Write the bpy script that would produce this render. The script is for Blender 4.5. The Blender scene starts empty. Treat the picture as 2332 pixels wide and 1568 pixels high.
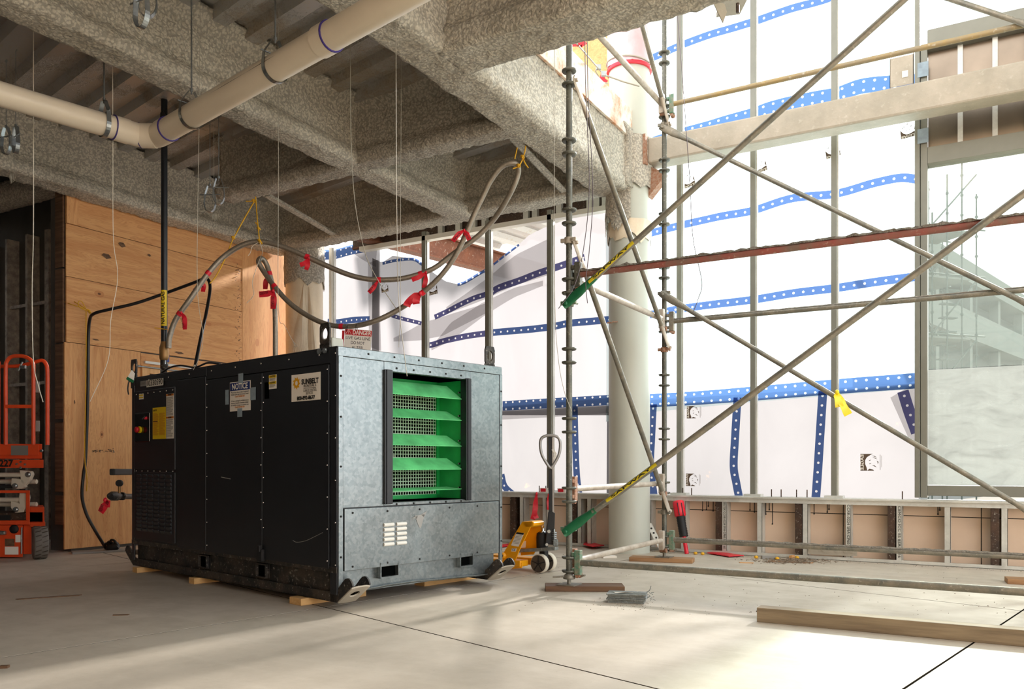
import bpy, math, random
import numpy as np
from mathutils import Vector, Matrix, noise
C = bpy.context.scene.collection
RND = random.Random(7)
PI = math.pi
# ---------------------------------------------------------------- camera, sky, sun, exposure
F, CX, HY, H = 1880.0, 1166.0, 1055.0, 0.97          # lens in pixels of the 2332 frame, horizon row, eye height
scene = bpy.context.scene
cam = bpy.data.objects.new('camera', bpy.data.cameras.new('camera'))
C.objects.link(cam)
cam.location = (0, 0, H)
cam.rotation_euler = (PI/2, 0, math.radians(30))
cam.data.sensor_width = 36
cam.data.lens = 36*F/2332
cam.data.shift_y = (HY-784)/2332
cam.data.clip_start = .05
scene.camera = cam
world = bpy.data.worlds.new('overcast_sky'); scene.world = world
world.use_nodes = True
world.node_tree.nodes['Background'].inputs[0].default_value = (.95, .975, 1.0, 1)
world.node_tree.nodes['Background'].inputs[1].default_value = 1.6
SAZ, SEL = math.radians(7.5), math.radians(26)
sun = bpy.data.objects.new('sun', bpy.data.lights.new('sun', 'SUN'))
C.objects.link(sun)
sd = Vector((math.sin(SAZ)*math.cos(SEL), math.cos(SAZ)*math.cos(SEL), math.sin(SEL)))
sun.rotation_euler = (-sd).to_track_quat('-Z', 'Y').to_euler()
sun.location = sd*30
sun.data.energy = 5.9
sun.data.angle = math.radians(3.5)
sun.data.color = (1, .96, .91)
vs = scene.view_settings
vs.view_transform = 'Standard'; vs.look = 'None'; vs.gamma = 1; vs.use_curve_mapping = False
vs.exposure = 1.27
scene.cycles.max_bounces = 8
scene.cycles.diffuse_bounces = 5
scene.cycles.glossy_bounces = 3
scene.cycles.transmission_bounces = 6
scene.cycles.transparent_max_bounces = 12
scene.cycles.sample_clamp_indirect = 6
scene.cycles.caustics_reflective = False
scene.cycles.caustics_refractive = False

# ---------------------------------------------------------------- geometry from survey lines
RV = Vector((math.cos(PI/6), .5, 0)); FV = Vector((-.5, math.cos(PI/6), 0)); ZV = Vector((0, 0, 1))
EYE = Vector((0, 0, H))
def ray(px, py): return RV*((px-CX)/F)+FV+ZV*((HY-py)/F)
def PD(px, py, d): return EYE+ray(px, py)*d
def PZ(px, py, z): r = ray(px, py); return EYE+r*((z-H)/r.z)
def PX(px, py, X): r = ray(px, py); return EYE+r*(X/r.x)
def PY(px, py, Y): r = ray(px, py); return EYE+r*(Y/r.y)
GA = math.radians(11.6)                               # slab, deck and heater grid turned from the window wall
E1 = Vector((math.sin(GA), math.cos(GA), 0)); E2 = Vector((-math.cos(GA), math.sin(GA), 0))

# ---------------------------------------------------------------- mesh builder
PM = {}
def vec(*a): return Vector(a)
class MB:
    def __init__(s): s.v = []; s.f = []; s.sm = []; s.uv = None
    def add(s, vs_, fs, smooth=False):
        o = len(s.v); s.v += [Vector(p) for p in vs_]
        for f in fs: s.f.append(tuple(i+o for i in f)); s.sm.append(smooth)
        return s
    def obox(s, o, a, b, c):
        o, a, b, c = Vector(o), Vector(a), Vector(b), Vector(c)
        vs_ = [o, o+a, o+a+b, o+b, o+c, o+a+c, o+a+b+c, o+b+c]
        fs = [(0,3,2,1),(4,5,6,7),(0,1,5,4),(1,2,6,5),(2,3,7,6),(3,0,4,7)]
        if a.cross(b).dot(c) < 0: fs = [f[::-1] for f in fs]
        return s.add(vs_, fs)
    def box(s, x0, x1, y0, y1, z0, z1): return s.obox((x0,y0,z0),(x1-x0,0,0),(0,y1-y0,0),(0,0,z1-z0))
    def cbox(s, c, a, b, cc):
        c, a, b, cc = Vector(c), Vector(a), Vector(b), Vector(cc)
        return s.obox(c-a/2-b/2-cc/2, a, b, cc)
    def bar(s, p0, p1, w, h, up=(0,0,1)):
        p0, p1 = Vector(p0), Vector(p1); d = (p1-p0); t = d.normalized(); u = Vector(up)
        if abs(t.dot(u)) > .98: u = Vector((0,1,0)) if abs(t.y) < .9 else Vector((1,0,0))
        x = t.cross(u).normalized(); y = x.cross(t).normalized()
        return s.obox(p0-x*w/2-y*h/2, d, x*w, y*h)
    def tube(s, pts, r, n=8, caps=True, squash=None):
        pts = [Vector(p) for p in pts]; m = len(pts)
        rs = r if isinstance(r, (list, tuple)) else [r]*m
        t0 = (pts[1]-pts[0]).normalized()
        u = t0.cross(ZV)
        if u.length < .05: u = t0.cross(Vector((1,0,0)))
        u.normalize(); vs_ = []
        for i, p in enumerate(pts):
            t = (pts[min(i+1, m-1)]-pts[max(i-1, 0)]).normalized()
            u = (u-t*u.dot(t)).normalized(); w = t.cross(u)
            for k in range(n):
                a = 2*PI*k/n
                vs_.append(p+u*(rs[i]*math.cos(a))+w*(rs[i]*math.sin(a)))
        fs = []
        for i in range(m-1):
            for k in range(n):
                a, b = i*n+k, i*n+(k+1) % n
                fs.append((a, b, b+n, a+n))
        s.add(vs_, fs, True)
        if caps:
            s.add(vs_[:n], [tuple(range(n))[::-1]]); s.add(vs_[-n:], [tuple(range(n))])
        return s
    def cyl(s, p0, p1, r, n=12, r1=None): return s.tube([p0, p1], [r, r if r1 is None else r1], n)
    def lathe(s, prof, c, axis, n=14):
        c = Vector(c); t = Vector(axis).normalized()
        u = t.cross(ZV)
        if u.length < .05: u = t.cross(Vector((1,0,0)))
        u.normalize(); w = t.cross(u); vs_ = []
        for (r, z) in prof:
            for k in range(n):
                a = 2*PI*k/n; vs_.append(c+t*z+u*(r*math.cos(a))+w*(r*math.sin(a)))
        fs = []
        for i in range(len(prof)-1):
            for k in range(n):
                a, b = i*n+k, i*n+(k+1) % n
                fs.append((a, b, b+n, a+n))
        s.add(vs_, fs, True)
        s.add(vs_[:n], [tuple(range(n))[::-1]]); s.add(vs_[-n:], [tuple(range(n))])
        return s
    def torus(s, c, axis, R, r, n=16, k=6):
        c = Vector(c); t = Vector(axis).normalized(); u = t.cross(ZV)
        if u.length < .05: u = t.cross(Vector((1,0,0)))
        u.normalize(); w = t.cross(u); vs_ = []
        for i in range(n):
            a = 2*PI*i/n; d = u*math.cos(a)+w*math.sin(a)
            for j in range(k):
                b = 2*PI*j/k; vs_.append(c+d*(R+r*math.cos(b))+t*(r*math.sin(b)))
        fs = [(i*k+j, ((i+1) % n)*k+j, ((i+1) % n)*k+(j+1) % k, i*k+(j+1) % k) for i in range(n) for j in range(k)]
        return s.add(vs_, fs, True)
    def prism(s, poly, th):
        poly = [Vector(p) for p in poly]; th = Vector(th); n = len(poly)
        q = poly+[p+th for p in poly]
        fs = [tuple(range(n))[::-1], tuple(range(n, 2*n))]+[(i, (i+1) % n, (i+1) % n+n, i+n) for i in range(n)]
        return s.add(q, fs)
    def ribbon(s, pts, side, smooth=True):
        """thin two-sided strip through pts; side = list of half-width vectors"""
        vs_ = []
        for p, d in zip(pts, side): vs_ += [Vector(p)-Vector(d), Vector(p)+Vector(d)]
        return s.add(vs_, [(2*i, 2*i+1, 2*i+3, 2*i+2) for i in range(len(pts)-1)], smooth)
    def mesh(s, name, inv=None):
        me = bpy.data.meshes.new(name)
        vv = [inv @ p for p in s.v] if inv else s.v
        me.from_pydata([tuple(p) for p in vv], [], s.f)
        me.polygons.foreach_set('use_smooth', s.sm)
        if s.uv:
            l = me.uv_layers.new(name='UVMap')
            for lp in me.loops: l.data[lp.index].uv = s.uv[lp.vertex_index]
        me.update()
        return me
    def build(s, name, mat, parent=None, bevel=0, world_=True, label=None, origin=None):
        inv = None
        if parent is not None and world_:
            inv = PM[parent.name].inverted()
        elif origin is not None:
            inv = Matrix.Translation(-Vector(origin))
        me = s.mesh(name, inv); me.materials.append(mat)
        o = bpy.data.objects.new(name, me); C.objects.link(o)
        if parent is not None:
            o.parent = parent; PM[o.name] = PM[parent.name]
        else:
            if origin is not None: o.location = origin
            PM[o.name] = Matrix.Translation(Vector(origin) if origin is not None else Vector())
        if bevel:
            b = o.modifiers.new('bevel', 'BEVEL'); b.width = bevel; b.segments = 2; b.limit_method = 'ANGLE'
        if label: o['label'] = label
        return o
def tag(o, label, cat=None, group=None, kind=None):
    o['label'] = label
    if cat: o['category'] = cat
    if group: o['group'] = group
    if kind: o['kind'] = kind
    return o
def thing(name, label, cat, loc=(0,0,0), rotz=0, group=None, kind=None):
    o = bpy.data.objects.new(name, None); C.objects.link(o)
    o.empty_display_size = .1
    o.location = loc; o.rotation_euler = (0, 0, rotz)
    PM[o.name] = Matrix.Translation(Vector(loc)) @ Matrix.Rotation(rotz, 4, 'Z')
    return tag(o, label, cat, group, kind)
def place(o, M):   # local (parent space) transform helper for shared mesh copies
    o.matrix_local = M
def inst(src, name, parent, loc, rot=None):
    o = src.copy(); o.name = name; C.objects.link(o); o.parent = parent
    M = Matrix.Translation(Vector(loc))
    if rot is not None: M = M @ rot
    o.matrix_local = M; PM[o.name] = PM[parent.name]
    return o
def catmull(pts, n=8):
    pts = [Vector(p) for p in pts]; out = []
    q = [pts[0]*2-pts[1]]+pts+[pts[-1]*2-pts[-2]]
    for i in range(1, len(q)-2):
        p0, p1, p2, p3 = q[i-1], q[i], q[i+1], q[i+2]
        for k in range(n):
            t = k/n
            out.append(.5*((2*p1)+(p2-p0)*t+(2*p0-5*p1+4*p2-p3)*t*t+(3*p1-p0-3*p2+p3)*t**3))
    out.append(pts[-1]); return out
def lettering(txt, parent, o, right, up, size, mat, align='CENTER', mirror=False, name='lettering', width=None, bold=0.0):
    """flat text at world point o, reading along right"""
    cu = bpy.data.curves.new(name, 'FONT'); cu.body = txt; cu.size = size; cu.align_x = align; cu.align_y = 'CENTER'
    cu.offset = bold; cu.extrude = .0004; cu.resolution_u = 3
    cu.materials.append(mat)
    ob = bpy.data.objects.new(name, cu); C.objects.link(ob); ob.parent = parent
    r = Vector(right).normalized(); u = Vector(up); u = (u-r*u.dot(r)).normalized(); n = r.cross(u)
    sx = 1.0
    if width:
        bpy.context.view_layer.update()
        w = ob.dimensions.x
        if w > 1e-6: sx = width/w
    me = bpy.data.meshes.new_from_object(ob); bpy.data.objects.remove(ob); bpy.data.curves.remove(cu); me.name = name
    ob = bpy.data.objects.new(name, me); C.objects.link(ob); ob.parent = parent
    M = Matrix((( r.x*sx, u.x, n.x, o[0]), (r.y*sx, u.y, n.y, o[1]), (r.z*sx, u.z, n.z, o[2]), (0,0,0,1)))
    if mirror: M = M @ Matrix.Diagonal((-1, 1, 1, 1))
    ob.matrix_local = PM[parent.name].inverted() @ M
    PM[ob.name] = PM[parent.name]
    return ob

# ---------------------------------------------------------------- materials
def S(r, g, b):
    f = lambda c: (c/255/12.92) if c/255 <= .04045 else ((c/255+.055)/1.055)**2.4
    return (f(r), f(g), f(b), 1)
class NT:
    def __init__(s, name):
        s.m = bpy.data.materials.new(name); s.m.use_nodes = True
        s.t = s.m.node_tree; s.n = s.t.nodes; s.l = s.t.links
        s.b = s.n['Principled BSDF']; s.out = s.n['Material Output']
        s.tc = s.n.new('ShaderNodeTexCoord')
    def node(s, k, **kw):
        nd = s.n.new(k)
        for a, v in kw.items():
            if a.startswith('i_'):
                key = a[2:].replace('_', ' ')
                key = int(key) if key.isdigit() else key
                nd.inputs[key].default_value = v
            else: setattr(nd, a, v)
        return nd
    def link(s, a, b): s.l.new(a, b)
    def coord(s, scale=(1,1,1), rot=(0,0,0), src='Object'):
        mp = s.node('ShaderNodeMapping'); mp.inputs['Scale'].default_value = scale; mp.inputs['Rotation'].default_value = rot
        s.link(s.tc.outputs[src], mp.inputs[0]); return mp.outputs[0]
    def noise(s, scale, detail=4, rough=.55, co=None, dist=0):
        nd = s.node('ShaderNodeTexNoise'); nd.inputs['Scale'].default_value = scale; nd.inputs['Detail'].default_value = detail
        nd.inputs['Roughness'].default_value = rough; nd.inputs['Distortion'].default_value = dist
        s.link(co if co is not None else s.tc.outputs['Object'], nd.inputs['Vector']); return nd.outputs[0]
    def ramp(s, fac, stops):
        nd = s.node('ShaderNodeValToRGB'); e = nd.color_ramp.elements
        while len(e) < len(stops): e.new(.5)
        for el, (p, c) in zip(e, stops):
            el.position = p; el.color = c if hasattr(c, '__len__') else (c, c, c, 1)
        s.link(fac, nd.inputs[0]); return nd.outputs[0]
    def mix(s, fac, a, b, mode='MIX'):
        nd = s.node('ShaderNodeMix', data_type='RGBA', blend_type=mode)
        for v, i in ((fac, 0), (a, 6), (b, 7)):
            if hasattr(v, 'links'): s.link(v, nd.inputs[i])
            else: nd.inputs[i].default_value = v
        return nd.outputs[2]
    def math(s, op, a, b=None):
        nd = s.node('ShaderNodeMath', operation=op)
        for v, i in ((a, 0), (b, 1)):
            if v is None: continue
            if hasattr(v, 'links'): s.link(v, nd.inputs[i])
            else: nd.inputs[i].default_value = v
        return nd.outputs[0]
    def bump(s, h, strength, dist=.02):
        nd = s.node('ShaderNodeBump'); nd.inputs['Strength'].default_value = strength; nd.inputs['Distance'].default_value = dist
        s.link(h, nd.inputs['Height']); s.link(nd.outputs[0], s.b.inputs['Normal'])
    def set(s, **kw):
        for k, v in kw.items():
            k = k.replace('_', ' ')
            if hasattr(v, 'links'): s.link(v, s.b.inputs[k])
            else: s.b.inputs[k].default_value = v
        return s
def plain(name, col, rough=.5, metal=0, var=.12, scale=6, bump=0, bscale=40):
    t = NT(name)
    if var:
        c = t.ramp(t.noise(scale, 5), [(.3, tuple(x*(1-var) for x in col[:3])+(1,)), (.7, tuple(min(1, x*(1+var)) for x in col[:3])+(1,))])
        t.set(Base_Color=c)
    else: t.set(Base_Color=col)
    t.set(Roughness=rough, Metallic=metal)
    if bump: t.bump(t.noise(bscale, 3), bump)
    return t.m
def m_spray(name, c0, c1):
    t = NT(name)
    n1 = t.noise(64, 6, .78); n2 = t.noise(1.1, 4, .6); n3 = t.noise(26, 4, .7); n4 = t.noise(150, 3, .7)
    c = t.ramp(n2, [(.3, c0), (.7, c1)])
    c = t.mix(1.0, c, t.ramp(n1, [(.30, .60), (.42, .90), (.62, 1.08)]), 'MULTIPLY')
    t.set(Base_Color=c, Roughness=.95)
    t.bump(t.math('ADD', t.math('ADD', n1, t.math('MULTIPLY', n3, .8)), t.math('MULTIPLY', n4, .4)), 1.0, .04)
    return t.m
def m_floor():
    t = NT('concrete_floor')
    co = t.tc.outputs['Object']
    a = t.noise(.55, 5, .6); b = t.noise(3.2, 6, .65); d = t.noise(38, 4, .6)
    e = t.noise(2.2, 5, .6, t.coord((.4, 3.0, 1), (0, 0, .4)), .6)
    c = t.ramp(a, [(.25, S(182,172,160)), (.75, S(206,197,185))])
    c = t.mix(t.ramp(b, [(.42, 0.0), (.75, .5)]), c, S(158,146,128))
    c = t.mix(t.ramp(e, [(.52, 0.0), (.8, .35)]), c, S(212,203,188))
    sp = t.ramp(d, [(.24, .55), (.31, 1.0)])
    c = t.mix(1.0, c, sp, 'MULTIPLY')
    t.set(Base_Color=c, Roughness=t.ramp(b, [(.3, .48), (.7, .72)]))
    t.bump(t.math('ADD', t.math('MULTIPLY', d, .3), b), .12, .01)
    return t.m
def m_ply(name, axis, tone=0.0):
    """axis 0: grain along Y, 1: grain along Z (sheet in the YZ plane)"""
    t = NT(name)
    sc = (3, .55, 5.5) if axis == 0 else (3, 5.5, .55)
    co = t.coord(sc)
    oi = t.node('ShaderNodeObjectInfo')
    ad = t.node('ShaderNodeVectorMath', operation='ADD'); t.link(co, ad.inputs[0])
    cb = t.node('ShaderNodeCombineXYZ'); t.link(t.math('MULTIPLY', oi.outputs['Random'], 37.0), cb.inputs[0]); t.link(t.math('MULTIPLY', oi.outputs['Random'], 11.0), cb.inputs[1])
    t.link(cb.outputs[0], ad.inputs[1]); co = ad.outputs[0]
    n = t.noise(1.5, 4, .55, co, 1.2)
    rings = t.math('FRACT', t.math('MULTIPLY', n, 13.0))
    r2 = t.math('ABSOLUTE', t.math('SUBTRACT', rings, .5))
    fine = t.noise(14, 4, .6, co)
    base = t.ramp(n, [(.3, S(240-tone,172-tone,108-tone)), (.55, S(250-tone,198-tone,138-tone)), (.75, S(234-tone,160-tone,98-tone))])
    base = t.mix(t.ramp(r2, [(.0, .38), (.22, 0.0)]), base, S(176,112,62))
    base = t.mix(t.ramp(fine, [(.45, 0.0), (.75, .3)]), base, S(250,208,156))
    v = t.node('ShaderNodeTexVoronoi', feature='F1'); v.inputs['Scale'].default_value = 1.0
    kco = t.coord((1, 2.0, 3.2) if axis == 0 else (1, 3.2, 2.0)); t.link(kco, v.inputs['Vector'])
    sel = t.node('ShaderNodeSeparateColor'); t.link(v.outputs['Color'], sel.inputs[0])
    size = t.math('MULTIPLY', t.math('GREATER_THAN', sel.outputs[0], .45), t.math('ADD', t.math('MULTIPLY', sel.outputs[1], .05), .025))
    kn = t.math('LESS_THAN', v.outputs['Distance'], size)
    halo = t.math('LESS_THAN', v.outputs['Distance'], t.math('MULTIPLY', size, 2.1))
    base = t.mix(t.math('MULTIPLY', halo, .4), base, S(176,100,50))
    base = t.mix(t.math('MULTIPLY', kn, .85), base, S(88,48,28))
    t.set(Base_Color=base, Roughness=.75)
    t.bump(fine, .08, .01)
    return t.m
def m_wood(name, ca, cb, axis=0, sc=10):
    t = NT(name)
    k = [sc*3, sc*3, sc*3]; k[axis] = sc*.18
    n = t.noise(1.0, 5, .6, t.coord(tuple(k)), .4)
    t.set(Base_Color=t.ramp(n, [(.3, ca), (.7, cb)]), Roughness=.8); t.bump(n, .25, .01)
    return t.m
def m_galv(name, base=S(168,176,178), metal=.75, rough=.38):
    t = NT(name)
    v = t.node('ShaderNodeTexVoronoi'); v.inputs['Scale'].default_value = 130; t.link(t.tc.outputs['Object'], v.inputs['Vector'])
    sp = t.node('ShaderNodeSeparateColor'); t.link(v.outputs['Color'], sp.inputs[0])
    n = t.noise(2.2, 5, .6, t.coord((1, 1, 1)), 1.5)
    c = t.ramp(n, [(.3, tuple(x*.72 for x in base[:3])+(1,)), (.65, base)])
    c = t.mix(t.math('MULTIPLY', sp.outputs[0], .03), c, (1, 1, 1, 1))
    t.set(Base_Color=c, Metallic=metal, Roughness=t.math('ADD', t.math('MULTIPLY', n, .18), rough-.08))
    return t.m
def m_pipe(name, base, dirt, amt=.5, metal=.4, rough=.55, sc=9):
    t = NT(name)
    n = t.noise(sc, 6, .68); n2 = t.noise(sc*7, 4, .6)
    c = t.mix(t.ramp(n, [(.5-.25*amt, 0.0), (.5+.25*amt, 1.0)]), base, dirt)
    c = t.mix(t.ramp(n2, [(.6, 0.0), (.72, .6)]), c, S(196,190,176))
    t.set(Base_Color=c, Metallic=metal, Roughness=rough); t.bump(n2, .25, .01)
    return t.m
def m_sheet(name, trans, col, transp=(.95,.95,.95,1), stain=False):
    t = NT(name)
    tr = t.node('ShaderNodeBsdfTranslucent'); tp = t.node('ShaderNodeBsdfTransparent'); df = t.node('ShaderNodeBsdfDiffuse')
    n = t.noise(1.6, 7, .72, t.coord((1.6, 1, .5)), 1.2)
    cc = t.ramp(n, [(.34, tuple(x*.72 for x in col[:3])+(1,)), (.62, col)])
    if stain:
        st = t.noise(2.6, 6, .7, t.coord((1, 1, .8)))
        cc = t.mix(t.ramp(st, [(.60, 0.0), (.70, .6)]), cc, S(120,84,52))
    t.link(cc, tr.inputs[0]); t.link(cc, df.inputs[0]); tp.inputs[0].default_value = transp
    m1 = t.node('ShaderNodeMixShader'); m1.inputs[0].default_value = .22; t.link(tr.outputs[0], m1.inputs[1]); t.link(df.outputs[0], m1.inputs[2])
    m2 = t.node('ShaderNodeMixShader'); m2.inputs[0].default_value = trans; t.link(m1.outputs[0], m2.inputs[1]); t.link(tp.outputs[0], m2.inputs[2])
    t.link(m2.outputs[0], t.out.inputs[0]); t.n.remove(t.b)
    return t.m
def m_band(name, blue, rows):
    t = NT(name)
    uv = t.node('ShaderNodeSeparateXYZ'); t.link(t.tc.outputs['UV'], uv.inputs[0])
    u = t.math('MULTIPLY', t.math('SUBTRACT', t.math('FRACT', t.math('DIVIDE', uv.outputs[0], .1)), .5), .1)
    v = uv.outputs[1]
    if rows == 2: v = t.math('SUBTRACT', t.math('ABSOLUTE', v), .043)
    d = t.math('SQRT', t.math('ADD', t.math('MULTIPLY', u, u), t.math('MULTIPLY', v, v)))
    dot = t.math('LESS_THAN', d, .0125)
    tr = t.node('ShaderNodeBsdfTranslucent'); tp = t.node('ShaderNodeBsdfTransparent'); df = t.node('ShaderNodeBsdfDiffuse')
    c = t.mix(dot, blue, (.95, .95, .95, 1))
    for nd in (tr, tp, df): t.link(c, nd.inputs[0])
    m1 = t.node('ShaderNodeMixShader'); m1.inputs[0].default_value = .3; t.link(tr.outputs[0], m1.inputs[1]); t.link(df.outputs[0], m1.inputs[2])
    m2 = t.node('ShaderNodeMixShader'); t.link(t.math('ADD', t.math('MULTIPLY', dot, .4), .5), m2.inputs[0]); t.link(m1.outputs[0], m2.inputs[1]); t.link(tp.outputs[0], m2.inputs[2])
    t.link(m2.outputs[0], t.out.inputs[0]); t.n.remove(t.b)
    return t.m
def m_glass(name, dust, col, dcol):
    t = NT(name)
    tp = t.node('ShaderNodeBsdfTransparent'); tr = t.node('ShaderNodeBsdfTranslucent'); gl = t.node('ShaderNodeBsdfGlossy'); gl.inputs['Roughness'].default_value = .03
    tp.inputs[0].default_value = col
    n = t.noise(3.0, 7, .7, t.coord((1, 1, 2.2)), 1.0)
    tr.inputs[0].default_value = dcol
    m1 = t.node('ShaderNodeMixShader'); t.link(t.ramp(n, [(.3, dust*.7), (.75, dust*1.25)]), m1.inputs[0]); t.link(tp.outputs[0], m1.inputs[1]); t.link(tr.outputs[0], m1.inputs[2])
    m2 = t.node('ShaderNodeMixShader'); m2.inputs[0].default_value = .03; t.link(m1.outputs[0], m2.inputs[1]); t.link(gl.outputs[0], m2.inputs[2])
    t.link(m2.outputs[0], t.out.inputs[0]); t.n.remove(t.b)
    return t.m
def m_deck(name, metal_c, cover, spray_c=(S(222,214,200), S(184,174,160))):
    t = NT(name)
    def dot(vv):
        nd = t.node('ShaderNodeVectorMath', operation='DOT_PRODUCT'); t.link(t.tc.outputs['Object'], nd.inputs[0]); nd.inputs[1].default_value = vv; return nd.outputs['Value']
    u, v_ = dot(E1), dot(E2)
    n = t.noise(.75, 4, .55, None, .8); f = t.noise(60, 4, .7); w = t.noise(24, 3, .7)
    mask = t.ramp(t.math('ADD', n, t.math('MULTIPLY', t.math('SUBTRACT', w, .5), .25)), [(cover-.05, 1.0), (cover+.07, 0.0)])
    # embossed slots in rows along the rib webs
    fu = t.math('FRACT', t.math('DIVIDE', u, .165)); fv = t.math('FRACT', t.math('DIVIDE', v_, .09)); row = t.math('FRACT', t.math('DIVIDE', u, .0175))
    slot = t.math('MULTIPLY', t.math('MULTIPLY', t.math('GREATER_THAN', fu, .62), t.math('LESS_THAN', fv, .6)), t.math('LESS_THAN', row, .5))
    cx_ = t.node('ShaderNodeCombineXYZ'); t.link(t.math('MULTIPLY', u, 14.0), cx_.inputs[0]); t.link(t.math('MULTIPLY', v_, .7), cx_.inputs[1])
    long_ = t.noise(1.0, 3, .6, cx_.outputs[0])
    mc = t.mix(t.ramp(long_, [(.48, 0.0), (.6, .6)]), metal_c, S(190,154,130))  # warm streaks paint reflections along the bare metal ribs
    mc = t.mix(t.math('MULTIPLY', slot, .85), mc, S(40,38,36))
    mc = t.mix(t.ramp(w, [(.55, 0.0), (.66, .75)]), mc, S(196,188,174))
    sp = t.mix(t.ramp(f, [(.3, .6), (.5, 0.0)]), spray_c[0], spray_c[1])
    t.set(Base_Color=t.mix(mask, mc, sp), Metallic=t.math('MULTIPLY', t.math('SUBTRACT', 1.0, mask), .7), Roughness=t.math('ADD', t.math('MULTIPLY', mask, .5), .42))
    t.bump(t.math('SUBTRACT', t.math('MULTIPLY', mask, t.math('ADD', f, .6)), t.math('MULTIPLY', slot, .3)), .8, .025)
    return t.m
M = {}
def vec(*a): return Vector(a)
class MB:
    def __init__(s): s.v = []; s.f = []; s.sm = []; s.uv = None
    def add(s, vs_, fs, smooth=False):
        o = len(s.v); s.v += [Vector(p) for p in vs_]
        for f in fs: s.f.append(tuple(i+o for i in f)); s.sm.append(smooth)
        return s
    def obox(s, o, a, b, c):
        o, a, b, c = Vector(o), Vector(a), Vector(b), Vector(c)
        vs_ = [o, o+a, o+a+b, o+b, o+c, o+a+c, o+a+b+c, o+b+c]
        fs = [(0,3,2,1),(4,5,6,7),(0,1,5,4),(1,2,6,5),(2,3,7,6),(3,0,4,7)]
        if a.cross(b).dot(c) < 0: fs = [f[::-1] for f in fs]
        return s.add(vs_, fs)
    def box(s, x0, x1, y0, y1, z0, z1): return s.obox((x0,y0,z0),(x1-x0,0,0),(0,y1-y0,0),(0,0,z1-z0))
    def cbox(s, c, a, b, cc):
        c, a, b, cc = Vector(c), Vector(a), Vector(b), Vector(cc)
        return s.obox(c-a/2-b/2-cc/2, a, b, cc)
    def bar(s, p0, p1, w, h, up=(0,0,1)):
        p0, p1 = Vector(p0), Vector(p1); d = (p1-p0); t = d.normalized(); u = Vector(up)
        if abs(t.dot(u)) > .98: u = Vector((0,1,0)) if abs(t.y) < .9 else Vector((1,0,0))
        x = t.cross(u).normalized(); y = x.cross(t).normalized()
        return s.obox(p0-x*w/2-y*h/2, d, x*w, y*h)
    def tube(s, pts, r, n=8, caps=True, squash=None):
        pts = [Vector(p) for p in pts]; m = len(pts)
        rs = r if isinstance(r, (list, tuple)) else [r]*m
        t0 = (pts[1]-pts[0]).normalized()
        u = t0.cross(ZV)
        if u.length < .05: u = t0.cross(Vector((1,0,0)))
        u.normalize(); vs_ = []
        for i, p in enumerate(pts):
            t = (pts[min(i+1, m-1)]-pts[max(i-1, 0)]).normalized()
            u = (u-t*u.dot(t)).normalized(); w = t.cross(u)
            for k in range(n):
                a = 2*PI*k/n
                vs_.append(p+u*(rs[i]*math.cos(a))+w*(rs[i]*math.sin(a)))
        fs = []
        for i in range(m-1):
            for k in range(n):
                a, b = i*n+k, i*n+(k+1) % n
                fs.append((a, b, b+n, a+n))
        s.add(vs_, fs, True)
        if caps:
            s.add(vs_[:n], [tuple(range(n))[::-1]]); s.add(vs_[-n:], [tuple(range(n))])
        return s
    def cyl(s, p0, p1, r, n=12, r1=None): return s.tube([p0, p1], [r, r if r1 is None else r1], n)
    def lathe(s, prof, c, axis, n=14):
        c = Vector(c); t = Vector(axis).normalized()
        u = t.cross(ZV)
        if u.length < .05: u = t.cross(Vector((1,0,0)))
        u.normalize(); w = t.cross(u); vs_ = []
        for (r, z) in prof:
            for k in range(n):
                a = 2*PI*k/n; vs_.append(c+t*z+u*(r*math.cos(a))+w*(r*math.sin(a)))
        fs = []
        for i in range(len(prof)-1):
            for k in range(n):
                a, b = i*n+k, i*n+(k+1) % n
                fs.append((a, b, b+n, a+n))
        s.add(vs_, fs, True)
        s.add(vs_[:n], [tuple(range(n))[::-1]]); s.add(vs_[-n:], [tuple(range(n))])
        return s
    def torus(s, c, axis, R, r, n=16, k=6):
        c = Vector(c); t = Vector(axis).normalized(); u = t.cross(ZV)
        if u.length < .05: u = t.cross(Vector((1,0,0)))
        u.normalize(); w = t.cross(u); vs_ = []
        for i in range(n):
            a = 2*PI*i/n; d = u*math.cos(a)+w*math.sin(a)
            for j in range(k):
                b = 2*PI*j/k; vs_.append(c+d*(R+r*math.cos(b))+t*(r*math.sin(b)))
        fs = [(i*k+j, ((i+1) % n)*k+j, ((i+1) % n)*k+(j+1) % k, i*k+(j+1) % k) for i in range(n) for j in range(k)]
        return s.add(vs_, fs, True)
    def prism(s, poly, th):
        poly = [Vector(p) for p in poly]; th = Vector(th); n = len(poly)
        q = poly+[p+th for p in poly]
        fs = [tuple(range(n))[::-1], tuple(range(n, 2*n))]+[(i, (i+1) % n, (i+1) % n+n, i+n) for i in range(n)]
        return s.add(q, fs)
    def ribbon(s, pts, side, smooth=True):
        """thin two-sided strip through pts; side = list of half-width vectors"""
        vs_ = []
        for p, d in zip(pts, side): vs_ += [Vector(p)-Vector(d), Vector(p)+Vector(d)]
        return s.add(vs_, [(2*i, 2*i+1, 2*i+3, 2*i+2) for i in range(len(pts)-1)], smooth)
    def mesh(s, name, inv=None):
        me = bpy.data.meshes.new(name)
        vv = [inv @ p for p in s.v] if inv else s.v
        me.from_pydata([tuple(p) for p in vv], [], s.f)
        me.polygons.foreach_set('use_smooth', s.sm)
        if s.uv:
            l = me.uv_layers.new(name='UVMap')
            for lp in me.loops: l.data[lp.index].uv = s.uv[lp.vertex_index]
        me.update()
        return me
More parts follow.
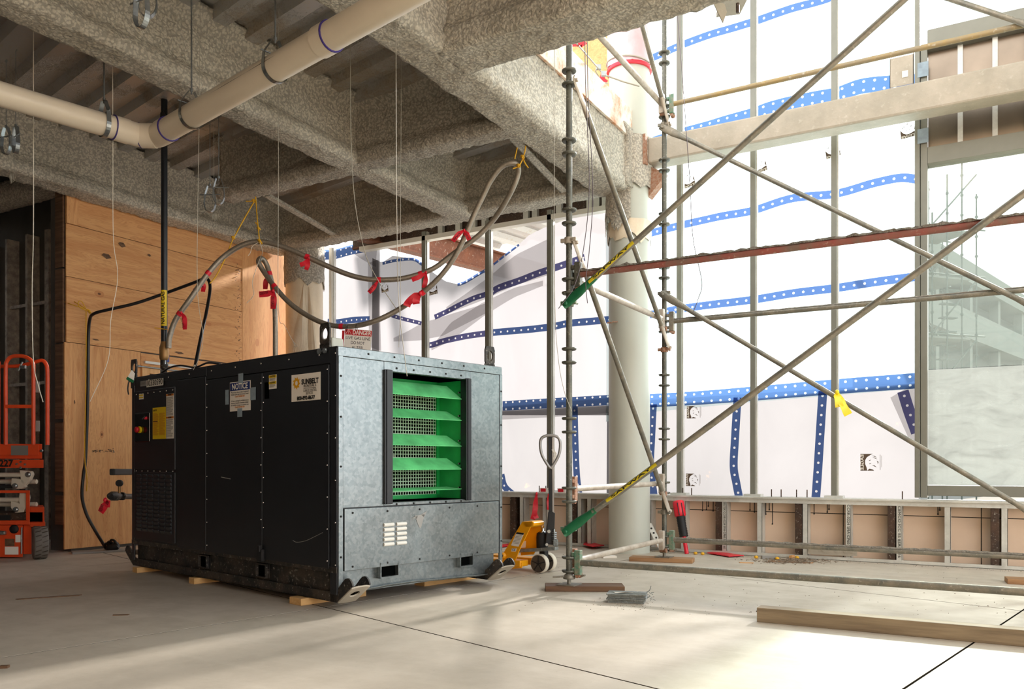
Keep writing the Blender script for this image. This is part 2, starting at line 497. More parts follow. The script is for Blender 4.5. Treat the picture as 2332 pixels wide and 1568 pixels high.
    def build(s, name, mat, parent=None, bevel=0, world_=True, label=None, origin=None):
        inv = None
        if parent is not None and world_:
            inv = PM[parent.name].inverted()
        elif origin is not None:
            inv = Matrix.Translation(-Vector(origin))
        me = s.mesh(name, inv); me.materials.append(mat)
        o = bpy.data.objects.new(name, me); C.objects.link(o)
        if parent is not None:
            o.parent = parent; PM[o.name] = PM[parent.name]
        else:
            if origin is not None: o.location = origin
            PM[o.name] = Matrix.Translation(Vector(origin) if origin is not None else Vector())
        if bevel:
            b = o.modifiers.new('bevel', 'BEVEL'); b.width = bevel; b.segments = 2; b.limit_method = 'ANGLE'
        if label: o['label'] = label
        return o
def tag(o, label, cat=None, group=None, kind=None):
    o['label'] = label
    if cat: o['category'] = cat
    if group: o['group'] = group
    if kind: o['kind'] = kind
    return o
def thing(name, label, cat, loc=(0,0,0), rotz=0, group=None, kind=None):
    o = bpy.data.objects.new(name, None); C.objects.link(o)
    o.empty_display_size = .1
    o.location = loc; o.rotation_euler = (0, 0, rotz)
    PM[o.name] = Matrix.Translation(Vector(loc)) @ Matrix.Rotation(rotz, 4, 'Z')
    return tag(o, label, cat, group, kind)
def place(o, M):   # local (parent space) transform helper for shared mesh copies
    o.matrix_local = M
def inst(src, name, parent, loc, rot=None):
    o = src.copy(); o.name = name; C.objects.link(o); o.parent = parent
    M = Matrix.Translation(Vector(loc))
    if rot is not None: M = M @ rot
    o.matrix_local = M; PM[o.name] = PM[parent.name]
    return o
def catmull(pts, n=8):
    pts = [Vector(p) for p in pts]; out = []
    q = [pts[0]*2-pts[1]]+pts+[pts[-1]*2-pts[-2]]
    for i in range(1, len(q)-2):
        p0, p1, p2, p3 = q[i-1], q[i], q[i+1], q[i+2]
        for k in range(n):
            t = k/n
            out.append(.5*((2*p1)+(p2-p0)*t+(2*p0-5*p1+4*p2-p3)*t*t+(3*p1-p0-3*p2+p3)*t**3))
    out.append(pts[-1]); return out
def lettering(txt, parent, o, right, up, size, mat, align='CENTER', mirror=False, name='lettering', width=None, bold=0.0):
    """flat text at world point o, reading along right"""
    cu = bpy.data.curves.new(name, 'FONT'); cu.body = txt; cu.size = size; cu.align_x = align; cu.align_y = 'CENTER'
    cu.offset = bold; cu.extrude = .0004; cu.resolution_u = 3
    cu.materials.append(mat)
    ob = bpy.data.objects.new(name, cu); C.objects.link(ob); ob.parent = parent
    r = Vector(right).normalized(); u = Vector(up); u = (u-r*u.dot(r)).normalized(); n = r.cross(u)
    sx = 1.0
    if width:
        bpy.context.view_layer.update()
        w = ob.dimensions.x
        if w > 1e-6: sx = width/w
    me = bpy.data.meshes.new_from_object(ob); bpy.data.objects.remove(ob); bpy.data.curves.remove(cu); me.name = name
    ob = bpy.data.objects.new(name, me); C.objects.link(ob); ob.parent = parent
    M = Matrix((( r.x*sx, u.x, n.x, o[0]), (r.y*sx, u.y, n.y, o[1]), (r.z*sx, u.z, n.z, o[2]), (0,0,0,1)))
    if mirror: M = M @ Matrix.Diagonal((-1, 1, 1, 1))
    ob.matrix_local = PM[parent.name].inverted() @ M
    PM[ob.name] = PM[parent.name]
    return ob

# ---------------------------------------------------------------- materials
def S(r, g, b):
    f = lambda c: (c/255/12.92) if c/255 <= .04045 else ((c/255+.055)/1.055)**2.4
    return (f(r), f(g), f(b), 1)
class NT:
    def __init__(s, name):
        s.m = bpy.data.materials.new(name); s.m.use_nodes = True
        s.t = s.m.node_tree; s.n = s.t.nodes; s.l = s.t.links
        s.b = s.n['Principled BSDF']; s.out = s.n['Material Output']
        s.tc = s.n.new('ShaderNodeTexCoord')
    def node(s, k, **kw):
        nd = s.n.new(k)
        for a, v in kw.items():
            if a.startswith('i_'):
                key = a[2:].replace('_', ' ')
                key = int(key) if key.isdigit() else key
                nd.inputs[key].default_value = v
            else: setattr(nd, a, v)
        return nd
    def link(s, a, b): s.l.new(a, b)
    def coord(s, scale=(1,1,1), rot=(0,0,0), src='Object'):
        mp = s.node('ShaderNodeMapping'); mp.inputs['Scale'].default_value = scale; mp.inputs['Rotation'].default_value = rot
        s.link(s.tc.outputs[src], mp.inputs[0]); return mp.outputs[0]
    def noise(s, scale, detail=4, rough=.55, co=None, dist=0):
        nd = s.node('ShaderNodeTexNoise'); nd.inputs['Scale'].default_value = scale; nd.inputs['Detail'].default_value = detail
        nd.inputs['Roughness'].default_value = rough; nd.inputs['Distortion'].default_value = dist
        s.link(co if co is not None else s.tc.outputs['Object'], nd.inputs['Vector']); return nd.outputs[0]
    def ramp(s, fac, stops):
        nd = s.node('ShaderNodeValToRGB'); e = nd.color_ramp.elements
        while len(e) < len(stops): e.new(.5)
        for el, (p, c) in zip(e, stops):
            el.position = p; el.color = c if hasattr(c, '__len__') else (c, c, c, 1)
        s.link(fac, nd.inputs[0]); return nd.outputs[0]
    def mix(s, fac, a, b, mode='MIX'):
        nd = s.node('ShaderNodeMix', data_type='RGBA', blend_type=mode)
        for v, i in ((fac, 0), (a, 6), (b, 7)):
            if hasattr(v, 'links'): s.link(v, nd.inputs[i])
            else: nd.inputs[i].default_value = v
        return nd.outputs[2]
    def math(s, op, a, b=None):
        nd = s.node('ShaderNodeMath', operation=op)
        for v, i in ((a, 0), (b, 1)):
            if v is None: continue
            if hasattr(v, 'links'): s.link(v, nd.inputs[i])
            else: nd.inputs[i].default_value = v
        return nd.outputs[0]
    def bump(s, h, strength, dist=.02):
        nd = s.node('ShaderNodeBump'); nd.inputs['Strength'].default_value = strength; nd.inputs['Distance'].default_value = dist
        s.link(h, nd.inputs['Height']); s.link(nd.outputs[0], s.b.inputs['Normal'])
    def set(s, **kw):
        for k, v in kw.items():
            k = k.replace('_', ' ')
            if hasattr(v, 'links'): s.link(v, s.b.inputs[k])
            else: s.b.inputs[k].default_value = v
        return s
def plain(name, col, rough=.5, metal=0, var=.12, scale=6, bump=0, bscale=40):
    t = NT(name)
    if var:
        c = t.ramp(t.noise(scale, 5), [(.3, tuple(x*(1-var) for x in col[:3])+(1,)), (.7, tuple(min(1, x*(1+var)) for x in col[:3])+(1,))])
        t.set(Base_Color=c)
    else: t.set(Base_Color=col)
    t.set(Roughness=rough, Metallic=metal)
    if bump: t.bump(t.noise(bscale, 3), bump)
    return t.m
def m_spray(name, c0, c1):
    t = NT(name)
    v = t.node('ShaderNodeTexVoronoi', feature='SMOOTH_F1'); v.inputs['Scale'].default_value = 42; v.inputs['Smoothness'].default_value = .4
    n1 = t.noise(38, 5, .75); n2 = t.noise(1.1, 4, .6); n3 = t.noise(95, 3, .7)
    wv = t.node('ShaderNodeVectorMath', operation='ADD'); t.link(t.tc.outputs['Object'], wv.inputs[0])
    nn = t.node('ShaderNodeTexNoise'); nn.inputs['Scale'].default_value = 30; t.link(t.tc.outputs['Object'], nn.inputs['Vector'])
    sc = t.node('ShaderNodeVectorMath', operation='SCALE'); t.link(nn.outputs['Color'], sc.inputs[0]); sc.inputs['Scale'].default_value = .03; t.link(sc.outputs[0], wv.inputs[1]); t.link(wv.outputs[0], v.inputs['Vector'])
    h = t.math('ADD', t.math('MULTIPLY', v.outputs['Distance'], -1.0), t.math('MULTIPLY', n1, 1.2))
    c = t.ramp(n2, [(.3, c0), (.7, c1)])
    pit = t.ramp(h, [(.0, .66), (.14, .92), (.42, 1.06)])
    c = t.mix(1.0, c, pit, 'MULTIPLY')
    t.set(Base_Color=c, Roughness=.95)
    t.bump(t.math('ADD', h, t.math('MULTIPLY', n3, .35)), 1.0, .016)
    return t.m
def m_floor():
    t = NT('concrete_floor')
    co = t.tc.outputs['Object']
    a = t.noise(.55, 5, .6); b = t.noise(3.2, 6, .65); d = t.noise(38, 4, .6)
    e = t.noise(2.2, 5, .6, t.coord((.4, 3.0, 1), (0, 0, .4)), .6)
    c = t.ramp(a, [(.25, S(180,168,152)), (.75, S(204,193,177))])
    c = t.mix(t.ramp(b, [(.42, 0.0), (.75, .5)]), c, S(158,146,128))
    c = t.mix(t.ramp(e, [(.52, 0.0), (.8, .35)]), c, S(212,203,188))
    sp = t.ramp(d, [(.24, .55), (.31, 1.0)])
    c = t.mix(1.0, c, sp, 'MULTIPLY')
    t.set(Base_Color=c, Roughness=t.ramp(b, [(.3, .48), (.7, .72)]))
    t.bump(t.math('ADD', t.math('MULTIPLY', d, .3), b), .12, .01)
    return t.m
def m_ply(name, axis, tone=0.0):
    """axis 0: grain along Y, 1: grain along Z (sheet in the YZ plane)"""
    t = NT(name)
    sc = (3, .55, 5.5) if axis == 0 else (3, 5.5, .55)
    co = t.coord(sc)
    oi = t.node('ShaderNodeObjectInfo')
    ad = t.node('ShaderNodeVectorMath', operation='ADD'); t.link(co, ad.inputs[0])
    cb = t.node('ShaderNodeCombineXYZ'); t.link(t.math('MULTIPLY', oi.outputs['Random'], 37.0), cb.inputs[0]); t.link(t.math('MULTIPLY', oi.outputs['Random'], 11.0), cb.inputs[1])
    t.link(cb.outputs[0], ad.inputs[1]); co = ad.outputs[0]
    n = t.noise(1.5, 4, .55, co, 1.2)
    rings = t.math('FRACT', t.math('MULTIPLY', n, 13.0))
    r2 = t.math('ABSOLUTE', t.math('SUBTRACT', rings, .5))
    fine = t.noise(14, 4, .6, co)
    base = t.ramp(n, [(.3, S(206-tone,146-tone,92-tone)), (.55, S(222-tone,168-tone,112-tone)), (.75, S(198-tone,136-tone,84-tone))])
    base = t.mix(t.ramp(r2, [(.0, .38), (.22, 0.0)]), base, S(176,112,62))
    base = t.mix(t.ramp(fine, [(.45, 0.0), (.75, .3)]), base, S(232,184,132))
    v = t.node('ShaderNodeTexVoronoi', feature='F1'); v.inputs['Scale'].default_value = 1.0
    kco = t.coord((1, 2.0, 3.2) if axis == 0 else (1, 3.2, 2.0)); t.link(kco, v.inputs['Vector'])
    sel = t.node('ShaderNodeSeparateColor'); t.link(v.outputs['Color'], sel.inputs[0])
    size = t.math('MULTIPLY', t.math('GREATER_THAN', sel.outputs[0], .45), t.math('ADD', t.math('MULTIPLY', sel.outputs[1], .05), .025))
    kn = t.math('LESS_THAN', v.outputs['Distance'], size)
    halo = t.math('LESS_THAN', v.outputs['Distance'], t.math('MULTIPLY', size, 2.1))
    base = t.mix(t.math('MULTIPLY', halo, .4), base, S(176,100,50))
    base = t.mix(t.math('MULTIPLY', kn, .85), base, S(88,48,28))
    t.set(Base_Color=base, Roughness=.75)
    t.bump(fine, .08, .01)
    return t.m
def m_wood(name, ca, cb, axis=0, sc=10):
    t = NT(name)
    k = [sc*3, sc*3, sc*3]; k[axis] = sc*.18
    n = t.noise(1.0, 5, .6, t.coord(tuple(k)), .4)
    t.set(Base_Color=t.ramp(n, [(.3, ca), (.7, cb)]), Roughness=.8); t.bump(n, .25, .01)
    return t.m
def m_galv(name, base=S(168,176,178), metal=.75, rough=.38):
    t = NT(name)
    v = t.node('ShaderNodeTexVoronoi'); v.inputs['Scale'].default_value = 55; t.link(t.tc.outputs['Object'], v.inputs['Vector'])
    sp = t.node('ShaderNodeSeparateColor'); t.link(v.outputs['Color'], sp.inputs[0])
    n = t.noise(2.2, 5, .6, t.coord((1, 1, 1)), 1.5)
    c = t.ramp(n, [(.3, tuple(x*.72 for x in base[:3])+(1,)), (.65, base)])
    c = t.mix(t.math('MULTIPLY', sp.outputs[0], .1), c, (1, 1, 1, 1))
    t.set(Base_Color=c, Metallic=metal, Roughness=t.math('ADD', t.math('MULTIPLY', n, .18), rough-.08))
    return t.m
def m_pipe(name, base, dirt, amt=.5, metal=.4, rough=.55, sc=9):
    t = NT(name)
    n = t.noise(sc, 6, .68); n2 = t.noise(sc*7, 4, .6)
    c = t.mix(t.ramp(n, [(.5-.25*amt, 0.0), (.5+.25*amt, 1.0)]), base, dirt)
    c = t.mix(t.ramp(n2, [(.6, 0.0), (.72, .6)]), c, S(196,190,176))
    t.set(Base_Color=c, Metallic=metal, Roughness=rough); t.bump(n2, .25, .01)
    return t.m
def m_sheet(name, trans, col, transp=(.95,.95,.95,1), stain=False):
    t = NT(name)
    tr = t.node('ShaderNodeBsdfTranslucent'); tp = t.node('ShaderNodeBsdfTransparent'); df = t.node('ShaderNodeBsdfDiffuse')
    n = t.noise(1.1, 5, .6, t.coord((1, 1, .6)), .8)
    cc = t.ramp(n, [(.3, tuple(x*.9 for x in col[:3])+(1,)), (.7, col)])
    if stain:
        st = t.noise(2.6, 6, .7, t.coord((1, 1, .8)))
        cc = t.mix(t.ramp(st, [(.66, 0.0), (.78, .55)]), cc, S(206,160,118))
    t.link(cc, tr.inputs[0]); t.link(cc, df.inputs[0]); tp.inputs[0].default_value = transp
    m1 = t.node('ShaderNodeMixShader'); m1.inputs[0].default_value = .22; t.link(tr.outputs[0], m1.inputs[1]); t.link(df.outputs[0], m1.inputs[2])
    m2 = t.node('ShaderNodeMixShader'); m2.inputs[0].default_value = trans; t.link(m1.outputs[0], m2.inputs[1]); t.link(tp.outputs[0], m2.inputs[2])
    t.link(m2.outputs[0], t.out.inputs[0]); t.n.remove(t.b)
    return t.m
def m_band(name, blue, rows):
    t = NT(name)
    uv = t.node('ShaderNodeSeparateXYZ'); t.link(t.tc.outputs['UV'], uv.inputs[0])
    u = t.math('MULTIPLY', t.math('SUBTRACT', t.math('FRACT', t.math('DIVIDE', uv.outputs[0], .1)), .5), .1)
    v = uv.outputs[1]
    if rows == 2: v = t.math('SUBTRACT', t.math('ABSOLUTE', v), .043)
    d = t.math('SQRT', t.math('ADD', t.math('MULTIPLY', u, u), t.math('MULTIPLY', v, v)))
    dot = t.math('LESS_THAN', d, .0125)
    tr = t.node('ShaderNodeBsdfTranslucent'); tp = t.node('ShaderNodeBsdfTransparent'); df = t.node('ShaderNodeBsdfDiffuse')
    c = t.mix(dot, blue, (.95, .95, .95, 1))
    for nd in (tr, tp, df): t.link(c, nd.inputs[0])
    m1 = t.node('ShaderNodeMixShader'); m1.inputs[0].default_value = .3; t.link(tr.outputs[0], m1.inputs[1]); t.link(df.outputs[0], m1.inputs[2])
    m2 = t.node('ShaderNodeMixShader'); t.link(t.math('ADD', t.math('MULTIPLY', dot, .4), .5), m2.inputs[0]); t.link(m1.outputs[0], m2.inputs[1]); t.link(tp.outputs[0], m2.inputs[2])
    t.link(m2.outputs[0], t.out.inputs[0]); t.n.remove(t.b)
    return t.m
def m_glass(name, dust, col, dcol):
    t = NT(name)
    tp = t.node('ShaderNodeBsdfTransparent'); tr = t.node('ShaderNodeBsdfTranslucent'); gl = t.node('ShaderNodeBsdfGlossy'); gl.inputs['Roughness'].default_value = .03
    tp.inputs[0].default_value = col
    n = t.noise(3.0, 7, .7, t.coord((1, 1, 2.2)), 1.0)
    tr.inputs[0].default_value = dcol
    m1 = t.node('ShaderNodeMixShader'); t.link(t.ramp(n, [(.3, dust*.7), (.75, dust*1.25)]), m1.inputs[0]); t.link(tp.outputs[0], m1.inputs[1]); t.link(tr.outputs[0], m1.inputs[2])
    m2 = t.node('ShaderNodeMixShader'); m2.inputs[0].default_value = .03; t.link(m1.outputs[0], m2.inputs[1]); t.link(gl.outputs[0], m2.inputs[2])
    t.link(m2.outputs[0], t.out.inputs[0]); t.n.remove(t.b)
    return t.m
def m_deck(name, metal_c, cover):
    t = NT(name)
    n = t.noise(.75, 4, .55, None, .8); f = t.noise(60, 4, .7); w = t.noise(24, 3, .7)
    mask = t.ramp(t.math('ADD', n, t.math('MULTIPLY', t.math('SUBTRACT', w, .5), .25)), [(cover-.05, 1.0), (cover+.07, 0.0)])
    mc = t.mix(t.ramp(w, [(.55, 0.0), (.66, .75)]), metal_c, S(176,168,154))
    sp = t.mix(t.ramp(f, [(.3, .6), (.5, 0.0)]), S(164,152,136), S(112,102,90))
    t.set(Base_Color=t.mix(mask, mc, sp), Metallic=t.math('MULTIPLY', t.math('SUBTRACT', 1.0, mask), .6), Roughness=t.math('ADD', t.math('MULTIPLY', mask, .5), .42))
    t.bump(t.math('MULTIPLY', mask, t.math('ADD', f, .6)), .7, .025)
    return t.m
M = {}
M['spray'] = m_spray('fireproofing', S(204,196,180), S(230,223,208))
M['spray_dark'] = m_spray('fireproofing_grey', S(190,182,168), S(214,206,192))
M['floor'] = m_floor()
M['ply_h'] = m_ply('plywood_horizontal', 0); M['ply_v'] = m_ply('plywood_vertical', 1, -4)
M['pine'] = m_wood('pine_trim', S(214,162,108), S(232,188,136), 2, 8)
M['timber'] = m_wood('weathered_timber', S(112,96,76), S(158,140,112), 0, 9)
M['plank'] = m_wood('old_plank', S(78,54,38), S(122,92,66), 0, 9)
M['plank_new'] = m_wood('plank_wood', S(140,102,68), S(176,136,96), 0, 9)
M['block'] = m_wood('block_wood', S(206,160,100), S(226,186,128), 1, 9)
M['black'] = plain('black_enamel', S(27,29,34), .36, 0, .15, 3)
M['blackdirt'] = m_pipe('dirty_black_steel', S(33,32,32), S(70,62,54), .35, .1, .55, 7)
M['gloss_black'] = plain('gloss_black', S(14,12,12), .12, 0, 0)
M['blackrub'] = plain('black_rubber', S(26,25,26), .65, 0, .2)
M['galv'] = m_galv('galvanised_sheet', S(132,141,144), .85, .30)
M['stud'] = m_galv('galvanised_stud', S(214,214,206), .35, .45)
M['alu'] = plain('grey_aluminium', S(128,128,118), .45, .3, .06)
M['backpan'] = plain('foil_back_pan', S(136,124,110), .32, .85, .22, 1.6)
M['pole'] = m_pipe('scaffold_tube', S(112,112,104), S(150,142,126), .6, .45, .5, 8)
M['pole_pale'] = m_pipe('scaffold_tube_pale', S(196,186,172), S(168,154,138), .5, .2, .55, 8)
M['pole_dark'] = m_pipe('scaffold_tube_dark', S(84,86,80), S(112,110,98), .6, .4, .5, 8)
M['pole_red'] = m_pipe('scaffold_tube_red', S(158,84,76), S(128,104,92), .5, .1, .6, 5)
M['pole_yel'] = m_pipe('scaffold_tube_yellow', S(164,138,84), S(140,130,110), .6, .1, .55, 4)
M['mortar'] = plain('mortar_crust', S(122,114,102), .95, 0, .25, 30, .8, 60)
M['green'] = plain('green_paint', S(26,104,66), .42, 0, .2, 12)
M['green_old'] = m_pipe('worn_green_coupler', S(72,128,104), S(150,138,120), .6, .1, .6, 30)
M['rust'] = m_pipe('rusty_coupler', S(150,90,56), S(176,150,130), .6, .15, .7, 40)
M['louvre'] = plain('green_louvre', S(30,168,84), .35, 0, .25, 5)
M['louvre_lt'] = plain('pale_green_blade', S(96,196,124), .5, 0, .3, 6)  # blades a paler green than the duct around them
M['mesh'] = plain('green_wire', S(186,216,190), .5, 0, .1)
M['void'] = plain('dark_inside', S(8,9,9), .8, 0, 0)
M['white'] = plain('white_label', S(244,238,228), .6, 0, 0)
M['white_paint'] = plain('white_paint', S(224,222,214), .45, 0, .04)
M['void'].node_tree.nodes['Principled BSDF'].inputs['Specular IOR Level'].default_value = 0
M['ink_matte'] = plain('dark_joint_fill', S(30,26,22), .95, 0, 0)  # dark brown of the joint lines between the slabs
M['ink_matte'].node_tree.nodes['Principled BSDF'].inputs['Specular IOR Level'].default_value = 0
M['labelgrey'] = plain('grey_label', S(150,148,144), .6, 0, 0)
M['ink'] = plain('black_ink', S(14,14,15), .6, 0, 0)
M['inkgrey'] = plain('grey_ink', S(120,114,108), .6, 0, 0)
M['blue_sign'] = plain('blue_sign', S(16,42,112), .5, 0, 0)
M['yellow'] = plain('yellow_label', S(236,200,18), .5, 0, 0)
M['amber'] = plain('amber_print', S(226,164,10), .5, 0, 0)
M['orange_label'] = plain('orange_print', S(204,120,24), .5, 0, 0)
M['tape'] = plain('blue_grey_tape', S(140,156,168), .6, 0, .15, 20)
M['red'] = plain('red_sign', S(196,22,34), .5, 0, 0)
M['redtape'] = plain('red_ribbon', S(222,32,52), .4, 0, .12, 20)
M['decal'] = plain('yellow_decal', S(206,186,26), .5, 0, .2, 30)
M['yelltape'] = plain('yellow_ribbon', S(240,214,10), .4, 0, .1, 20)
M['rope'] = plain('yellow_rope', S(226,172,36), .7, 0, .1)
M['wire'] = plain('grey_wire', S(176,170,156), .5, .3, 0)
M['wire_dark'] = plain('dark_wire', S(96,86,92), .5, .3, 0)
M['wire_white'] = plain('white_string', S(224,216,200), .6, 0, 0)
M['hose'] = plain('braided_hose', S(150,140,126), .34, .55, .14, 60, .25, 160)
M['cable'] = plain('black_cable', S(18,18,20), .4, 0, 0)
M['pvc'] = plain('pvc_pipe', S(226,214,194), .35, 0, .05, 3)
M['purple'] = plain('purple_primer', S(58,44,120), .5, 0, 0)
M['steel'] = m_galv('zinc_hanger', S(160,166,168), .85, .3)
M['brass'] = plain('bronze_fitting', S(150,112,66), .45, .5, .15, 20)
M['colpaint'] = plain('column_primer', S(190,192,180), .4, 0, .05, 2)
M['pink'] = plain('pink_wrap', S(206,176,180), .35, 0, .14, 5, .3, 14)
M['cream'] = plain('cream_wrap', S(226,210,184), .3, 0, .08, 4, .3, 10)
M['hss'] = m_pipe('dusty_tube_beam', S(164,156,140), S(182,172,156), .5, .1, .55, 3)
M['rustbeam'] = m_pipe('rusted_beam', S(104,64,46), S(132,84,60), .6, .2, .7, 4)
M['edge'] = m_pipe('stained_edge_plate', S(196,140,100), S(228,219,206), .4, .1, .6, 4)
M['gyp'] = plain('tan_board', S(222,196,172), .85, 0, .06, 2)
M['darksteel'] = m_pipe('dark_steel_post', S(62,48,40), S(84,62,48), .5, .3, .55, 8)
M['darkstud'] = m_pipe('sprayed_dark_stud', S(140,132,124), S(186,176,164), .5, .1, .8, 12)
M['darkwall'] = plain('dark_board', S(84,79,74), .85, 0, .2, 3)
M['orange'] = plain('orange_lift_paint', S(222,76,32), .42, 0, .1, 5)
M['cream_paint'] = plain('cream_lift_paint', S(206,196,178), .45, 0, .08, 6)
M['tyre'] = plain('grey_tyre', S(118,112,106), .8, 0, .15, 14)
M['jack'] = plain('jack_yellow', S(240,164,16), .36, 0, .08, 5)
M['wheelw'] = plain('nylon_wheel', S(216,208,190), .5, 0, .08)
M['wheeld'] = plain('wheel_hub', S(74,66,58), .55, 0, .25, 12)
M['grip'] = plain('grey_handle', S(150,148,146), .35, .4, .1)
M['chrome'] = plain('chrome', S(210,210,210), .15, 1, 0)
M['greyblock'] = plain('grey_bundle', S(120,124,120), .7, 0, .2, 25, .5, 70)
M['litter'] = plain('wood_scrap', S(200,150,96), .8, 0, .2, 10)
M['grit'] = plain('grit', S(132,116,98), .9, 0, .3, 30)
M['deck'] = m_deck('steel_deck', S(176,174,172), .43)
M['deck_out'] = m_deck('steel_deck_outside', S(190,192,194), .12)
M['concrete'] = plain('pale_concrete', S(196,196,188), .85, 0, .08, .6)
M['conc_out'] = plain('grey_concrete', S(100,104,101), .9, 0, .08, .6)
M['dim'] = plain('shadowed_glazing', S(60,66,64), .6, 0, .15, .4)
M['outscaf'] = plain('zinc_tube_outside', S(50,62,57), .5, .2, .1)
M['ground'] = plain('site_ground', S(176,168,154), .9, 0, .1, .5)
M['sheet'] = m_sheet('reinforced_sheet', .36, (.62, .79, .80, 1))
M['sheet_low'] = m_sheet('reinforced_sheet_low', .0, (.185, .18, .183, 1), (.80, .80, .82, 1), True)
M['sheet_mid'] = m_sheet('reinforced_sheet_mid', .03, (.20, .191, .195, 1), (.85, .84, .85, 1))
M['fold_and_shadow'] = m_sheet('sheet_fold_shadow', .6, (.13, .122, .124, 1), (.90, .88, .88, 1))
M['band1'] = m_band('blue_band_single', (.075, .125, .29, 1), 1)
M['band2'] = m_band('blue_band_double', (.075, .135, .30, 1), 2)
M['bandp'] = m_band('blue_band_purple', (.11, .11, .24, 1), 1)
M['logo'] = plain('logo_print', S(92,74,58), .7, 0, 0)
M['glass'] = m_glass('dusty_glass', .24, (.88, .93, .89, 1), (.16, .172, .164, 1))
M['film'] = m_glass('filmed_glass', .75, (.86, .895, .86, 1), (.225, .232, .222, 1))

# ================================================================ SETTING
fl = thing('floor', 'dusty pale concrete floor slabs with saw-cut joints', 'floor', kind='structure')
eb = [-13.1, -9.55, -6.0, -2.45, 1.1, 4.65, 8.2, 11.75]
def gp(e1k, e2): return E1*((-10.3+3.3*e1k)+.093*e2)+E2*e2            # joint k=4 passes under the heater
for i in range(len(eb)-1):
    for k in range(7):
        g = .0065
        q = [gp(k+g/3.3, eb[i]+g), gp(k+g/3.3, eb[i+1]-g), gp(k+1-g/3.3, eb[i+1]-g), gp(k+1-g/3.3, eb[i]+g)]
        MB().prism([p+ZV*-.15 for p in q[::-1]], (0,0,.15)).build('slab', M['floor'], fl)
MB().box(-16, 8, -9, 9.4, -.3, -.0012).build('joint_base', M['ink_matte'], fl)
gr = MB().box(-70, 90, 9.5, 130, -.6, -.35).box(8.1, 60, -60, 9.5, -.6, -.35).build('ground', M['ground']); tag(gr, 'pale bare site ground outside the window wall', 'ground', kind='structure')  # strip right of the hall is unseen, added to bounce sunlight up

# ---- ceiling: ribbed deck panels on the same turned grid
ce = thing('ceiling', 'ribbed steel deck ceiling partly sprayed with fireproofing', 'ceiling', kind='structure')
def clip(s, X0, X1, Y0, Y1, e_perp=E1, e_dir=E2):
    o = e_perp*s; lo, hi = -99, 99
    for a, b0, b1 in ((0, X0, X1), (1, Y0, Y1)):
        d = e_dir[a]
        if abs(d) < 1e-6: continue
        t0, t1 = (b0-o[a])/d, (b1-o[a])/d
        lo, hi = max(lo, min(t0, t1)), min(hi, max(t0, t1))
    return lo, hi
RIB = [(0, 0), (.13, 0), (.165, .075), (.295, .075), (.33, 0)]
def deck(parent, mat, X0, X1, Y0, Y1, z, name='deck_panel', s0=None, s1=None):
    cs = [Vector((x, y, 0)).dot(E1) for x in (X0, X1) for y in (Y0, Y1)]
    s = math.floor(min(cs)/.99)*.99
    while s < max(cs):
        prof = [(s+.33*j+u, z+h) for j in range(3) for u, h in RIB]
        vs_, prev, mb = [], None, MB()
        for u, h in prof:
            lo, hi = clip(u, X0, X1, Y0, Y1)
            cur = (E1*u+E2*lo+ZV*h, E1*u+E2*hi+ZV*h) if hi > lo else None
            if cur and prev: mb.add([prev[0], prev[1], cur[1], cur[0]], [(0,1,2,3)])
            prev = cur
        if mb.f: mb.build(name, mat, parent)
        s += .99
deck(ce, M['deck'], -9.0, -3.4, -3.2, 8.4, 4.47)
deck(ce, M['deck'], -3.4, 1.6, -3.2, 5.1, 4.47)
MB().box(-13, -3.34, -3.2, 9.2, 4.56, 4.72).box(-3.34, 1.6, -3.2, 5.15, 4.56, 4.72).build('slab', M['concrete'], ce)
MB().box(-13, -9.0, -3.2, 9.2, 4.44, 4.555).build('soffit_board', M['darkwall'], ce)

# ---- sprayed beams
def beam(name, label, p0, p1, prof, mat, amp=.024, res=.04, kind='structure', cat='beam', parent=None):
    p0, p1 = Vector(p0), Vector(p1); t = (p1-p0); L = t.length; t.normalize(); side = t.cross(ZV).normalized()
    pr = []
    for i in range(len(prof)):
        a, b = Vector(prof[i]+(0,)), Vector(prof[(i+1) % len(prof)]+(0,)); k = max(1, round((b-a).length/res))
        pr += [(a+(b-a)*j/k) for j in range(k)]
    c = sum((p for p in pr), Vector())/len(pr)
    n = len(pr); m = max(2, int(L/res)); mb = MB(); vs_ = []
    nr = []
    for i in range(n):
        d = pr[(i+1) % n]-pr[i-1]; q = Vector((d.y, -d.x, 0)).normalized(); nr.append(q)
    if sum(nr[i].dot(pr[i]-c) for i in range(n)) < 0: nr = [-q for q in nr]
    for j in range(m+1):
        o = p0+t*(L*j/m)
        for i in range(n):
            p = o+side*pr[i].x+ZV*pr[i].y
            a = noise.noise(p*12)*.55+noise.noise(p*26)*.6+noise.noise(p*2.2)*.6
            p = p+(side*nr[i].x+ZV*nr[i].y)*(amp*a)
            vs_.append(p)
    fs = [(j*n+i, j*n+(i+1) % n, (j+1)*n+(i+1) % n, (j+1)*n+i) for j in range(m) for i in range(n)]
    fs += [tuple(range(n))[::-1], tuple(range(m*n, (m+1)*n))]
    mb.add(vs_, fs, True)
    if parent is not None: return mb.build(name, mat, parent)
    o = mb.build(name, mat, origin=(p0.x, p0.y, p0.z))
    return tag(o, label, cat, kind=kind)
def iprof(w, tf, web, h, z0):   # bottom flange and thick sprayed web up to the deck
    a, b = w/2, web/2
    return [(-a, z0+.01), (-a+.03, z0-.01), (a-.03, z0-.01), (a, z0+.01), (a+.005, z0+tf), (b+.05, z0+tf+.04), (b, z0+tf+.1), (b, z0+h-.12), (b+.04, z0+h-.05), (b+.12, z0+h+.02),
            (-b-.12, z0+h+.02), (-b-.04, z0+h-.05), (-b, z0+h-.12), (-b, z0+tf+.1), (-b-.05, z0+tf+.04), (-a-.005, z0+tf)]
BZ = 3.9
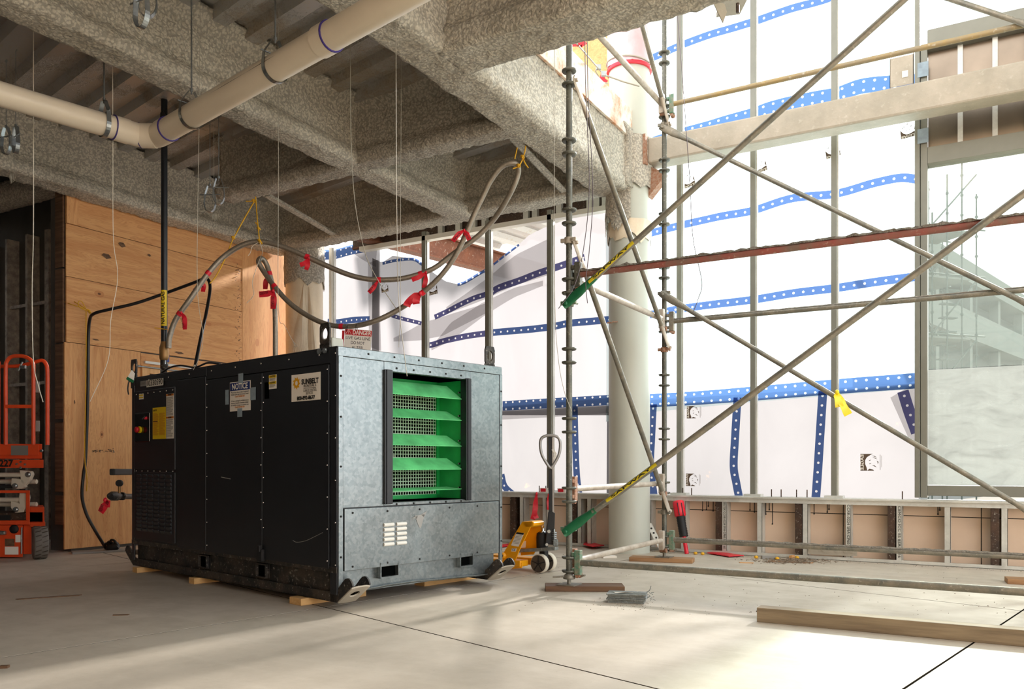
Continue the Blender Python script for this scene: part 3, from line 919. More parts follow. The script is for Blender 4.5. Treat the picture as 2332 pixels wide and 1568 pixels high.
beam('beam', 'sprayed beam running along the top of the plywood wall', (-8.56, -1.5, 0), (-8.56, 8.5, 0), iprof(.32, .07, .2, .6, BZ), M['spray'])
beam('beam', 'sprayed middle beam with the white drain pipe crossing under it', (-5.46, -1.5, 0), (-5.46, 8.25, 0), iprof(.30, .07, .18, .6, BZ), M['spray'])
beam('beam', 'sprayed edge beam under the rust-stained slab edge, ending at the round column', (-3.52, -1.5, 0), (-3.52, 8.35, 0), [(-.18, BZ+.01), (-.15, BZ-.01), (.15, BZ-.01), (.19, BZ+.02), (.195, BZ+.09), (.18, BZ+.13), (.178, BZ+.57), (-.27, BZ+.62), (-.19, BZ+.55), (-.15, BZ+.48), (-.15, BZ+.18), (-.2, BZ+.12), (-.185, BZ+.08)], M['spray'])
beam('beam', 'short sprayed cross beam between middle beam and edge beam, over the hose loop', (-5.4, 6.32, 0), (-3.6, 6.32, 0), iprof(.27, .06, .16, .6, BZ), M['spray_dark'])
beam('beam', 'sprayed cross beam between plywood-side beam and middle beam', (-7.35, 6.36, 0), (-5.5, 6.34, 0), iprof(.27, .06, .16, .6, BZ), M['spray_dark'])
beam('beam', 'sprayed perimeter beam along the head of the plastic-sheeted wall', (-8.6, 8.32, 0), (-3.3, 8.3, 0), iprof(.30, .07, .22, .6, BZ+.03), M['spray'])
beam('beam', 'sprayed cross beam at the edge of the ceiling above the scaffold top', (-3.4, 5.02, 0), (-1.35, 5.02, 0), iprof(.42, .09, .34, .6, BZ), M['spray'])
beam('beam', 'rough sprayed round beam in the dark alcove left of the plywood', (-8.75, 5.45, 0), (-11.6, 5.45, 0), [(-.12, 4.0), (.0, 3.95), (.12, 4.0), (.15, 4.12), (.1, 4.24), (-.1, 4.24), (-.15, 4.12)], M['spray_dark'])
def angle_brace(label, a, b):
    d = (b-a).normalized(); s = d.cross(ZV).normalized()
    mb = MB().obox(a-s*.04, b-a, s*.085, ZV*.012).obox(a-s*.04, b-a, s*.012, ZV*.075)
    o = mb.build('angle_brace', M['spray'], origin=a); tag(o, label, 'brace', kind='structure')
angle_brace('thin sprayed steel angle under the deck left of the middle beam', PZ(606, 447, 3.93), PZ(772, 543, 3.95))
angle_brace('thin sprayed steel angle that holds up the hose loop', PZ(1160, 308, 3.93), PZ(1288, 442, 3.95))
# sprayed haunch where beams meet the columns
# slab edge plate with stains
MB_ = MB().box(-3.34, -3.31, 5.24, 8.48, 4.45, 4.76)
o = MB_.build('slab_edge_plate', M['edge'], bevel=.004); tag(o, 'whitish slab edge plate with orange rust stains above the edge beam', 'slab edge', kind='structure')
# ---- round columns
col = thing('column', 'round pale column standing behind the scaffold leg with sprayed collar', 'column', (-3.42, 8.5, 0), kind='structure')
MB().lathe([(.225, 0), (.225, 3.42)], (-3.42, 8.5, 0), ZV, 40).build('lower_shaft', M['colpaint'], col)
MB().lathe([(.222, 3.2), (.222, 5.86)], (-3.42, 8.5, 0), ZV, 40).build('upper_shaft', M['colpaint'], col)
def rough_sleeve(c, z0, z1, r, name, mat, parent, a0=0, a1=2*PI, edge=.1, n=48, amp=.012):
    mb = MB(); vs_ = []; rows = max(6, int((z1-z0)/.06)); k = n if a1-a0 > 6.2 else n+1
    for j in range(rows+1):
        for i in range(k):
            a = a0+(a1-a0)*i/n
            zb = z0+edge*(noise.noise(Vector((math.cos(a)*2, math.sin(a)*2, 3)))+.3*noise.noise(Vector((math.cos(a)*9, math.sin(a)*9, 1))))
            z = zb+(z1-zb)*j/rows
            q = Vector((c[0]+math.cos(a)*r, c[1]+math.sin(a)*r, z))
            rr = r+amp*(noise.noise(q*9)+.6*noise.noise(q*22))
            vs_.append(Vector((c[0]+math.cos(a)*rr, c[1]+math.sin(a)*rr, z)))
    for j in range(rows):
        for i in range(n):
            i2 = (i+1) % k
            mb.f.append((j*k+i, j*k+i2, (j+1)*k+i2, (j+1)*k+i)); mb.sm.append(True)
    mb.v = vs_
    return mb.build(name, mat, parent)
rough_sleeve((-3.42, 8.5), 3.5, 4.5, .26, 'spray_collar', M['spray'], col, 2.9, 5.15, .32)
rough_sleeve((-3.42, 8.5), 3.95, 4.5, .25, 'spray_collar', M['spray'], col, 0, 2*PI, .06)
rough_sleeve((-3.42, 8.5), 3.38, 3.6, .235, 'torn_plastic', M['cream'], col, 0, 2*PI, .12, 48, .02)
rough_sleeve((-3.42, 8.5), 5.28, 6.6, .242, 'pink_wrap', M['pink'], col, 0, 2*PI, .03, 48, .012)
MB().lathe([(.246, 5.255), (.25, 5.27), (.246, 5.29)], (-3.42, 8.5, 0), ZV, 40).build('red_band', M['redtape'], col)
for z in (5.95, 6.12): MB().torus((-3.42, 8.5, z), (.05, .1, 1), .25, .009, 40, 6).build('cable_wrap', M['wire'], col)
MB().torus((-3.42, 8.5, 5.33), (.12, .05, 1), .25, .008, 40, 6).build('cable_wrap', M['wire'], col)
mb = MB()
for x, y, s in ((1392, 735, 14), (1404, 733, 22), (1398, 1150, 0)):
    if s: p = PY(x, y, 8.29); mb.cbox(p-Vector((.01, .02, 0)), RV*.06, FV*.012, ZV*.012)
mb.build('scorch_mark', M['rust'], col)
p = PD(1466, 885, 8.93); MB().prism([p+RV*-.03+ZV*-.07, p+RV*.025+ZV*-.06, p+RV*.035+ZV*.05, p+RV*-.01+ZV*.07, p+RV*-.04+ZV*.01], FV*.006).build('sticker', M['redtape'], col)
col2 = thing('column', 'plastic-wrapped sprayed column at the end of the plywood wall', 'column', (-8.29, 8.55, 0), kind='structure')
MB().lathe([(.25, 0), (.255, 3.7)], (-8.29, 8.55, 0), ZV, 32).build('wrap', M['cream'], col2)
rough_sleeve((-8.29, 8.55), 3.45, 4.5, .275, 'spray_collar', M['spray_dark'], col2, 0, 2*PI, .12)
mb = MB()
top = Vector((-8.12, 8.36, 3.42))
for i in range(26):
    a = PI*1.02+1.0*PI*i/26
    b = Vector((-8.29+.262*math.cos(a), 8.55+.262*math.sin(a), 1.6+.25*math.sin(i*1.7)))
    q = Vector((-8.29+.265*math.cos(a*.25+5.4*.75), 8.55+.265*math.sin(a*.25+5.4*.75), 2.6))
    mb.tube([top, (top+q)/2, q, b], [.004, .007, .007, .004], 5)
mb.build('wrap_crease', M['cream'], col2)
MB().prism([Vector((-8.06, 8.4, 3.4)), Vector((-8.02, 8.42, 3.0)), Vector((-7.96, 8.44, 2.35)), Vector((-8.0, 8.42, 2.2)), Vector((-8.08, 8.4, 2.6))], (.01, .02, 0)).build('loose_wrap', M['cream'], col2)

# ---- plywood partition, left wall
WX = -8.74
wl = thing('wall_left', 'plywood sheet partition behind the black heater', 'wall', (WX, 5.4, 0), kind='structure')
def ply(y0, y1, z0, z1, mat, th=.018, name='plywood_sheet', off=0):
    return MB().box(WX-th, WX+off, y0+.003, y1-.003, z0+.003, z1-.003).build(name, M[mat], wl, bevel=.002)
ply(5.52, 7.86, 3.60, 3.98, 'ply_h'); ply(5.38, 5.52, 3.60, 3.98, 'ply_v', off=.012)
ply(5.38, 7.84, 3.02, 3.60, 'ply_h'); ply(5.38, 7.84, 2.30, 3.02, 'ply_h', off=.004)
ply(5.36, 6.30, .03, 2.30, 'ply_v', off=.002)
ply(7.56, 7.84, .03, 2.28, 'ply_v'); ply(6.30, 7.56, 2.14, 2.29, 'ply_h')
ply(7.84, 8.76, 2.0, 3.98, 'ply_v', off=.004); ply(7.84, 8.76, .03, 2.0, 'ply_v')
ply(6.40, 7.46, .05, 2.05, 'ply_v', name='door_leaf', off=-.02)
for a in ((6.30, 6.40, .03, 2.14), (7.46, 7.56, .03, 2.14)): MB().box(WX-.05, WX+.03, a[0], a[1], a[2], a[3]).build('door_jamb', M['pine'], wl, bevel=.003)
MB().box(WX-.05, WX+.03, 6.40, 7.46, 2.05, 2.14).build('door_head', M['pine'], wl, bevel=.003)
MB().box(WX, WX+.03, 6.34, 7.6, 2.165, 2.195).build('lit_gap_strip', M['white_paint'], wl)  # white strip painted for the bright daylight gap over the door
MB().cyl((WX+.05, 6.24, 2.12), (WX+.05, 6.95, 2.115), .009, 8).cyl((WX+.05, 6.22, 2.12), (WX+.05, 6.25, 2.12), .016, 8).build('closer_rod', M['steel'], wl)
MB().box(WX+.005, WX+.09, 6.42, 8.5, .0, .02).build('floor_strip', M['white_paint'], wl)
MB().bar((WX+.05, 6.52, .12), (WX+.03, 6.72, .75), .03, .06).build('prop_board', M['pine'], wl)
for z0, z1 in ((.3, .62), (.66, 1.42), (1.46, 2.28), (2.3, 3.1), (3.12, 3.97)):
    MB().box(WX-.16, WX-.02, 5.355, 5.375, z0, z1).build('edge_board', M['plank'], wl)
MB().box(WX-.4, WX-.018, 5.45, 8.78, 0, 4.0).build('core_framing', M['darkwall'], wl)
mb = MB()
for px, py, w, h in ((243, 583, 24, 10), (278, 557, 18, 10), (340, 581, 10, 5), (408, 803, 28, 5), (218, 773, 18, 3), (170, 915, 3, 8)):
    p = PX(px, py, WX+.006); k = .0052
    mb.prism([p+Vector((0, -w*k*.5, 0)), p+Vector((0, 0, -h*k*.6)), p+Vector((0, w*k*.5, -h*k*.2)), p+Vector((0, w*k*.2, h*k*.5)), p+Vector((0, -w*k*.3, h*k*.5))], (.001, 0, 0))
mb.build('knot_patch', M['plank'], wl)
mb = MB()
for i in range(60):
    p = PX(543+RND.gauss(0, 4), RND.uniform(600, 850), WX+.006); mb.cbox(p, (0, .009, 0), (0, 0, .009), (.003, 0, 0))
for i in range(40):
    p = PX(RND.uniform(210, 260), 1026+RND.gauss(0, 2), WX+.006); mb.cbox(p, (0, .014, 0), (0, 0, .005), (.003, 0, 0))
o = mb.build('nail_heads', M['darksteel'], wl); o['kind'] = 'stuff'

# ---- dark alcove left of the plywood
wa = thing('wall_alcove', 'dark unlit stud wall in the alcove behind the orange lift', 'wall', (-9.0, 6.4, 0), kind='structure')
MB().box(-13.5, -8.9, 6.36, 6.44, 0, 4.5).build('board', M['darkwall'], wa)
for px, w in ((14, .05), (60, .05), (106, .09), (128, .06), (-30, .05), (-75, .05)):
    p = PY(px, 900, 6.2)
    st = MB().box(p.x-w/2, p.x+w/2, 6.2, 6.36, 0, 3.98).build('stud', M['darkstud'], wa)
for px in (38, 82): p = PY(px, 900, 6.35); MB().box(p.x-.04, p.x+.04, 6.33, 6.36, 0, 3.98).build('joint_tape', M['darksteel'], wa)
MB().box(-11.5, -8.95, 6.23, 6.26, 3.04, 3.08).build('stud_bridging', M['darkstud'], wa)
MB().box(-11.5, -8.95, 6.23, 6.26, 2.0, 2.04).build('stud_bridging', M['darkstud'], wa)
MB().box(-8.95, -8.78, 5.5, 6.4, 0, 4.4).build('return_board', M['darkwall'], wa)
MB().box(-13.6, -13.45, -3.2, 6.4, 0, 4.5).build('added_side_board', M['darkwall'], wa)  # unseen side wall, added to keep reflections in the black heater dark

# ---- knee wall under the windows
KY = 8.80
wb = thing('wall_back', 'low steel-stud knee wall with tan boards under the plastic sheeting', 'wall', (-3, KY, 0), kind='structure')
x = -8.6
while x < 4.6:
    x1 = min(x+1.22, 4.6)
    MB().box(x+.004, x1-.004, KY+.15, KY+.165, .02, .455).build('tan_board', M['gyp'], wb)
    MB().box(x+.004, x1-.004, KY+.153, KY+.168, .463, .60).build('tan_board', M['gyp'], wb)
    x = x1
MB().box(-8.6, 4.6, KY+.17, KY+.19, 0, .62).build('board_backing', M['ink'], wb)
def kx(px): return PY(px, 1200, KY).x
for px in (1188, 1240, 1320, 1342, 1478, 1556, 1650, 1730, 1834, 1932, 2048, 2158, 2288):
    X = kx(px); w = .05
    MB().box(X-w/2, X+w/2, KY, KY+.004, .02, .60).box(X+w/2-.004, X+w/2, KY, KY+.15, .02, .60).build('stud', M['stud'], wb)
for px in (2330+120, 2330+250, 2330+400): 
    X = kx(px)
    MB().box(X-.025, X+.025, KY, KY+.15, .02, .60).build('stud', M['stud'], wb)
for px in (1166, 1306, 1636, 1818, 2030, 2266): 
    X = kx(px); MB().box(X-.035, X+.035, KY+.01, KY+.14, .0, .60).build('steel_post', M['darksteel'], wb, bevel=.004)
MB().box(-8.6, 4.6, KY-.004, KY+.17, .60, .604).box(-8.6, 4.6, KY-.004, KY, .56, .60).build('top_track', M['stud'], wb)
MB().box(-8.6, 4.6, KY-.004, KY+.15, .0, .004).box(-8.6, 4.6, KY-.004, KY, .0, .035).build('bottom_track', M['stud'], wb)
MB().box(-8.6, 4.6, KY-.02, KY+.23, .604, .622).build('sill_plate', M['stud'], wb)
mb = MB()
for px, ln in ((1600, .1), (1609, .09), (1613, .05), (1624, .1), (1630, .04), (1634, .1), (1642, .09), (1708, .08), (1718, .1), (1744, .12), (1752, .07), (1759, .22), (1854, .1), (1884, .08), (1888, .05), (2136, .07), (2140, .03)):
    p = PY(px, 1190, KY+.148); mb.cyl(Vector((p.x, KY+.15, .56)), Vector((p.x, KY+.15, .56-ln)), .004, 5).cyl(Vector((p.x, KY+.15, .56-ln)), Vector((p.x, KY+.15, .545-ln)), .007, 5)
mb.build('tar_drip', M['ink'], wb)
for px in (1555, 1575, 1757, 1779, 1814, 1838, 2055, 1228, 1243):
    p = PY(px, 1125, KY+.1); MB().cyl(Vector((p.x, KY+.1, .62)), Vector((p.x, KY+.1, .70)), .006, 6).build('anchor_pin', M['darksteel'], wb)
mb = MB().box(kx(1840), kx(1952), KY-.012, KY-.004, .05, .14)
for px in (1845, 1876, 1906, 1925, 1940): X = kx(px); mb.lathe([(.016, 0), (.016, .006)], (X, KY-.012, .095), (0,-1,0), 10)
mb.build('drilled_plate', M['hss'], wb)
# vertical studs of the window frame, standing on the sill
SY = 8.9
def mull(px, z0, z1, name='mullion', w=.055, mat='alu', lettered=False):
    X = PY(px, 900, SY).x
    o = MB().box(X-w/2, X+w/2, SY, SY+.09, z0, z1).build(name, M[mat], wb, bevel=.003)
    MB().box(X+w/2, X+w/2+.012, SY+.03, SY+.08, z0, z1).build('side_flange', M['stud'], wb)
    if z0 < .7: MB().box(X-.09, X+.09, SY-.03, SY+.1, .622, .645).build('foot_clip', M['stud'], wb)
    if lettered:
        for k in range(3): lettering('CEMCO 2FS CVS CCRR-0224 SFIA CP60 50KSI', wb, Vector((X-.004, SY-.002, 1.9+k*2.2)), (0,0,-1), (1,0,0), .035, M['inkgrey'])
    return X
for px in (1546, 1714, 1899): mull(px, .62, 8.2, lettered=False)
for px in (964, 1109, 1250): mull(px, .62, 4.05, 'window_stud', .06)
mull(752, .62, 4.05, 'window_stud', .05, 'white_paint')
for px, t in ((1650, 'SBSTEK CCRR-0224 SFIA CP60 50KSI 60'), (1932, 'CCRR-0224 SFIA CP60 50KSI'), (2048, 'CEMCO ICC ES ESR-3016')):
    lettering(t, wb, Vector((kx(px), KY-.003, .31)), (0,0,-1), (1,0,0), .036, M['ink'], width=.5)
# window head framing above the left studs
MB().box(-7.6, -3.6, SY+.0, SY+.1, 3.93, 3.99).build('head_track', M['white_paint'], wb)
for px in (1000, 1040, 1075, 1100, 1195, 1215, 1270, 1340, 1356, 1375):
    X = PY(px, 480, SY).x; MB().box(X-.035, X+.035, SY+.02, SY+.08, 3.99, 4.3).build('cripple_stud', M['stud'], wb)
MB().box(-7.8, -3.55, SY+.1, SY+.13, 3.99, 4.4).build('rusty_closure', M['darksteel'], wb)
MB().box(-7.8, -3.55, SY+.085, SY+.1, 4.0, 4.02).build('closure_lip', M['rustbeam'], wb)
# unseen rear wall, added to cut open sky and keep reflections dark
rw = thing('wall_rear_added', 'unseen wall added behind the camera to hold back sky light', 'wall', (-9, -3.2, 0), kind='structure')
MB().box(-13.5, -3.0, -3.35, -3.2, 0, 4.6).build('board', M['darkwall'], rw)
MB().box(-3.0, 7, -3.35, -3.2, 0, 8.6).build('board', M['gyp'], rw)
ar = MB().box(-3.3, 7.2, 5.15, 9.3, 8.7, 8.85).box(1.6, 7.2, -3.3, 5.15, 8.7, 8.85).build('roof', M['concrete']); tag(ar, 'unseen concrete roof slab added over the open part of the hall to block high sky', 'roof', kind='structure')  # unseen slab, added to keep high sky light off the floor

# ---- square tube beam across the windows
hb = thing('tube_beam', 'dusty square steel tube beam spanning the windows at head height', 'beam', (-3.2, 8.45, 4.2), kind='structure')
MB().box(-3.18, 4.4, 8.42, 8.66, 4.2, 4.47).build('tube', M['hss'], hb, bevel=.02)
MB().box(-3.21, -3.18, 8.36, 8.68, 4.18, 4.5).build('end_plate', M['rust'], hb)
MB().prism([Vector((-3.2, 8.5, 4.2)), Vector((-3.2, 8.5, 3.86)), Vector((-3.05, 8.5, 4.02)), Vector((-3.02, 8.5, 4.1))], (0, .12, 0)).build('seat_bracket', M['rust'], hb)
X = PY(2056, 185, 8.5).x
b = MB().box(X-.105, X+.095, 8.43, 8.435, 4.47, 4.74).box(X-.105, X-.1, 8.43, 8.5, 4.47, 4.82).box(X+.09, X+.095, 8.43, 8.5, 4.47, 4.85)
b.build('clip_plate', M['hss'], hb); MB().box(X+.0, X+.05, 8.425, 8.43, 4.54, 4.6).build('clip_slot', M['white_paint'], hb)
# hanging end plate on the cross beam
bp = thing('beam_bracket', 'torn steel bracket hanging at the end of the cross beam', 'bracket', (-1.3, 5.0, 4.0), kind='structure')
p = PD(1640, 20, 5.4); MB().prism([p+RV*-.06+ZV*.08, p+RV*.03+ZV*.03, p+RV*.045-ZV*.02, p+RV*.02-ZV*.09, p-RV*.01-ZV*.03], FV*.012).build('plate', M['hss'], bp)
p = PD(1690, 2, 5.4); MB().obox(p-RV*.12, RV*.16+ZV*.02, FV*.2, ZV*.03).build('flange', M['hss'], bp)
p = PD(1680, 18, 5.4); MB().cyl(p+ZV*.03, p-ZV*.03, .012, 6).build('bolt', M['darksteel'], bp)
# upper floor: plywood guard and cable rail
uw = MB().box(-5.6, -3.66, 8.9, 8.92, 4.76, 7.4).build('plywood_guard', M['ply_h'], origin=(-4.6, 8.9, 4.76)); tag(uw, 'orange plywood sheet on the floor above beside the pink-wrapped column', 'plywood', kind='structure')
# ---- right-hand window
w1 = thing('window_1', 'tall dusty glazed window with grey aluminium frame on the right', 'window', (-.58, 8.9, .62), kind='structure')
WL = PY(2095, 900, SY).x
MB().box(WL-.045, WL+.0, SY-.02, SY+.14, .64, 8.2).build('mullion', M['alu'], w1, bevel=.004)
MB().box(WL+.004, WL+.065, SY, SY+.16, .64, 5.02).build('frame_jamb', M['alu'], w1, bevel=.004)
MB().box(WL+.065, 4.5, SY, SY+.16, .66, .76).build('bottom_rail', M['alu'], w1, bevel=.004)
MB().box(WL+.065, 4.5, SY, SY+.16, 3.86, 4.02).build('middle_rail', M['alu'], w1, bevel=.004)
MB().box(WL+.065, 4.5, SY-.02, SY+.16, 4.95, 5.14).build('top_rail', M['alu'], w1, bevel=.004)
MB().box(WL+.067, 4.5, SY+.075, SY+.083, 1.885, 3.858).build('pane', M['glass'], w1)
MB().box(WL+.067, 4.5, SY+.075, SY+.083, .762, 1.88).build('filmed_pane', M['film'], w1)
MB().box(WL+.067, 4.5, SY+.075, SY+.083, 5.14, 8.2).build('upper_pane', M['glass'], w1)
MB().box(3.2, 3.27, SY-.02, SY+.14, .64, 8.2).build('mullion', M['alu'], w1, bevel=.004)
for k, px in enumerate((2106, 2186, 2264, 2338, 2405)):
    pass
xs = [WL+.065]+[PY(p, 180, SY+.05).x for p in (2187, 2266, 2340)]+[.8, 1.15, 1.5]
for i in range(len(xs)-1): MB().box(xs[i]+.002, xs[i+1]-.002, SY+.06, SY+.08, 4.02, 4.95).build('back_pan', M['backpan'], w1)
for X in xs[1:-1]: MB().box(X-.022, X+.022, SY+.03, SY+.06, 4.02, 4.95).build('pan_stiffener', M['stud'], w1)
for px, py in ((2123, 95), (2219, 72)): p = PY(px, py, SY-.03); MB().box(p.x-.04, p.x+.04, SY+.02, SY+.055, p.z-.03, p.z+.03).build('angle_clip', M['stud'], w1)
for z in (4.7, 4.06): MB().box(WL-.02, WL+.075, SY-.024, SY-.02, z, z+.14).build('tape_patch', M['tape'], w1)
MB().box(WL+.9, WL+1.2, SY-.03, SY-.02, 5.0, 5.12).build('tape_patch', M['white_paint'], w1)

# ================================================================ PLASTIC SHEETING on the outside of the studs
PY0 = 9.12
def sp(px, py, dy=0): return PY(px, py, PY0+dy)
def wob(x, z, a=.03, k=1.0): return a*(noise.noise(Vector((x*1.3*k, z*.7*k, 1)))+.4*noise.noise(Vector((x*3.1*k, z*1.2*k, 5))))
def sheet(name, label, cat, top, bot, mat, nx=40, nz=40, amp=.03, dy=0, group=None, parent=None, nm=None):
    """top / bot: pixel polylines of the upper and lower edge, left to right, on the wall plane"""
    T = [sp(*p) for p in top]; B = [sp(*p) for p in bot]
    def at(L, t):
        xs_ = [p.x for p in L]; x = xs_[0]+(xs_[-1]-xs_[0])*t
        return x, float(np.interp(x, xs_, [p.z for p in L]))
    mb = MB(); vs_ = []
    for j in range(nz+1):
        for i in range(nx+1):
            xt, zt = at(T, i/nx); xb, zb = at(B, i/nx); s = j/nz
            x, z = xb+(xt-xb)*s, zb+(zt-zb)*s
            vs_.append(Vector((x, PY0+dy+wob(x, z, amp), z)))
    w = nx+1
    mb.add(vs_, [(j*w+i, j*w+i+1, (j+1)*w+i+1, (j+1)*w+i) for j in range(nz) for i in range(nx)], True)
    if parent is not None: return mb.build(nm, mat, parent)
    o = mb.build(name, mat, origin=(T[0].x, PY0+dy, B[0].z))
    return tag(o, label, cat, group)
def band(parent, pts, w, mat, dy=-.02, name='blue_band', amp=.03):
    P = catmull([sp(*p, dy) for p in pts], 10)
    mb = MB(); uv = []; vs_ = []; L = 0
    for i, p in enumerate(P):
        t = P[min(i+1, len(P)-1)]-P[max(i-1, 0)]; n = Vector((-t.z, 0, t.x)).normalized()
        if abs(t.x) > abs(t.z) and n.z < 0: n = -n
        if i: L += (p-P[i-1]).length
        for s in (-1, 1):
            q = p+n*(s*w/2); q.y = PY0+dy+wob(q.x, q.z, amp); vs_.append(q); uv.append((L, s*w/2))
    mb.add(vs_, [(2*i, 2*i+1, 2*i+3, 2*i+2) for i in range(len(P)-1)], True); mb.uv = uv
    return mb.build(name, mat, parent)
G = 'plastic sheets on the window wall'
s_up = sheet('plastic_sheet', 'tall white reinforced plastic sheet filling the upper windows behind the scaffold', 'plastic sheet',
             [(1380, -900), (2092, -900)], [(1380, 960), (1480, 938), (1714, 915), (2092, 884)], M['sheet'], 40, 70, group=G)
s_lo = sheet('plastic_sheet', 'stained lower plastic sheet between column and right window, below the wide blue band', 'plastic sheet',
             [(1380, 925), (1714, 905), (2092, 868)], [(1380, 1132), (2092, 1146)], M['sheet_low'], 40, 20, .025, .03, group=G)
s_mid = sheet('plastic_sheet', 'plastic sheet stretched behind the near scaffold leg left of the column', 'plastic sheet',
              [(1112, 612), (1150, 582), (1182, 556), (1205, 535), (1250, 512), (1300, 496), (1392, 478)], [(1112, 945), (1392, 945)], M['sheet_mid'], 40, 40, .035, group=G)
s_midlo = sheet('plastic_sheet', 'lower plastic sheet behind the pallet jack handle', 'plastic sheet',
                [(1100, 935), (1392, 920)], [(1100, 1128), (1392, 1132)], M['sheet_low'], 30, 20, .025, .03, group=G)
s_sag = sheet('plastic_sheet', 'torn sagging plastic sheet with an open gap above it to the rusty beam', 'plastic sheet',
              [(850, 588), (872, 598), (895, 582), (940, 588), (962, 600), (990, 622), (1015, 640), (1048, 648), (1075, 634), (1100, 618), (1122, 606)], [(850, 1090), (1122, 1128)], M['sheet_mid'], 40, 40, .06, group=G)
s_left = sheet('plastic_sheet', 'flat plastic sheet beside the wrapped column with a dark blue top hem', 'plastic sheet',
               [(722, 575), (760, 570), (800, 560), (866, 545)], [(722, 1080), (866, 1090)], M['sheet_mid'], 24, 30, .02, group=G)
# folds: overlapping layers that read greyer; last strip is a painted pole shadow
sheet('', '', '', [(1020, 700), (1060, 672), (1120, 628), (1180, 580), (1248, 545)], [(1020, 716), (1060, 700), (1120, 676), (1180, 650), (1248, 628)], M['fold_and_shadow'], 30, 8, .05, -.03, parent=s_mid, nm='fold_and_shadow')
sheet('', '', '', [(985, 790), (1030, 735), (1100, 690), (1180, 655), (1240, 640)], [(985, 798), (1030, 775), (1100, 722), (1180, 676), (1240, 652)], M['fold_and_shadow'], 30, 8, .05, -.035, parent=s_mid, nm='fold_and_shadow')
sheet('', '', '', [(900, 770), (960, 738), (1010, 722), (1110, 690)], [(900, 778), (960, 775), (1010, 765), (1110, 712)], M['fold_and_shadow'], 24, 6, .05, -.03, parent=s_sag, nm='fold_and_shadow')
sheet('', '', '', [(812, 580), (866, 545)], [(830, 592), (862, 610)], M['fold_and_shadow'], 8, 8, .03, -.05, parent=s_left, nm='turned_corner')
sheet('', '', '', [(842, 600), (866, 592)], [(845, 790), (872, 800)], M['fold_and_shadow'], 6, 20, .03, -.03, parent=s_left, nm='lap')
sheet('', '', '', [(1145, 926), (1392, 905)], [(1145, 955), (1250, 950), (1392, 940)], M['fold_and_shadow'], 30, 6, .03, -.01, parent=s_mid, nm='lap')
sheet('', '', '', [(2028, 905), (2092, 868)], [(2075, 1010), (2092, 1012)], M['fold_and_shadow'], 8, 8, .02, -.02, parent=s_lo, nm='fold_and_shadow')
sheet('', '', '', [(1905, 560), (1918, 548)], [(2068, 870), (2088, 862)], M['fold_and_shadow'], 3, 30, .02, .02, parent=s_up, nm='fold_and_shadow')  # slanting grey strip paints the shadow of an outside pole on the sheet
# bands
W1, W2 = .088, .155
band(s_up, [(1400, 165), (1480, 133), (1552, 103), (1620, 78), (1714, 50), (1800, 20), (1880, -2), (1980, -40)], W1, M['band1'])
band(s_up, [(1400, 355), (1480, 328), (1556, 305), (1640, 282), (1714, 262), (1760, 246), (1840, 228), (1903, 216), (1960, 196), (2030, 188), (2090, 186)], W2, M['band2'])
band(s_up, [(1470, 535), (1556, 512), (1640, 492), (1714, 478), (1800, 452), (1903, 440), (1990, 416), (2050, 405), (2088, 408)], W1, M['band1'])
band(s_up, [(1400, 725), (1480, 716), (1556, 702), (1714, 682), (1800, 668), (1903, 655), (2000, 640), (2088, 630)], W1, M['band1'])
band(s_up, [(1385, 918), (1480, 912), (1600, 905), (1714, 896), (1903, 880), (2088, 866)], W2, M['band2'], -.03)
band(s_mid, [(1118, 757), (1180, 752), (1250, 745), (1300, 735), (1392, 727)], W1, M['band1'])
band(s_mid, [(1145, 924), (1250, 918), (1392, 910)], W2*.8, M['band2'], -.03)
band(s_mid, [(1116, 668), (1135, 656), (1180, 640), (1220, 624), (1260, 610), (1330, 585)], W1, M['bandp'], -.05)
band(s_mid, [(1116, 608), (1150, 582), (1182, 557)], .03, M['band1'], -.03, 'hem')
band(s_sag, [(990, 722), (1020, 708), (1050, 692), (1080, 678), (1112, 668)], W1*.8, M['bandp'], -.05)
band(s_sag, [(885, 714), (905, 722), (960, 736)], W1*.6, M['bandp'], -.05)
band(s_sag, [(960, 788), (985, 784), (1010, 776), (1060, 765), (1116, 757)], W1*.9, M['bandp'], -.05)
band(s_sag, [(872, 600), (900, 593), (940, 590), (962, 602)], .04, M['band1'], -.04, 'hem')
band(s_sag, [(1042, 648), (1060, 642), (1090, 624), (1118, 608)], .04, M['band1'], -.04, 'hem')
band(s_left, [(722, 580), (760, 578), (800, 568), (842, 562)], .14, M['band2'], -.03)
band(s_left, [(745, 732), (765, 733), (800, 728), (843, 727)], W1, M['band1'], -.03)
band(s_midlo, [(1308, 925), (1310, 1000), (1314, 1080), (1320, 1131)], W1, M['band1'], -.03)
band(s_midlo, [(1140, 1080), (1148, 1108), (1172, 1130)], W1, M['band1'], -.03)
band(s_lo, [(1488, 920), (1484, 1000), (1482, 1060), (1490, 1132)], W1, M['band1'], -.03)
band(s_lo, [(1680, 905), (1674, 990), (1670, 1060), (1676, 1100), (1683, 1136)], W1, M['band1'], -.03)
band(s_lo, [(1874, 890), (1868, 980), (1862, 1070), (1857, 1139)], W1, M['band1'], -.03)
band(s_lo, [(2056, 890), (2070, 935), (2088, 985)], W1*1.2, M['bandp'], -.05)
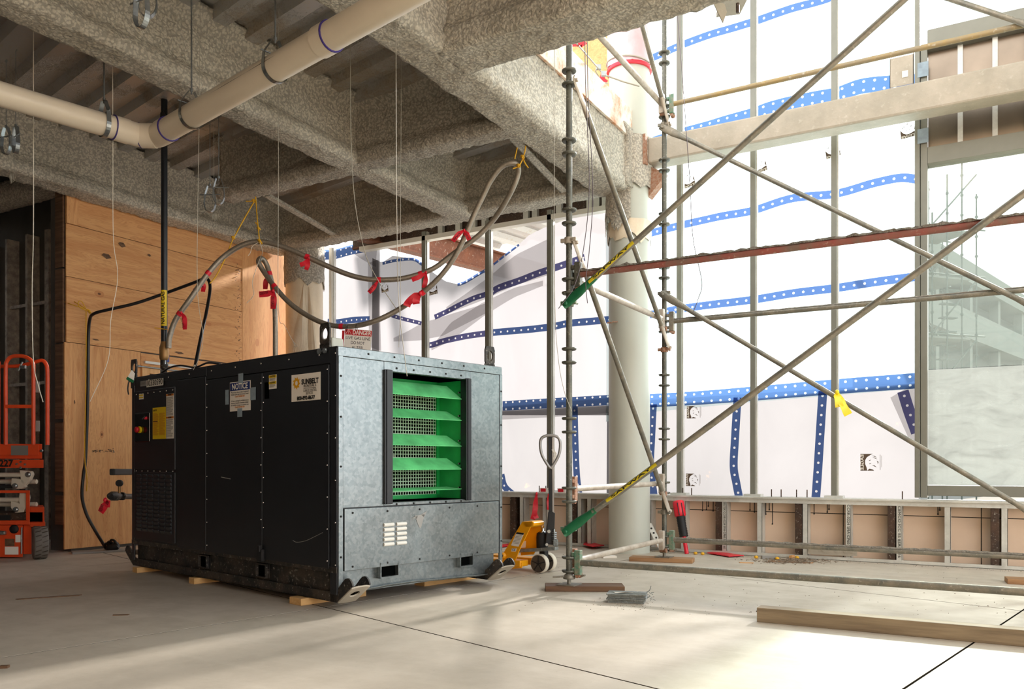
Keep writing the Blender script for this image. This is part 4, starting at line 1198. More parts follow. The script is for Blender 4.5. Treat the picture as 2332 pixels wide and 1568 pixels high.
# printed eagle-head marks, seen mirrored from inside
def logo(parent, px, py, s, ang=0, half=False):
    o = sp(px, py, -.06); r = Vector((math.cos(ang), 0, math.sin(ang))); u = Vector((-math.sin(ang), 0, math.cos(ang)))
    def q(a, b): return o+r*(a*s)+u*(b*s)
    if half: qq = q; q = lambda a, b: qq(-b, a)          # the upper marks are printed a quarter turn round
    mb = MB(); th = (0, .002, 0)
    for P in ([(-.5, -.5), (-.12, -.5), (-.16, -.3), (-.5, -.3)], [(-.5, -.3), (-.16, -.3), (-.24, -.1), (-.24, .12), (-.5, .12)], [(-.5, .12), (-.24, .12), (-.14, .3), (-.5, .3)], [(-.5, .3), (-.14, .3), (.06, .44), (.2, .5), (-.5, .5)],
              [(-.12, -.5), (.26, -.5), (.2, -.44), (.0, -.38)], [(.16, .3), (.34, .26), (.44, .16), (.38, .2), (.26, .24)], [(.4, .1), (.5, .02), (.46, -.12), (.44, .0)], [(.12, -.16), (.3, -.2), (.4, -.3), (.28, -.25)],
              [(-.05, .1), (.1, .16), (.02, .08)], [(-.02, -.08), (.12, -.04), (.02, -.12)], [(.1, .4), (.28, .38), (.42, .28), (.26, .34)],
              [(.58, -.45), (.6, -.45), (.6, .45), (.58, .45)], [(.66, -.3), (.675, -.3), (.675, .4), (.66, .4)]):
        mb.prism([q(*p) for p in P], th)
    m = mb.build('eagle_mark', M['logo'], parent)
    rr, uu = (q(0, -1)-q(0, 0)).normalized(), (q(-1, 0)-q(0, 0)).normalized()
    lettering('EAGLE', m, q(-.4, 0)+Vector((0, -.004, 0)), -rr, uu, s*.26, M['white'], mirror=True, width=s*.92, bold=.001)
for a in ((s_lo, 1578, 938, .14), (s_lo, 1576, 1092, .14), (s_lo, 1980, 1052, .17)): logo(*a)
for a in ((s_up, 1568, 412, .14, .2), (s_up, 1730, 378, .14, .2), (s_up, 1896, 343, .14, .15), (s_up, 2068, 297, .14, .1), (s_sag, 876, 655, .12, .1), (s_sag, 985, 658, .15, .1)): logo(*a, half=True)

# ---- outside: canopy, rusty beam, concrete block with a scaffold tower
cn = thing('canopy', 'ribbed steel canopy deck outside, seen through the torn sheet', 'canopy', (-8, 12, 4.8), kind='structure')
for k in range(5):
    mb = MB(); prev = None
    for u, h in [(0,0),(.17,0),(.22,.07),(.45,.07),(.5,0)]:
        q = Vector((-7.7+k*.5+u, 10.5, 4.62+h)); p0, p1 = q, q+E1*1.6
        if prev: mb.add([prev[0], prev[1], p1, p0], [(0,1,2,3)])
        prev = (p0, p1)
    mb.build('deck_panel', M['deck_out'], cn)
rb = thing('steel_beam', 'rusty red steel beam outside, seen through the torn sheet', 'beam', (-6, 11, 4.0), kind='structure')
p0 = PZ(985, 588, 4.0); t = E1
a0, a1 = p0-t*1.5, p0+t*2.6
sd2 = t.cross(ZV).normalized()
MB().obox(a0-sd2*.08, a1-a0, sd2*.16, ZV*.025).build('bottom_flange', M['rustbeam'], rb)
MB().obox(a0-sd2*.012+ZV*.03, a1-a0, sd2*.024, ZV*.3).build('web', M['rustbeam'], rb)
MB().obox(a0-sd2*.08+ZV*.33, a1-a0, sd2*.16, ZV*.025).build('top_flange', M['rustbeam'], rb)
bd = thing('building', 'pale concrete frame building with dark open floors beyond the right window', 'building', PZ(2256, 1055.5+20, 0), kind='structure')
bt = (RV*math.sin(math.radians(43.5))+FV*math.cos(math.radians(43.5))).normalized(); bn = Vector((-bt.y, bt.x, 0))
bo = EYE+RV*((2219-CX)/F*32)+FV*32; bo.z = 0
for z0, z1 in ((-.4, 1.2), (2.3, 3.4), (5.75, 6.81), (7.9, 8.7)):
    MB().obox(bo+ZV*z0-bt*9, bt*50, bn*9, ZV*(z1-z0)).build('floor_edge', M['conc_out'], bd)
MB().obox(bo+bt*-8.5+bn*1.2, bt*49, bn*.2, ZV*8).build('glazing', M['dim'], bd)
for k in range(-2, 9): MB().obox(bo+bt*(k*4.2)+bn*.15, bt*.35, bn*.35, ZV*8).build('pillar', M['conc_out'], bd)
tw = thing('scaffold_tower', 'distant pale scaffold tower against the sky beyond the right window', 'scaffold', EYE+ray(2190, 1055)*22-ZV*H)
tb = EYE+ray(2123, 1055)*20.5; tb.z = -.4
ax, ay = (E1*-1).normalized(), E2
ax = RV*.9+FV*.3; ay = FV*.9-RV*.25
poles = {}
for i in range(4):
    for j in range(2):
        q = tb+ax*(i*.5)+ay*(j*1.2); h = (7.6, 8.6, 9.2, 8.2)[i]+(.0, -.35)[j]
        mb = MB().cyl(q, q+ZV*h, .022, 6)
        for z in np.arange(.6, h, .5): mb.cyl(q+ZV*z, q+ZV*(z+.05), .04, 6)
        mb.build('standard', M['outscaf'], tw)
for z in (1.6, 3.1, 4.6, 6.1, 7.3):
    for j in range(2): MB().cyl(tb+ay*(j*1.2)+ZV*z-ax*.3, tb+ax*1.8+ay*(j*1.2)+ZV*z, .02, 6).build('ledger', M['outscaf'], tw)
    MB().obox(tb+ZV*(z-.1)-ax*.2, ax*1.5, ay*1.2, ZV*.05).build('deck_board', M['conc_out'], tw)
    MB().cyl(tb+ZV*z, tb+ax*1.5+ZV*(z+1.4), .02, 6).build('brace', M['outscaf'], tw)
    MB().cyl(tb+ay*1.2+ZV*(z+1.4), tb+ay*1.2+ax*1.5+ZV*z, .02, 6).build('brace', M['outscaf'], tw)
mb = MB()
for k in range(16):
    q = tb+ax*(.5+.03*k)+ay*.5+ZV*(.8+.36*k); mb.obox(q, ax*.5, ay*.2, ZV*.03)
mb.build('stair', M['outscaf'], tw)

# ================================================================ THE BLACK AND GALVANISED HEATER UNIT
C0 = PZ(769, 1372, .05); C0.z = 0
HW, HL, HT = 1.605, 3.06, 1.748
hu = thing('heater_unit', 'large black and galvanised climate control unit on skids with a green louvred outlet', 'heater', C0, PI/2-GA)
def Hp(x, y, z): return C0+E1*x+E2*y+ZV*z
def hb_(px, py, off=0.0):     # point on the black side, plane x = off
    r = ray(px, py); k = ((C0+E1*off-EYE).dot(E1))/r.dot(E1); return EYE+r*k
def hs_(px, py, off=0.0):     # point on the galvanised side, plane y = off
    r = ray(px, py); k = ((C0+E2*off-EYE).dot(E2))/r.dot(E2); return EYE+r*k
def hby(px, py): p = hb_(px, py); return (p-C0).dot(E2), p.z
def hsx(px, py): p = hs_(px, py); return (p-C0).dot(E1), p.z
def hbox(name, mat, x0, x1, y0, y1, z0, z1, bevel=0, mb=None):
    m_ = (mb or MB()).obox(Hp(x0, y0, z0), E1*(x1-x0), E2*(y1-y0), ZV*(z1-z0))
    if name: return m_.build(name, M[mat], hu, bevel)
OX0, OX1, OZ0, OZ1 = .42, 1.215, .70, 1.612        # outlet opening on the galvanised side
# cabinet core: walls around the outlet recess
core = MB()
hbox(None, '', .006, HW-.006, .45, HL-.01, .26, HT-.01, mb=core)
hbox(None, '', .006, OX0, .006, .45, .26, HT-.01, mb=core); hbox(None, '', OX1, HW-.006, .006, .45, .26, HT-.01, mb=core)
hbox(None, '', OX0, OX1, .006, .45, .26, OZ0, mb=core); hbox(None, '', OX0, OX1, .006, .45, OZ1, HT-.01, mb=core)
core.build('cabinet', M['black'], hu)
hbox('roof', 'black', -.005, HW, .0, HL, HT-.012, HT, .003)
# black long side
zt = 1.64
hbox('top_rail', 'black', -.006, .006, .0, 1.715, zt, HT-.012, .002); hbox('top_rail', 'black', -.006, .006, 1.72, HL, zt+.03, HT-.012, .002)
hbox('corner_post', 'black', -.008, .006, .0, .075, .1, HT-.012, .004); hbox('corner_post', 'black', -.008, .006, HL-.05, HL, .1, HT-.012, .004)
for nm, y0, y1, z0, z1 in (('side_door', .082, .89, .27, 1.632), ('side_panel', .898, 1.712, .27, 1.632), ('side_panel', 1.72, 2.19, .27, 1.665), ('control_door', 2.235, 3.0, .92, 1.615), ('louvre_panel', 2.235, 3.0, .30, .895)):
    hbox(nm, 'black', -.012, .006, y0, y1, z0, z1, .003)
hbox('control_surround', 'black', -.004, .006, 2.2, HL-.05, .27, 1.67)
hbox('control_window', 'gloss_black', -.02, -.008, 2.69, 2.97, 1.16, 1.42, .006)
for j in range(6):
    mb = MB()
    for i in range(15):
        y = 2.29+j*.113; z = .37+i*.034
        a = Hp(-.012, y, z); mb.add([a, a+E2*.088, a+E2*.084+ZV*.024-E1*.012, a+E2*.004+ZV*.024-E1*.012, a+E2*.084+ZV*.03, a+E2*.004+ZV*.03], [(0,3,2,1), (3,5,4,2), (0,5,3), (1,2,4)])
    mb.build('louvre_column', M['black'], hu)
mb = MB()
for y, z0, z1, n in ((.10, .32, 1.6, 7), (.878, .32, 1.6, 8), (.91, .36, 1.56, 7), (1.70, .32, 1.6, 8), (.01, .3, 1.7, 6)):
    for i in range(n): z = z0+(z1-z0)*i/(n-1); mb.lathe([(.0065, 0), (.005, .004), (.001, .005)], Hp(-.012, y, z), -E1, 6)
for y in np.arange(2.27, 3.0, .115):
    for z in (.905, 1.59): mb.lathe([(.0065, 0), (.005, .004), (.001, .005)], Hp(-.012, y, z), -E1, 6)
for y in np.arange(.2, 3.0, .36): mb.lathe([(.009, 0), (.006, .004)], Hp(-.006, y, 1.705), -E1, 6)
o = mb.build('side_screws', M['chrome'], hu); o['kind'] = 'stuff'
for y in (.07, 2.995):
    k = 1 if y < 1 else 0
# emergency stop and key
p = Hp(-.02, 2.855, 1.27); MB().lathe([(.028, 0), (.03, .006), (.03, .016)], p, -E1, 14).build('stop_collar', M['yellow'], hu)
MB().lathe([(.014, .014), (.016, .024), (.026, .026), (.027, .04), (.02, .047)], p, -E1, 14).build('stop_button', M['red'], hu)
p = Hp(-.02, 2.74, 1.37); MB().lathe([(.014, 0), (.012, .02)], p, -E1, 10).build('key_switch', M['redtape'], hu); MB().bar(p-E1*.025+E2*.03-ZV*.01, p-E1*.025-E2*.03+ZV*.012, .004, .012).build('key', M['chrome'], hu)
# lifting lugs
def lug(p, d1, bolts):
    mb = MB(); n = 18; R_ = .042; h = .15; w = .11
    c = p+ZV*.085
    outer = []; inner = []
    for i in range(n):
        a = 2*PI*i/n; ca, sa = math.cos(a), math.sin(a); m_ = max(abs(ca)/(w/2), abs(sa)/(.075))
        outer.append(c+d1*(ca/m_)+ZV*(sa/m_)); inner.append(c+d1*(ca*R_*.8)+ZV*(sa*R_))
    t_ = d1.cross(ZV)*.012
    q = outer+inner+[x+t_ for x in outer]+[x+t_ for x in inner]
    fs = []
    for i in range(n):
        j = (i+1) % n
        fs += [(i, j, n+j, n+i), (2*n+i, 3*n+i, 3*n+j, 2*n+j), (n+i, n+j, 3*n+j, 3*n+i), (i, 2*n+i, 2*n+j, j)]
    mb.add(q, fs); mb.obox(p-d1*.055-ZV*.1, d1*.11, t_, ZV*.12)
    l = mb.build('lifting_lug', M['blackdirt'], hu)
    if bolts:
        for s in (-.03, .03): MB().lathe([(.02, 0), (.02, .014)], p+d1*s-ZV*.03-E1*.014, -E1, 6).build('lug_bolt', M['steel'], l)
lug(hb_(739, 789), E2, True); lug(hb_(304, 858), E2, True); lug(Hp(HW-.09, .05, HT), E1, False)
# galvanised end
GY = -.008
hbox('end_cap_strip', 'galv', .0, HW, GY, .006, HT-.065, HT-.004, .002)
hbox('end_corner', 'galv', .0, .035, GY-.004, .006, .12, HT-.065, .002); hbox('end_corner', 'galv', HW-.03, HW, GY-.004, .006, .12, HT-.065, .002)
hbox('end_panel', 'galv', .038, OX0-.035, GY, .006, .675, HT-.068, .002)
hbox('end_panel', 'galv', OX1+.028, HW-.033, GY, .006, .675, HT-.068, .002)
hbox('end_panel', 'galv', OX0-.032, OX1+.025, GY, .006, OZ1+.004, HT-.068, .002)
hbox('end_panel', 'galv', OX0-.032, OX1+.025, GY, .006, .676, OZ0-.004, .002)
hbox('access_panel', 'galv', .045, HW-.045, GY-.008, .006, .255, .668, .003)
mb = MB()
def scr(x, z, off=GY): mb.lathe([(.008, 0), (.007, .005), (.002, .007)], Hp(x, off, z), -E2, 6)
for x in np.arange(.25, 1.6, .23): scr(x, HT-.03)
for x in np.arange(.5, 1.2, .16): scr(x, OZ1+.03); scr(x, OZ0-.015)
for z in (.35, .62, .95, 1.28, 1.55): scr(.017, z, GY-.004); scr(HW-.015, z, GY-.004)
for x in np.arange(.11, 1.55, .3): scr(x, .64, GY-.008); scr(x, .28, GY-.008)
o = mb.build('end_screws', M['ink'], hu); o['kind'] = 'stuff'
# black side channels of the outlet
for x0, x1 in ((OX0-.04, OX0+.03), (OX1-.035, OX1+.02)):
    mb = MB(); hbox(None, '', x0, x1, -.028, -.012, OZ0-.012, OZ1+.012, mb=mb); hbox(None, '', x0+.012, x1-.012, -.036, .05, OZ0-.012, OZ1+.012, mb=mb)
    mb.build('outlet_channel', M['black'], hu, .003)
# green recess
mb = MB(); a, b_, D = OX0+.004, OX1-.004, .34
mb.add([Hp(a, 0, OZ0), Hp(b_, 0, OZ0), Hp(b_, 0, OZ1), Hp(a, 0, OZ1), Hp(a, D, OZ0), Hp(b_, D, OZ0), Hp(b_, D, OZ1), Hp(a, D, OZ1)], [(0,1,5,4), (1,2,6,5), (2,3,7,6), (3,0,4,7)])
mb.build('outlet_duct', M['louvre'], hu)
mb = MB()
for x0, x1, z0, z1 in ((a, a+.03, OZ0, OZ1), (b_-.03, b_, OZ0, OZ1), (a, b_, OZ0, OZ0+.03), (a, b_, OZ1-.03, OZ1)):
    hbox(None, '', x0, x1, D-.035, D-.005, z0, z1, mb=mb)
mb.build('mesh_frame', M['louvre'], hu)
mb = MB()
for x in np.arange(a+.03, b_-.02, .026): mb.bar(Hp(x, D-.02, OZ0), Hp(x, D-.02, OZ1), .006, .005, E2)
for z in np.arange(OZ0+.03, OZ1-.02, .026): mb.bar(Hp(a, D-.022, z), Hp(b_, D-.022, z), .005, .006)
o = mb.build('wire_mesh', M['mesh'], hu); o['kind'] = 'stuff'
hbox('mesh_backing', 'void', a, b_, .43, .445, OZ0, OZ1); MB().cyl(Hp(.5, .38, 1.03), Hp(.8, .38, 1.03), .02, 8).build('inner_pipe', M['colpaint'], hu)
for py_o, py_i in ((894, 866), (947, 928), (1011, 987), (1068, 1042), (1117, 1111)):
    zo, zi = hs_(886, py_o, .035).z, hs_(886, py_i, .15).z
    q = [Hp(a+.004, .035, zo), Hp(b_-.02, .035, zo), Hp(b_-.07, .15, zi), Hp(a+.004, .15, zi)]
    bl = MB().prism(q, -ZV*.006+E2*.002).build('louvre_blade', M['louvre_lt'], hu)
    MB().lathe([(.012, 0), (.008, .01)], Hp(b_-.002, .08, (zo+zi)/2), -E1, 8).build('pivot', M['chrome'], bl)
# white vents on the access panel
for x0 in (.375, .49):
    for i in range(5):
        z = .395+i*.034; mb = MB(); n = 6; vs_ = []
        for k in range(n+1):
            an = PI*k/n; zz = z+.013-.013*math.cos(an); oo = -.012*math.sin(an)
            vs_ += [Hp(x0, GY-.008+oo, zz), Hp(x0+.09, GY-.008+oo, zz)]
        mb.add(vs_, [(2*k, 2*k+1, 2*k+3, 2*k+2) for k in range(n)], True)
        mb.add(vs_[::2], [tuple(range(n+1))]); mb.add(vs_[1::2], [tuple(range(n+1))])
        mb.build('vent_hood', M['white_paint'], hu)
# scratch mark in the shape of a torn sticker
mb = MB(); p = hs_(955, 1185, GY-.0095)
for q in ([(-.06,.05),(.07,.06),(.02,-.07),(.0,-.07)], [(-.1,.03),(-.02,.05),(-.03,.02)], [(.02,.06),(.1,.09),(.06,.03)]):
    mb.prism([p+E1*u*.75+ZV*v*.75 for u, v in q], -E2*.001)
mb.build('scuff', M['labelgrey'], hu)
# skid base: web, flanges, pockets, runners with eared ends
hbox('base_web', 'galv', .06, HW-.06, .03, .045, .1, .27)
mb = MB(); hbox(None, '', .03, .045, .04, HL-.04, .1, .27, mb=mb); mb.build('base_web', M['blackdirt'], hu)
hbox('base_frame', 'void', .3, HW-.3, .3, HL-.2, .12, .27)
hbox('bottom_sill', 'blackdirt', -.01, .02, .0, HL, .245, .285, .003)
mb = MB()   # galvanised toe with a slightly bowed lower edge
pts = [(x, .10+.012*math.sin(x*3.1)+.006*noise.noise(Vector((x*5, 0, 0)))) for x in np.linspace(.05, HW-.06, 22)]
for (xa, za), (xb, zb) in zip(pts[:-1], pts[1:]): mb.add([Hp(xa, .0, za), Hp(xb, .0, zb), Hp(xb, .03, zb+.01), Hp(xa, .03, za+.01), Hp(xb, .0, zb+.012), Hp(xa, .0, za+.012)], [(0,1,2,3), (0,5,4,1)], True)
mb.build('toe_edge', M['galv'], hu)
def pocket(axis, c0_, c1_, z0, z1, out, depth):
    mb = MB(); t_ = .009
    for (p0_, p1_, za, zb) in ((c0_, c1_, z0, z0+t_), (c0_, c1_, z1-t_, z1), (c0_, c0_+t_, z0, z1), (c1_-t_, c1_, z0, z1)):
        if axis == 'x': mb.obox(Hp(p0_, out, za), E1*(p1_-p0_), E2*depth, ZV*(zb-za))
        else: mb.obox(Hp(out, p0_, za), E2*(p1_-p0_), E1*depth, ZV*(zb-za))
    m_ = mb.build('fork_pocket', M['galv' if axis == 'x' else 'blackdirt'], hu)
    q = MB()
    if axis == 'x': q.obox(Hp(c0_, .015, z0), E1*(c1_-c0_), E2*.004, ZV*(z1-z0))
    else: q.obox(Hp(.018, c0_, z0), E2*(c1_-c0_), E1*.004, ZV*(z1-z0))
    q.build('pocket_shade', M['void'], m_)  # black sheet near the mouth stands in for the unlit depth
pocket('x', .345, .515, .175, .282, -.02, .3); pocket('x', 1.12, 1.265, .18, .284, -.02, .3)
pocket('y', .86, 1.0, .13, .235, -.005, .3); pocket('y', 1.72, 1.86, .13, .235, -.005, .3)
for x0 in (.0, HW-.1-.06):
    w = .15
    mb = MB(); hbox(None, '', x0, x0+w, .02, HL-.02, .05, .062, mb=mb); hbox(None, '', x0, x0+.012, .02, HL-.02, .05, .115, mb=mb); hbox(None, '', x0+w-.012, x0+w, .02, HL-.02, .05, .115, mb=mb)
    rn = mb.build('skid_runner', M['blackdirt'], hu, .003)
    for ys, sg in ((.03, -1), (HL-.03, 1)):
        # upturned nose: sloping floor plate with a towing hole and two eared cheeks
        def N(u, v, zz): return Hp(x0+u, ys+sg*v, zz)
        fl_ = MB(); n = 16; hole = []; rim = []
        for i in range(n):
            an = 2*PI*i/n; ca, sa = math.cos(an), math.sin(an); mm = max(abs(ca)/(w/2), abs(sa)/.085)
            u, v = w/2+ca/mm, .105+sa/mm; rim.append(N(u, v, .05+(v-.02)*.72))
            u, v = w/2+.036*ca, .115+.03*sa; hole.append(N(u, v, .05+(v-.02)*.72))
        fl_.add(rim+hole, [(i, (i+1) % n, n+(i+1) % n, n+i) for i in range(n)])
        fl_.add([p_-ZV*.01 for p_ in rim+hole], [(i, (i+1) % n, n+(i+1) % n, n+i) for i in range(n)])
        fl_.add(hole+[p_-ZV*.01 for p_ in hole], [(i, (i+1) % n, n+(i+1) % n, n+i) for i in range(n)])
        fl_.add([rim[i] for i in range(n)]+[p_-ZV*.01 for p_ in rim], [(i, (i+1) % n, n+(i+1) % n, n+i) for i in range(n)])
        fl_.build('tow_plate', M['hss'], rn)
        for u in (.0, w-.012):
            prof = [(-.05, .05), (.0, .05), (.02, .05), (.19, .172)]+[(.19-.012*k-.003*k*k*.0, .172+.012*k-.0012*k*k*k*.3) for k in range(1, 4)]
            prof = [(-.05, .05), (.02, .05), (.19, .172), (.18, .195), (.16, .215), (.135, .222), (.11, .215), (.08, .19), (.045, .155), (.01, .13), (-.05, .115)]
            MB().prism([N(u, v, zz) for v, zz in prof], E1*.012).build('cheek', M['blackdirt'], rn)
# door latch, junction box on the roof, seal tags, power inlet pieces
p = Hp(-.02, .895, .30); MB().cbox(p, E1*.03, E2*.06, ZV*.09).cbox(p+ZV*.05-E1*.01, E1*.03, E2*.03, ZV*.05).build('latch', M['blackrub'], hu, .006)
p = hb_(716, 792, .12); MB().obox(Hp(.1, .33, HT), E1*.1, E2*-.13, ZV*.09).build('junction_box', M['colpaint'], hu, .012)
mb = MB(); mb.tube(catmull([Hp(.02, 2.55, HT+.005), Hp(.02, 2.4, HT+.04), Hp(.02, 2.2, HT+.045), Hp(.02, 1.95, HT+.01), Hp(.02, 1.75, HT+.03), Hp(.02, 1.55, HT+.005)]), .008, 8); mb.build('roof_cable', M['cable'], hu)
# labels on the black side
def plate(name, mat, q, th=.0015, parent=hu, off=None):
    return MB().prism(q, -E1*th).build(name, M[mat], parent)
def bq(x0, y0, x1, y1, off=-.0135):   # rectangle on the black side by two opposite survey corners
    a_, b2 = hb_(x0, y0, off), hb_(x1, y1, off); ya, yb = (a_-C0).dot(E2), (b2-C0).dot(E2)
    return ya, yb, a_.z, b2.z
def rect(name, mat, y0, y1, z0, z1, off, parent=hu, th=.0012): return MB().obox(Hp(off, y0, z0), E2*(y1-y0), E1*-th, ZV*(z1-z0)).build(name, M[mat], parent)
def txt(s, par, y, z, size, mat='ink', off=-.018, width=None, bold=0, al='CENTER'): return lettering(s, par, Hp(off, y, z), -E2, ZV, size, M[mat], al, width=width, bold=bold)
def lines(par, y0, y1, z0, z1, n, mat='inkgrey', off=-.0165, gap=.4):
    mb = MB(); r_ = random.Random(n)
    for i in range(n):
        z = z1-(z1-z0)*(i+.5)/n; l = y0+(y1-y0)*r_.choice((0, 0, .1, .3)); mb.obox(Hp(off, l, z), E2*(y1-l), -E1*.0004, ZV*(z1-z0)/n*gap)
    o_ = mb.build('printed_lines', M[mat], par); o_['kind'] = 'stuff'
ya, yb, za, zb = bq(664, 856, 730, 905)
yl, yr = .49, .195; zt_, zb_ = 1.555, 1.275
ab = lambda px, py: ((hb_(px, py, -.013)-C0).dot(E2), hb_(px, py, -.013).z)
(yl, _), (yr, _) = ab(664, 880), ab(730, 880); zt_ = ab(697, 850)[1]; zb_ = ab(697, 912)[1]
sg = rect('rental_sign', 'white', yr, yl, zb_, zt_, -.0125)
Wd, Hg = yl-yr, zt_-zb_
def sy(u): return yl-Wd*u
def sz(v): return zt_-Hg*v
mb = MB(); c = Hp(-.0165, sy(.19), sz(.32)); vs_ = []; n = 9
for i in range(n):
    a0 = 2*PI*i/n+.2
    for an, r_ in ((a0, .033), (a0+.5, .048), (a0+.52, .033)): vs_.append(c-E2*(math.cos(an)*r_)+ZV*(math.sin(an)*r_))
m_ = len(vs_); inn = [c-E2*(math.cos(2*PI*i/m_+.2)*.016)+ZV*(math.sin(2*PI*i/m_+.2)*.016) for i in range(m_)]
mb.add(vs_+inn, [(i, (i+1) % m_, m_+(i+1) % m_, m_+i) for i in range(m_)]); mb.build('sun_emblem', M['amber'], sg)
txt('SUNBELT', sg, sy(.66), sz(.31), .05, width=Wd*.58, bold=.0016); txt('RENTALS', sg, sy(.66), sz(.465), .024, width=Wd*.42)
MB().obox(Hp(-.0165, sy(.86), sz(.552)), E2*(Wd*.42), -E1*.0005, ZV*.003).build('rule_line', M['ink'], sg)
txt('CLIMATE CONTROL', sg, sy(.66), sz(.635), .026, 'inkgrey', width=Wd*.46); txt('SERVICES', sg, sy(.64), sz(.735), .026, 'inkgrey', width=Wd*.24)
txt('800-892-8677', sg, sy(.52), sz(.9), .036, width=Wd*.62, bold=.0012)
# notice sheet taped on
(yl, _), (yr, _) = ab(524, 900), ab(571, 900); zt_ = ab(547, 868)[1]; zb_ = ab(547, 935)[1]; Wd, Hg = yl-yr, zt_-zb_
ns = rect('notice_sheet', 'white', yr, yl, zb_, zt_, -.0135)
rect('blue_header', 'blue_sign', yr+.008, yl-.006, sz(.3), sz(.03), -.0155, ns)
txt('NOTICE', ns, sy(.5), sz(.175), .062, 'white', width=Wd*.76, bold=.0012)
for i, (s_, m2) in enumerate((('Please keep fans in their designated', 'inkgrey'), ('location. If you need a fan moved, contact', 'inkgrey'), ('Check 720-###-1070', 'orange_label'), ('', 'ink'), ('Por favor, mantenga los ventiladores en su', 'inkgrey'), ('ubicacion designada. Si necesita trasladar', 'inkgrey'), ('un ventilador, pongase en contacto con', 'inkgrey'), ('Check 720-###-1070', 'orange_label'))):
    if s_: txt(s_.replace('###', '480'), ns, sy(.5), sz(.36+i*.073), .017, m2, width=Wd*(.84 if m2 == 'inkgrey' else .46))
for px, py, w, h in ((549, 862, 12, 17), (518, 904, 9, 24), (577, 896, 13, 20), (547, 939, 12, 14)):
    yy, zz = ab(px, py); k = .0047
    rect('tape_strip', 'tape', yy-w*k*.6, yy+w*k*.6, zz-h*k*.5, zz+h*k*.5, -.0158, ns)
# caution label and the small control-side labels
def label_at(name, x0, x1, y0, y1, mat='white', off=-.0135):
    (l, _), (r_, _) = ab(x0, y0), ab(x1, y0); t_, b2 = ab((x0+x1)/2, y0)[1], ab((x0+x1)/2, y1)[1]
    return rect(name, mat, r_, l, b2, t_, off), r_, l, b2, t_
lb, r_, l_, b2, t_ = label_at('caution_label', 613, 630, 853, 885)
for f in (.86, .42): rect('yellow_header', 'yellow', r_, l_, b2+(t_-b2)*(f-.07), b2+(t_-b2)*(f+.11), -.0152, lb)
for f in (.88, .44): txt('CAUTION', lb, (r_+l_)/2, b2+(t_-b2)*f, .018, 'ink', -.0175, width=(l_-r_)*.7)
lines(lb, r_+.01, l_-.01, b2+(t_-b2)*.55, b2+(t_-b2)*.78, 3); lines(lb, r_+.01, l_-.01, b2+.01, b2+(t_-b2)*.33, 4)
hbox('panel_handle', 'void', -.0135, -.012, .80, .86, 1.44, 1.56)
lb, r_, l_, b2, t_ = label_at('asset_number', 334, 372, 863, 879); txt('10330590', lb, (r_+l_)/2, (b2+t_)/2, .07, width=(l_-r_)*.92)
lb, r_, l_, b2, t_ = label_at('asset_barcode', 320, 333, 867, 879, 'labelgrey'); lines(lb, r_+.01, l_-.01, b2+.01, t_-.01, 3)
lb, r_, l_, b2, t_ = label_at('warning_sticker', 317, 327, 896, 909); rect('yellow_mark', 'yellow', r_+.004, l_-.004, b2+(t_-b2)*.6, t_-.008, -.0152, lb); rect('yellow_mark', 'yellow', r_+.004, l_-.004, b2+(t_-b2)*.2, b2+(t_-b2)*.42, -.0152, lb)
lb, r_, l_, b2, t_ = label_at('safety_sheet', 348, 378, 927, 999, 'yellow'); lines(lb, r_+.012, (r_+l_)/2-.006, b2+.03, t_-.05, 26, 'orange_label'); lines(lb, (r_+l_)/2+.006, l_-.012, b2+.03, t_-.05, 27, 'orange_label')
txt('SAFETY', lb, l_-.05, t_-.025, .022, 'ink', -.0175); rect('heading', 'ink', l_-.1, l_-.012, b2+(t_-b2)*.55, b2+(t_-b2)*.57, -.0165, lb)
lb, r_, l_, b2, t_ = label_at('warning_sheet', 379, 396, 896, 998, 'white')
for f in (.965, .46): rect('orange_header', 'orange_label', r_, l_, b2+(t_-b2)*(f-.012), b2+(t_-b2)*(f+.03), -.0152, lb)
for f in (.975, .47): txt('WARNING', lb, (r_+l_)/2, b2+(t_-b2)*f, .02, 'ink', -.0175, width=(l_-r_)*.5)
lines(lb, r_+.008, l_-.008, b2+(t_-b2)*.51, b2+(t_-b2)*.93, 22); lines(lb, r_+.008, l_-.008, b2+.01, b2+(t_-b2)*.43, 20)
# scratches
mb = MB(); mb.tube(catmull([hb_(667, 1230, -.0125), hb_(676, 1234, -.0125), hb_(695, 1231, -.0125), hb_(715, 1222, -.0125), hb_(735, 1212, -.0125)]), .0018, 4)
mb.tube([hb_(504, 1086, -.0125), hb_(525, 1090, -.0125)], .003, 4); mb.build('scratch', M['labelgrey'], hu)
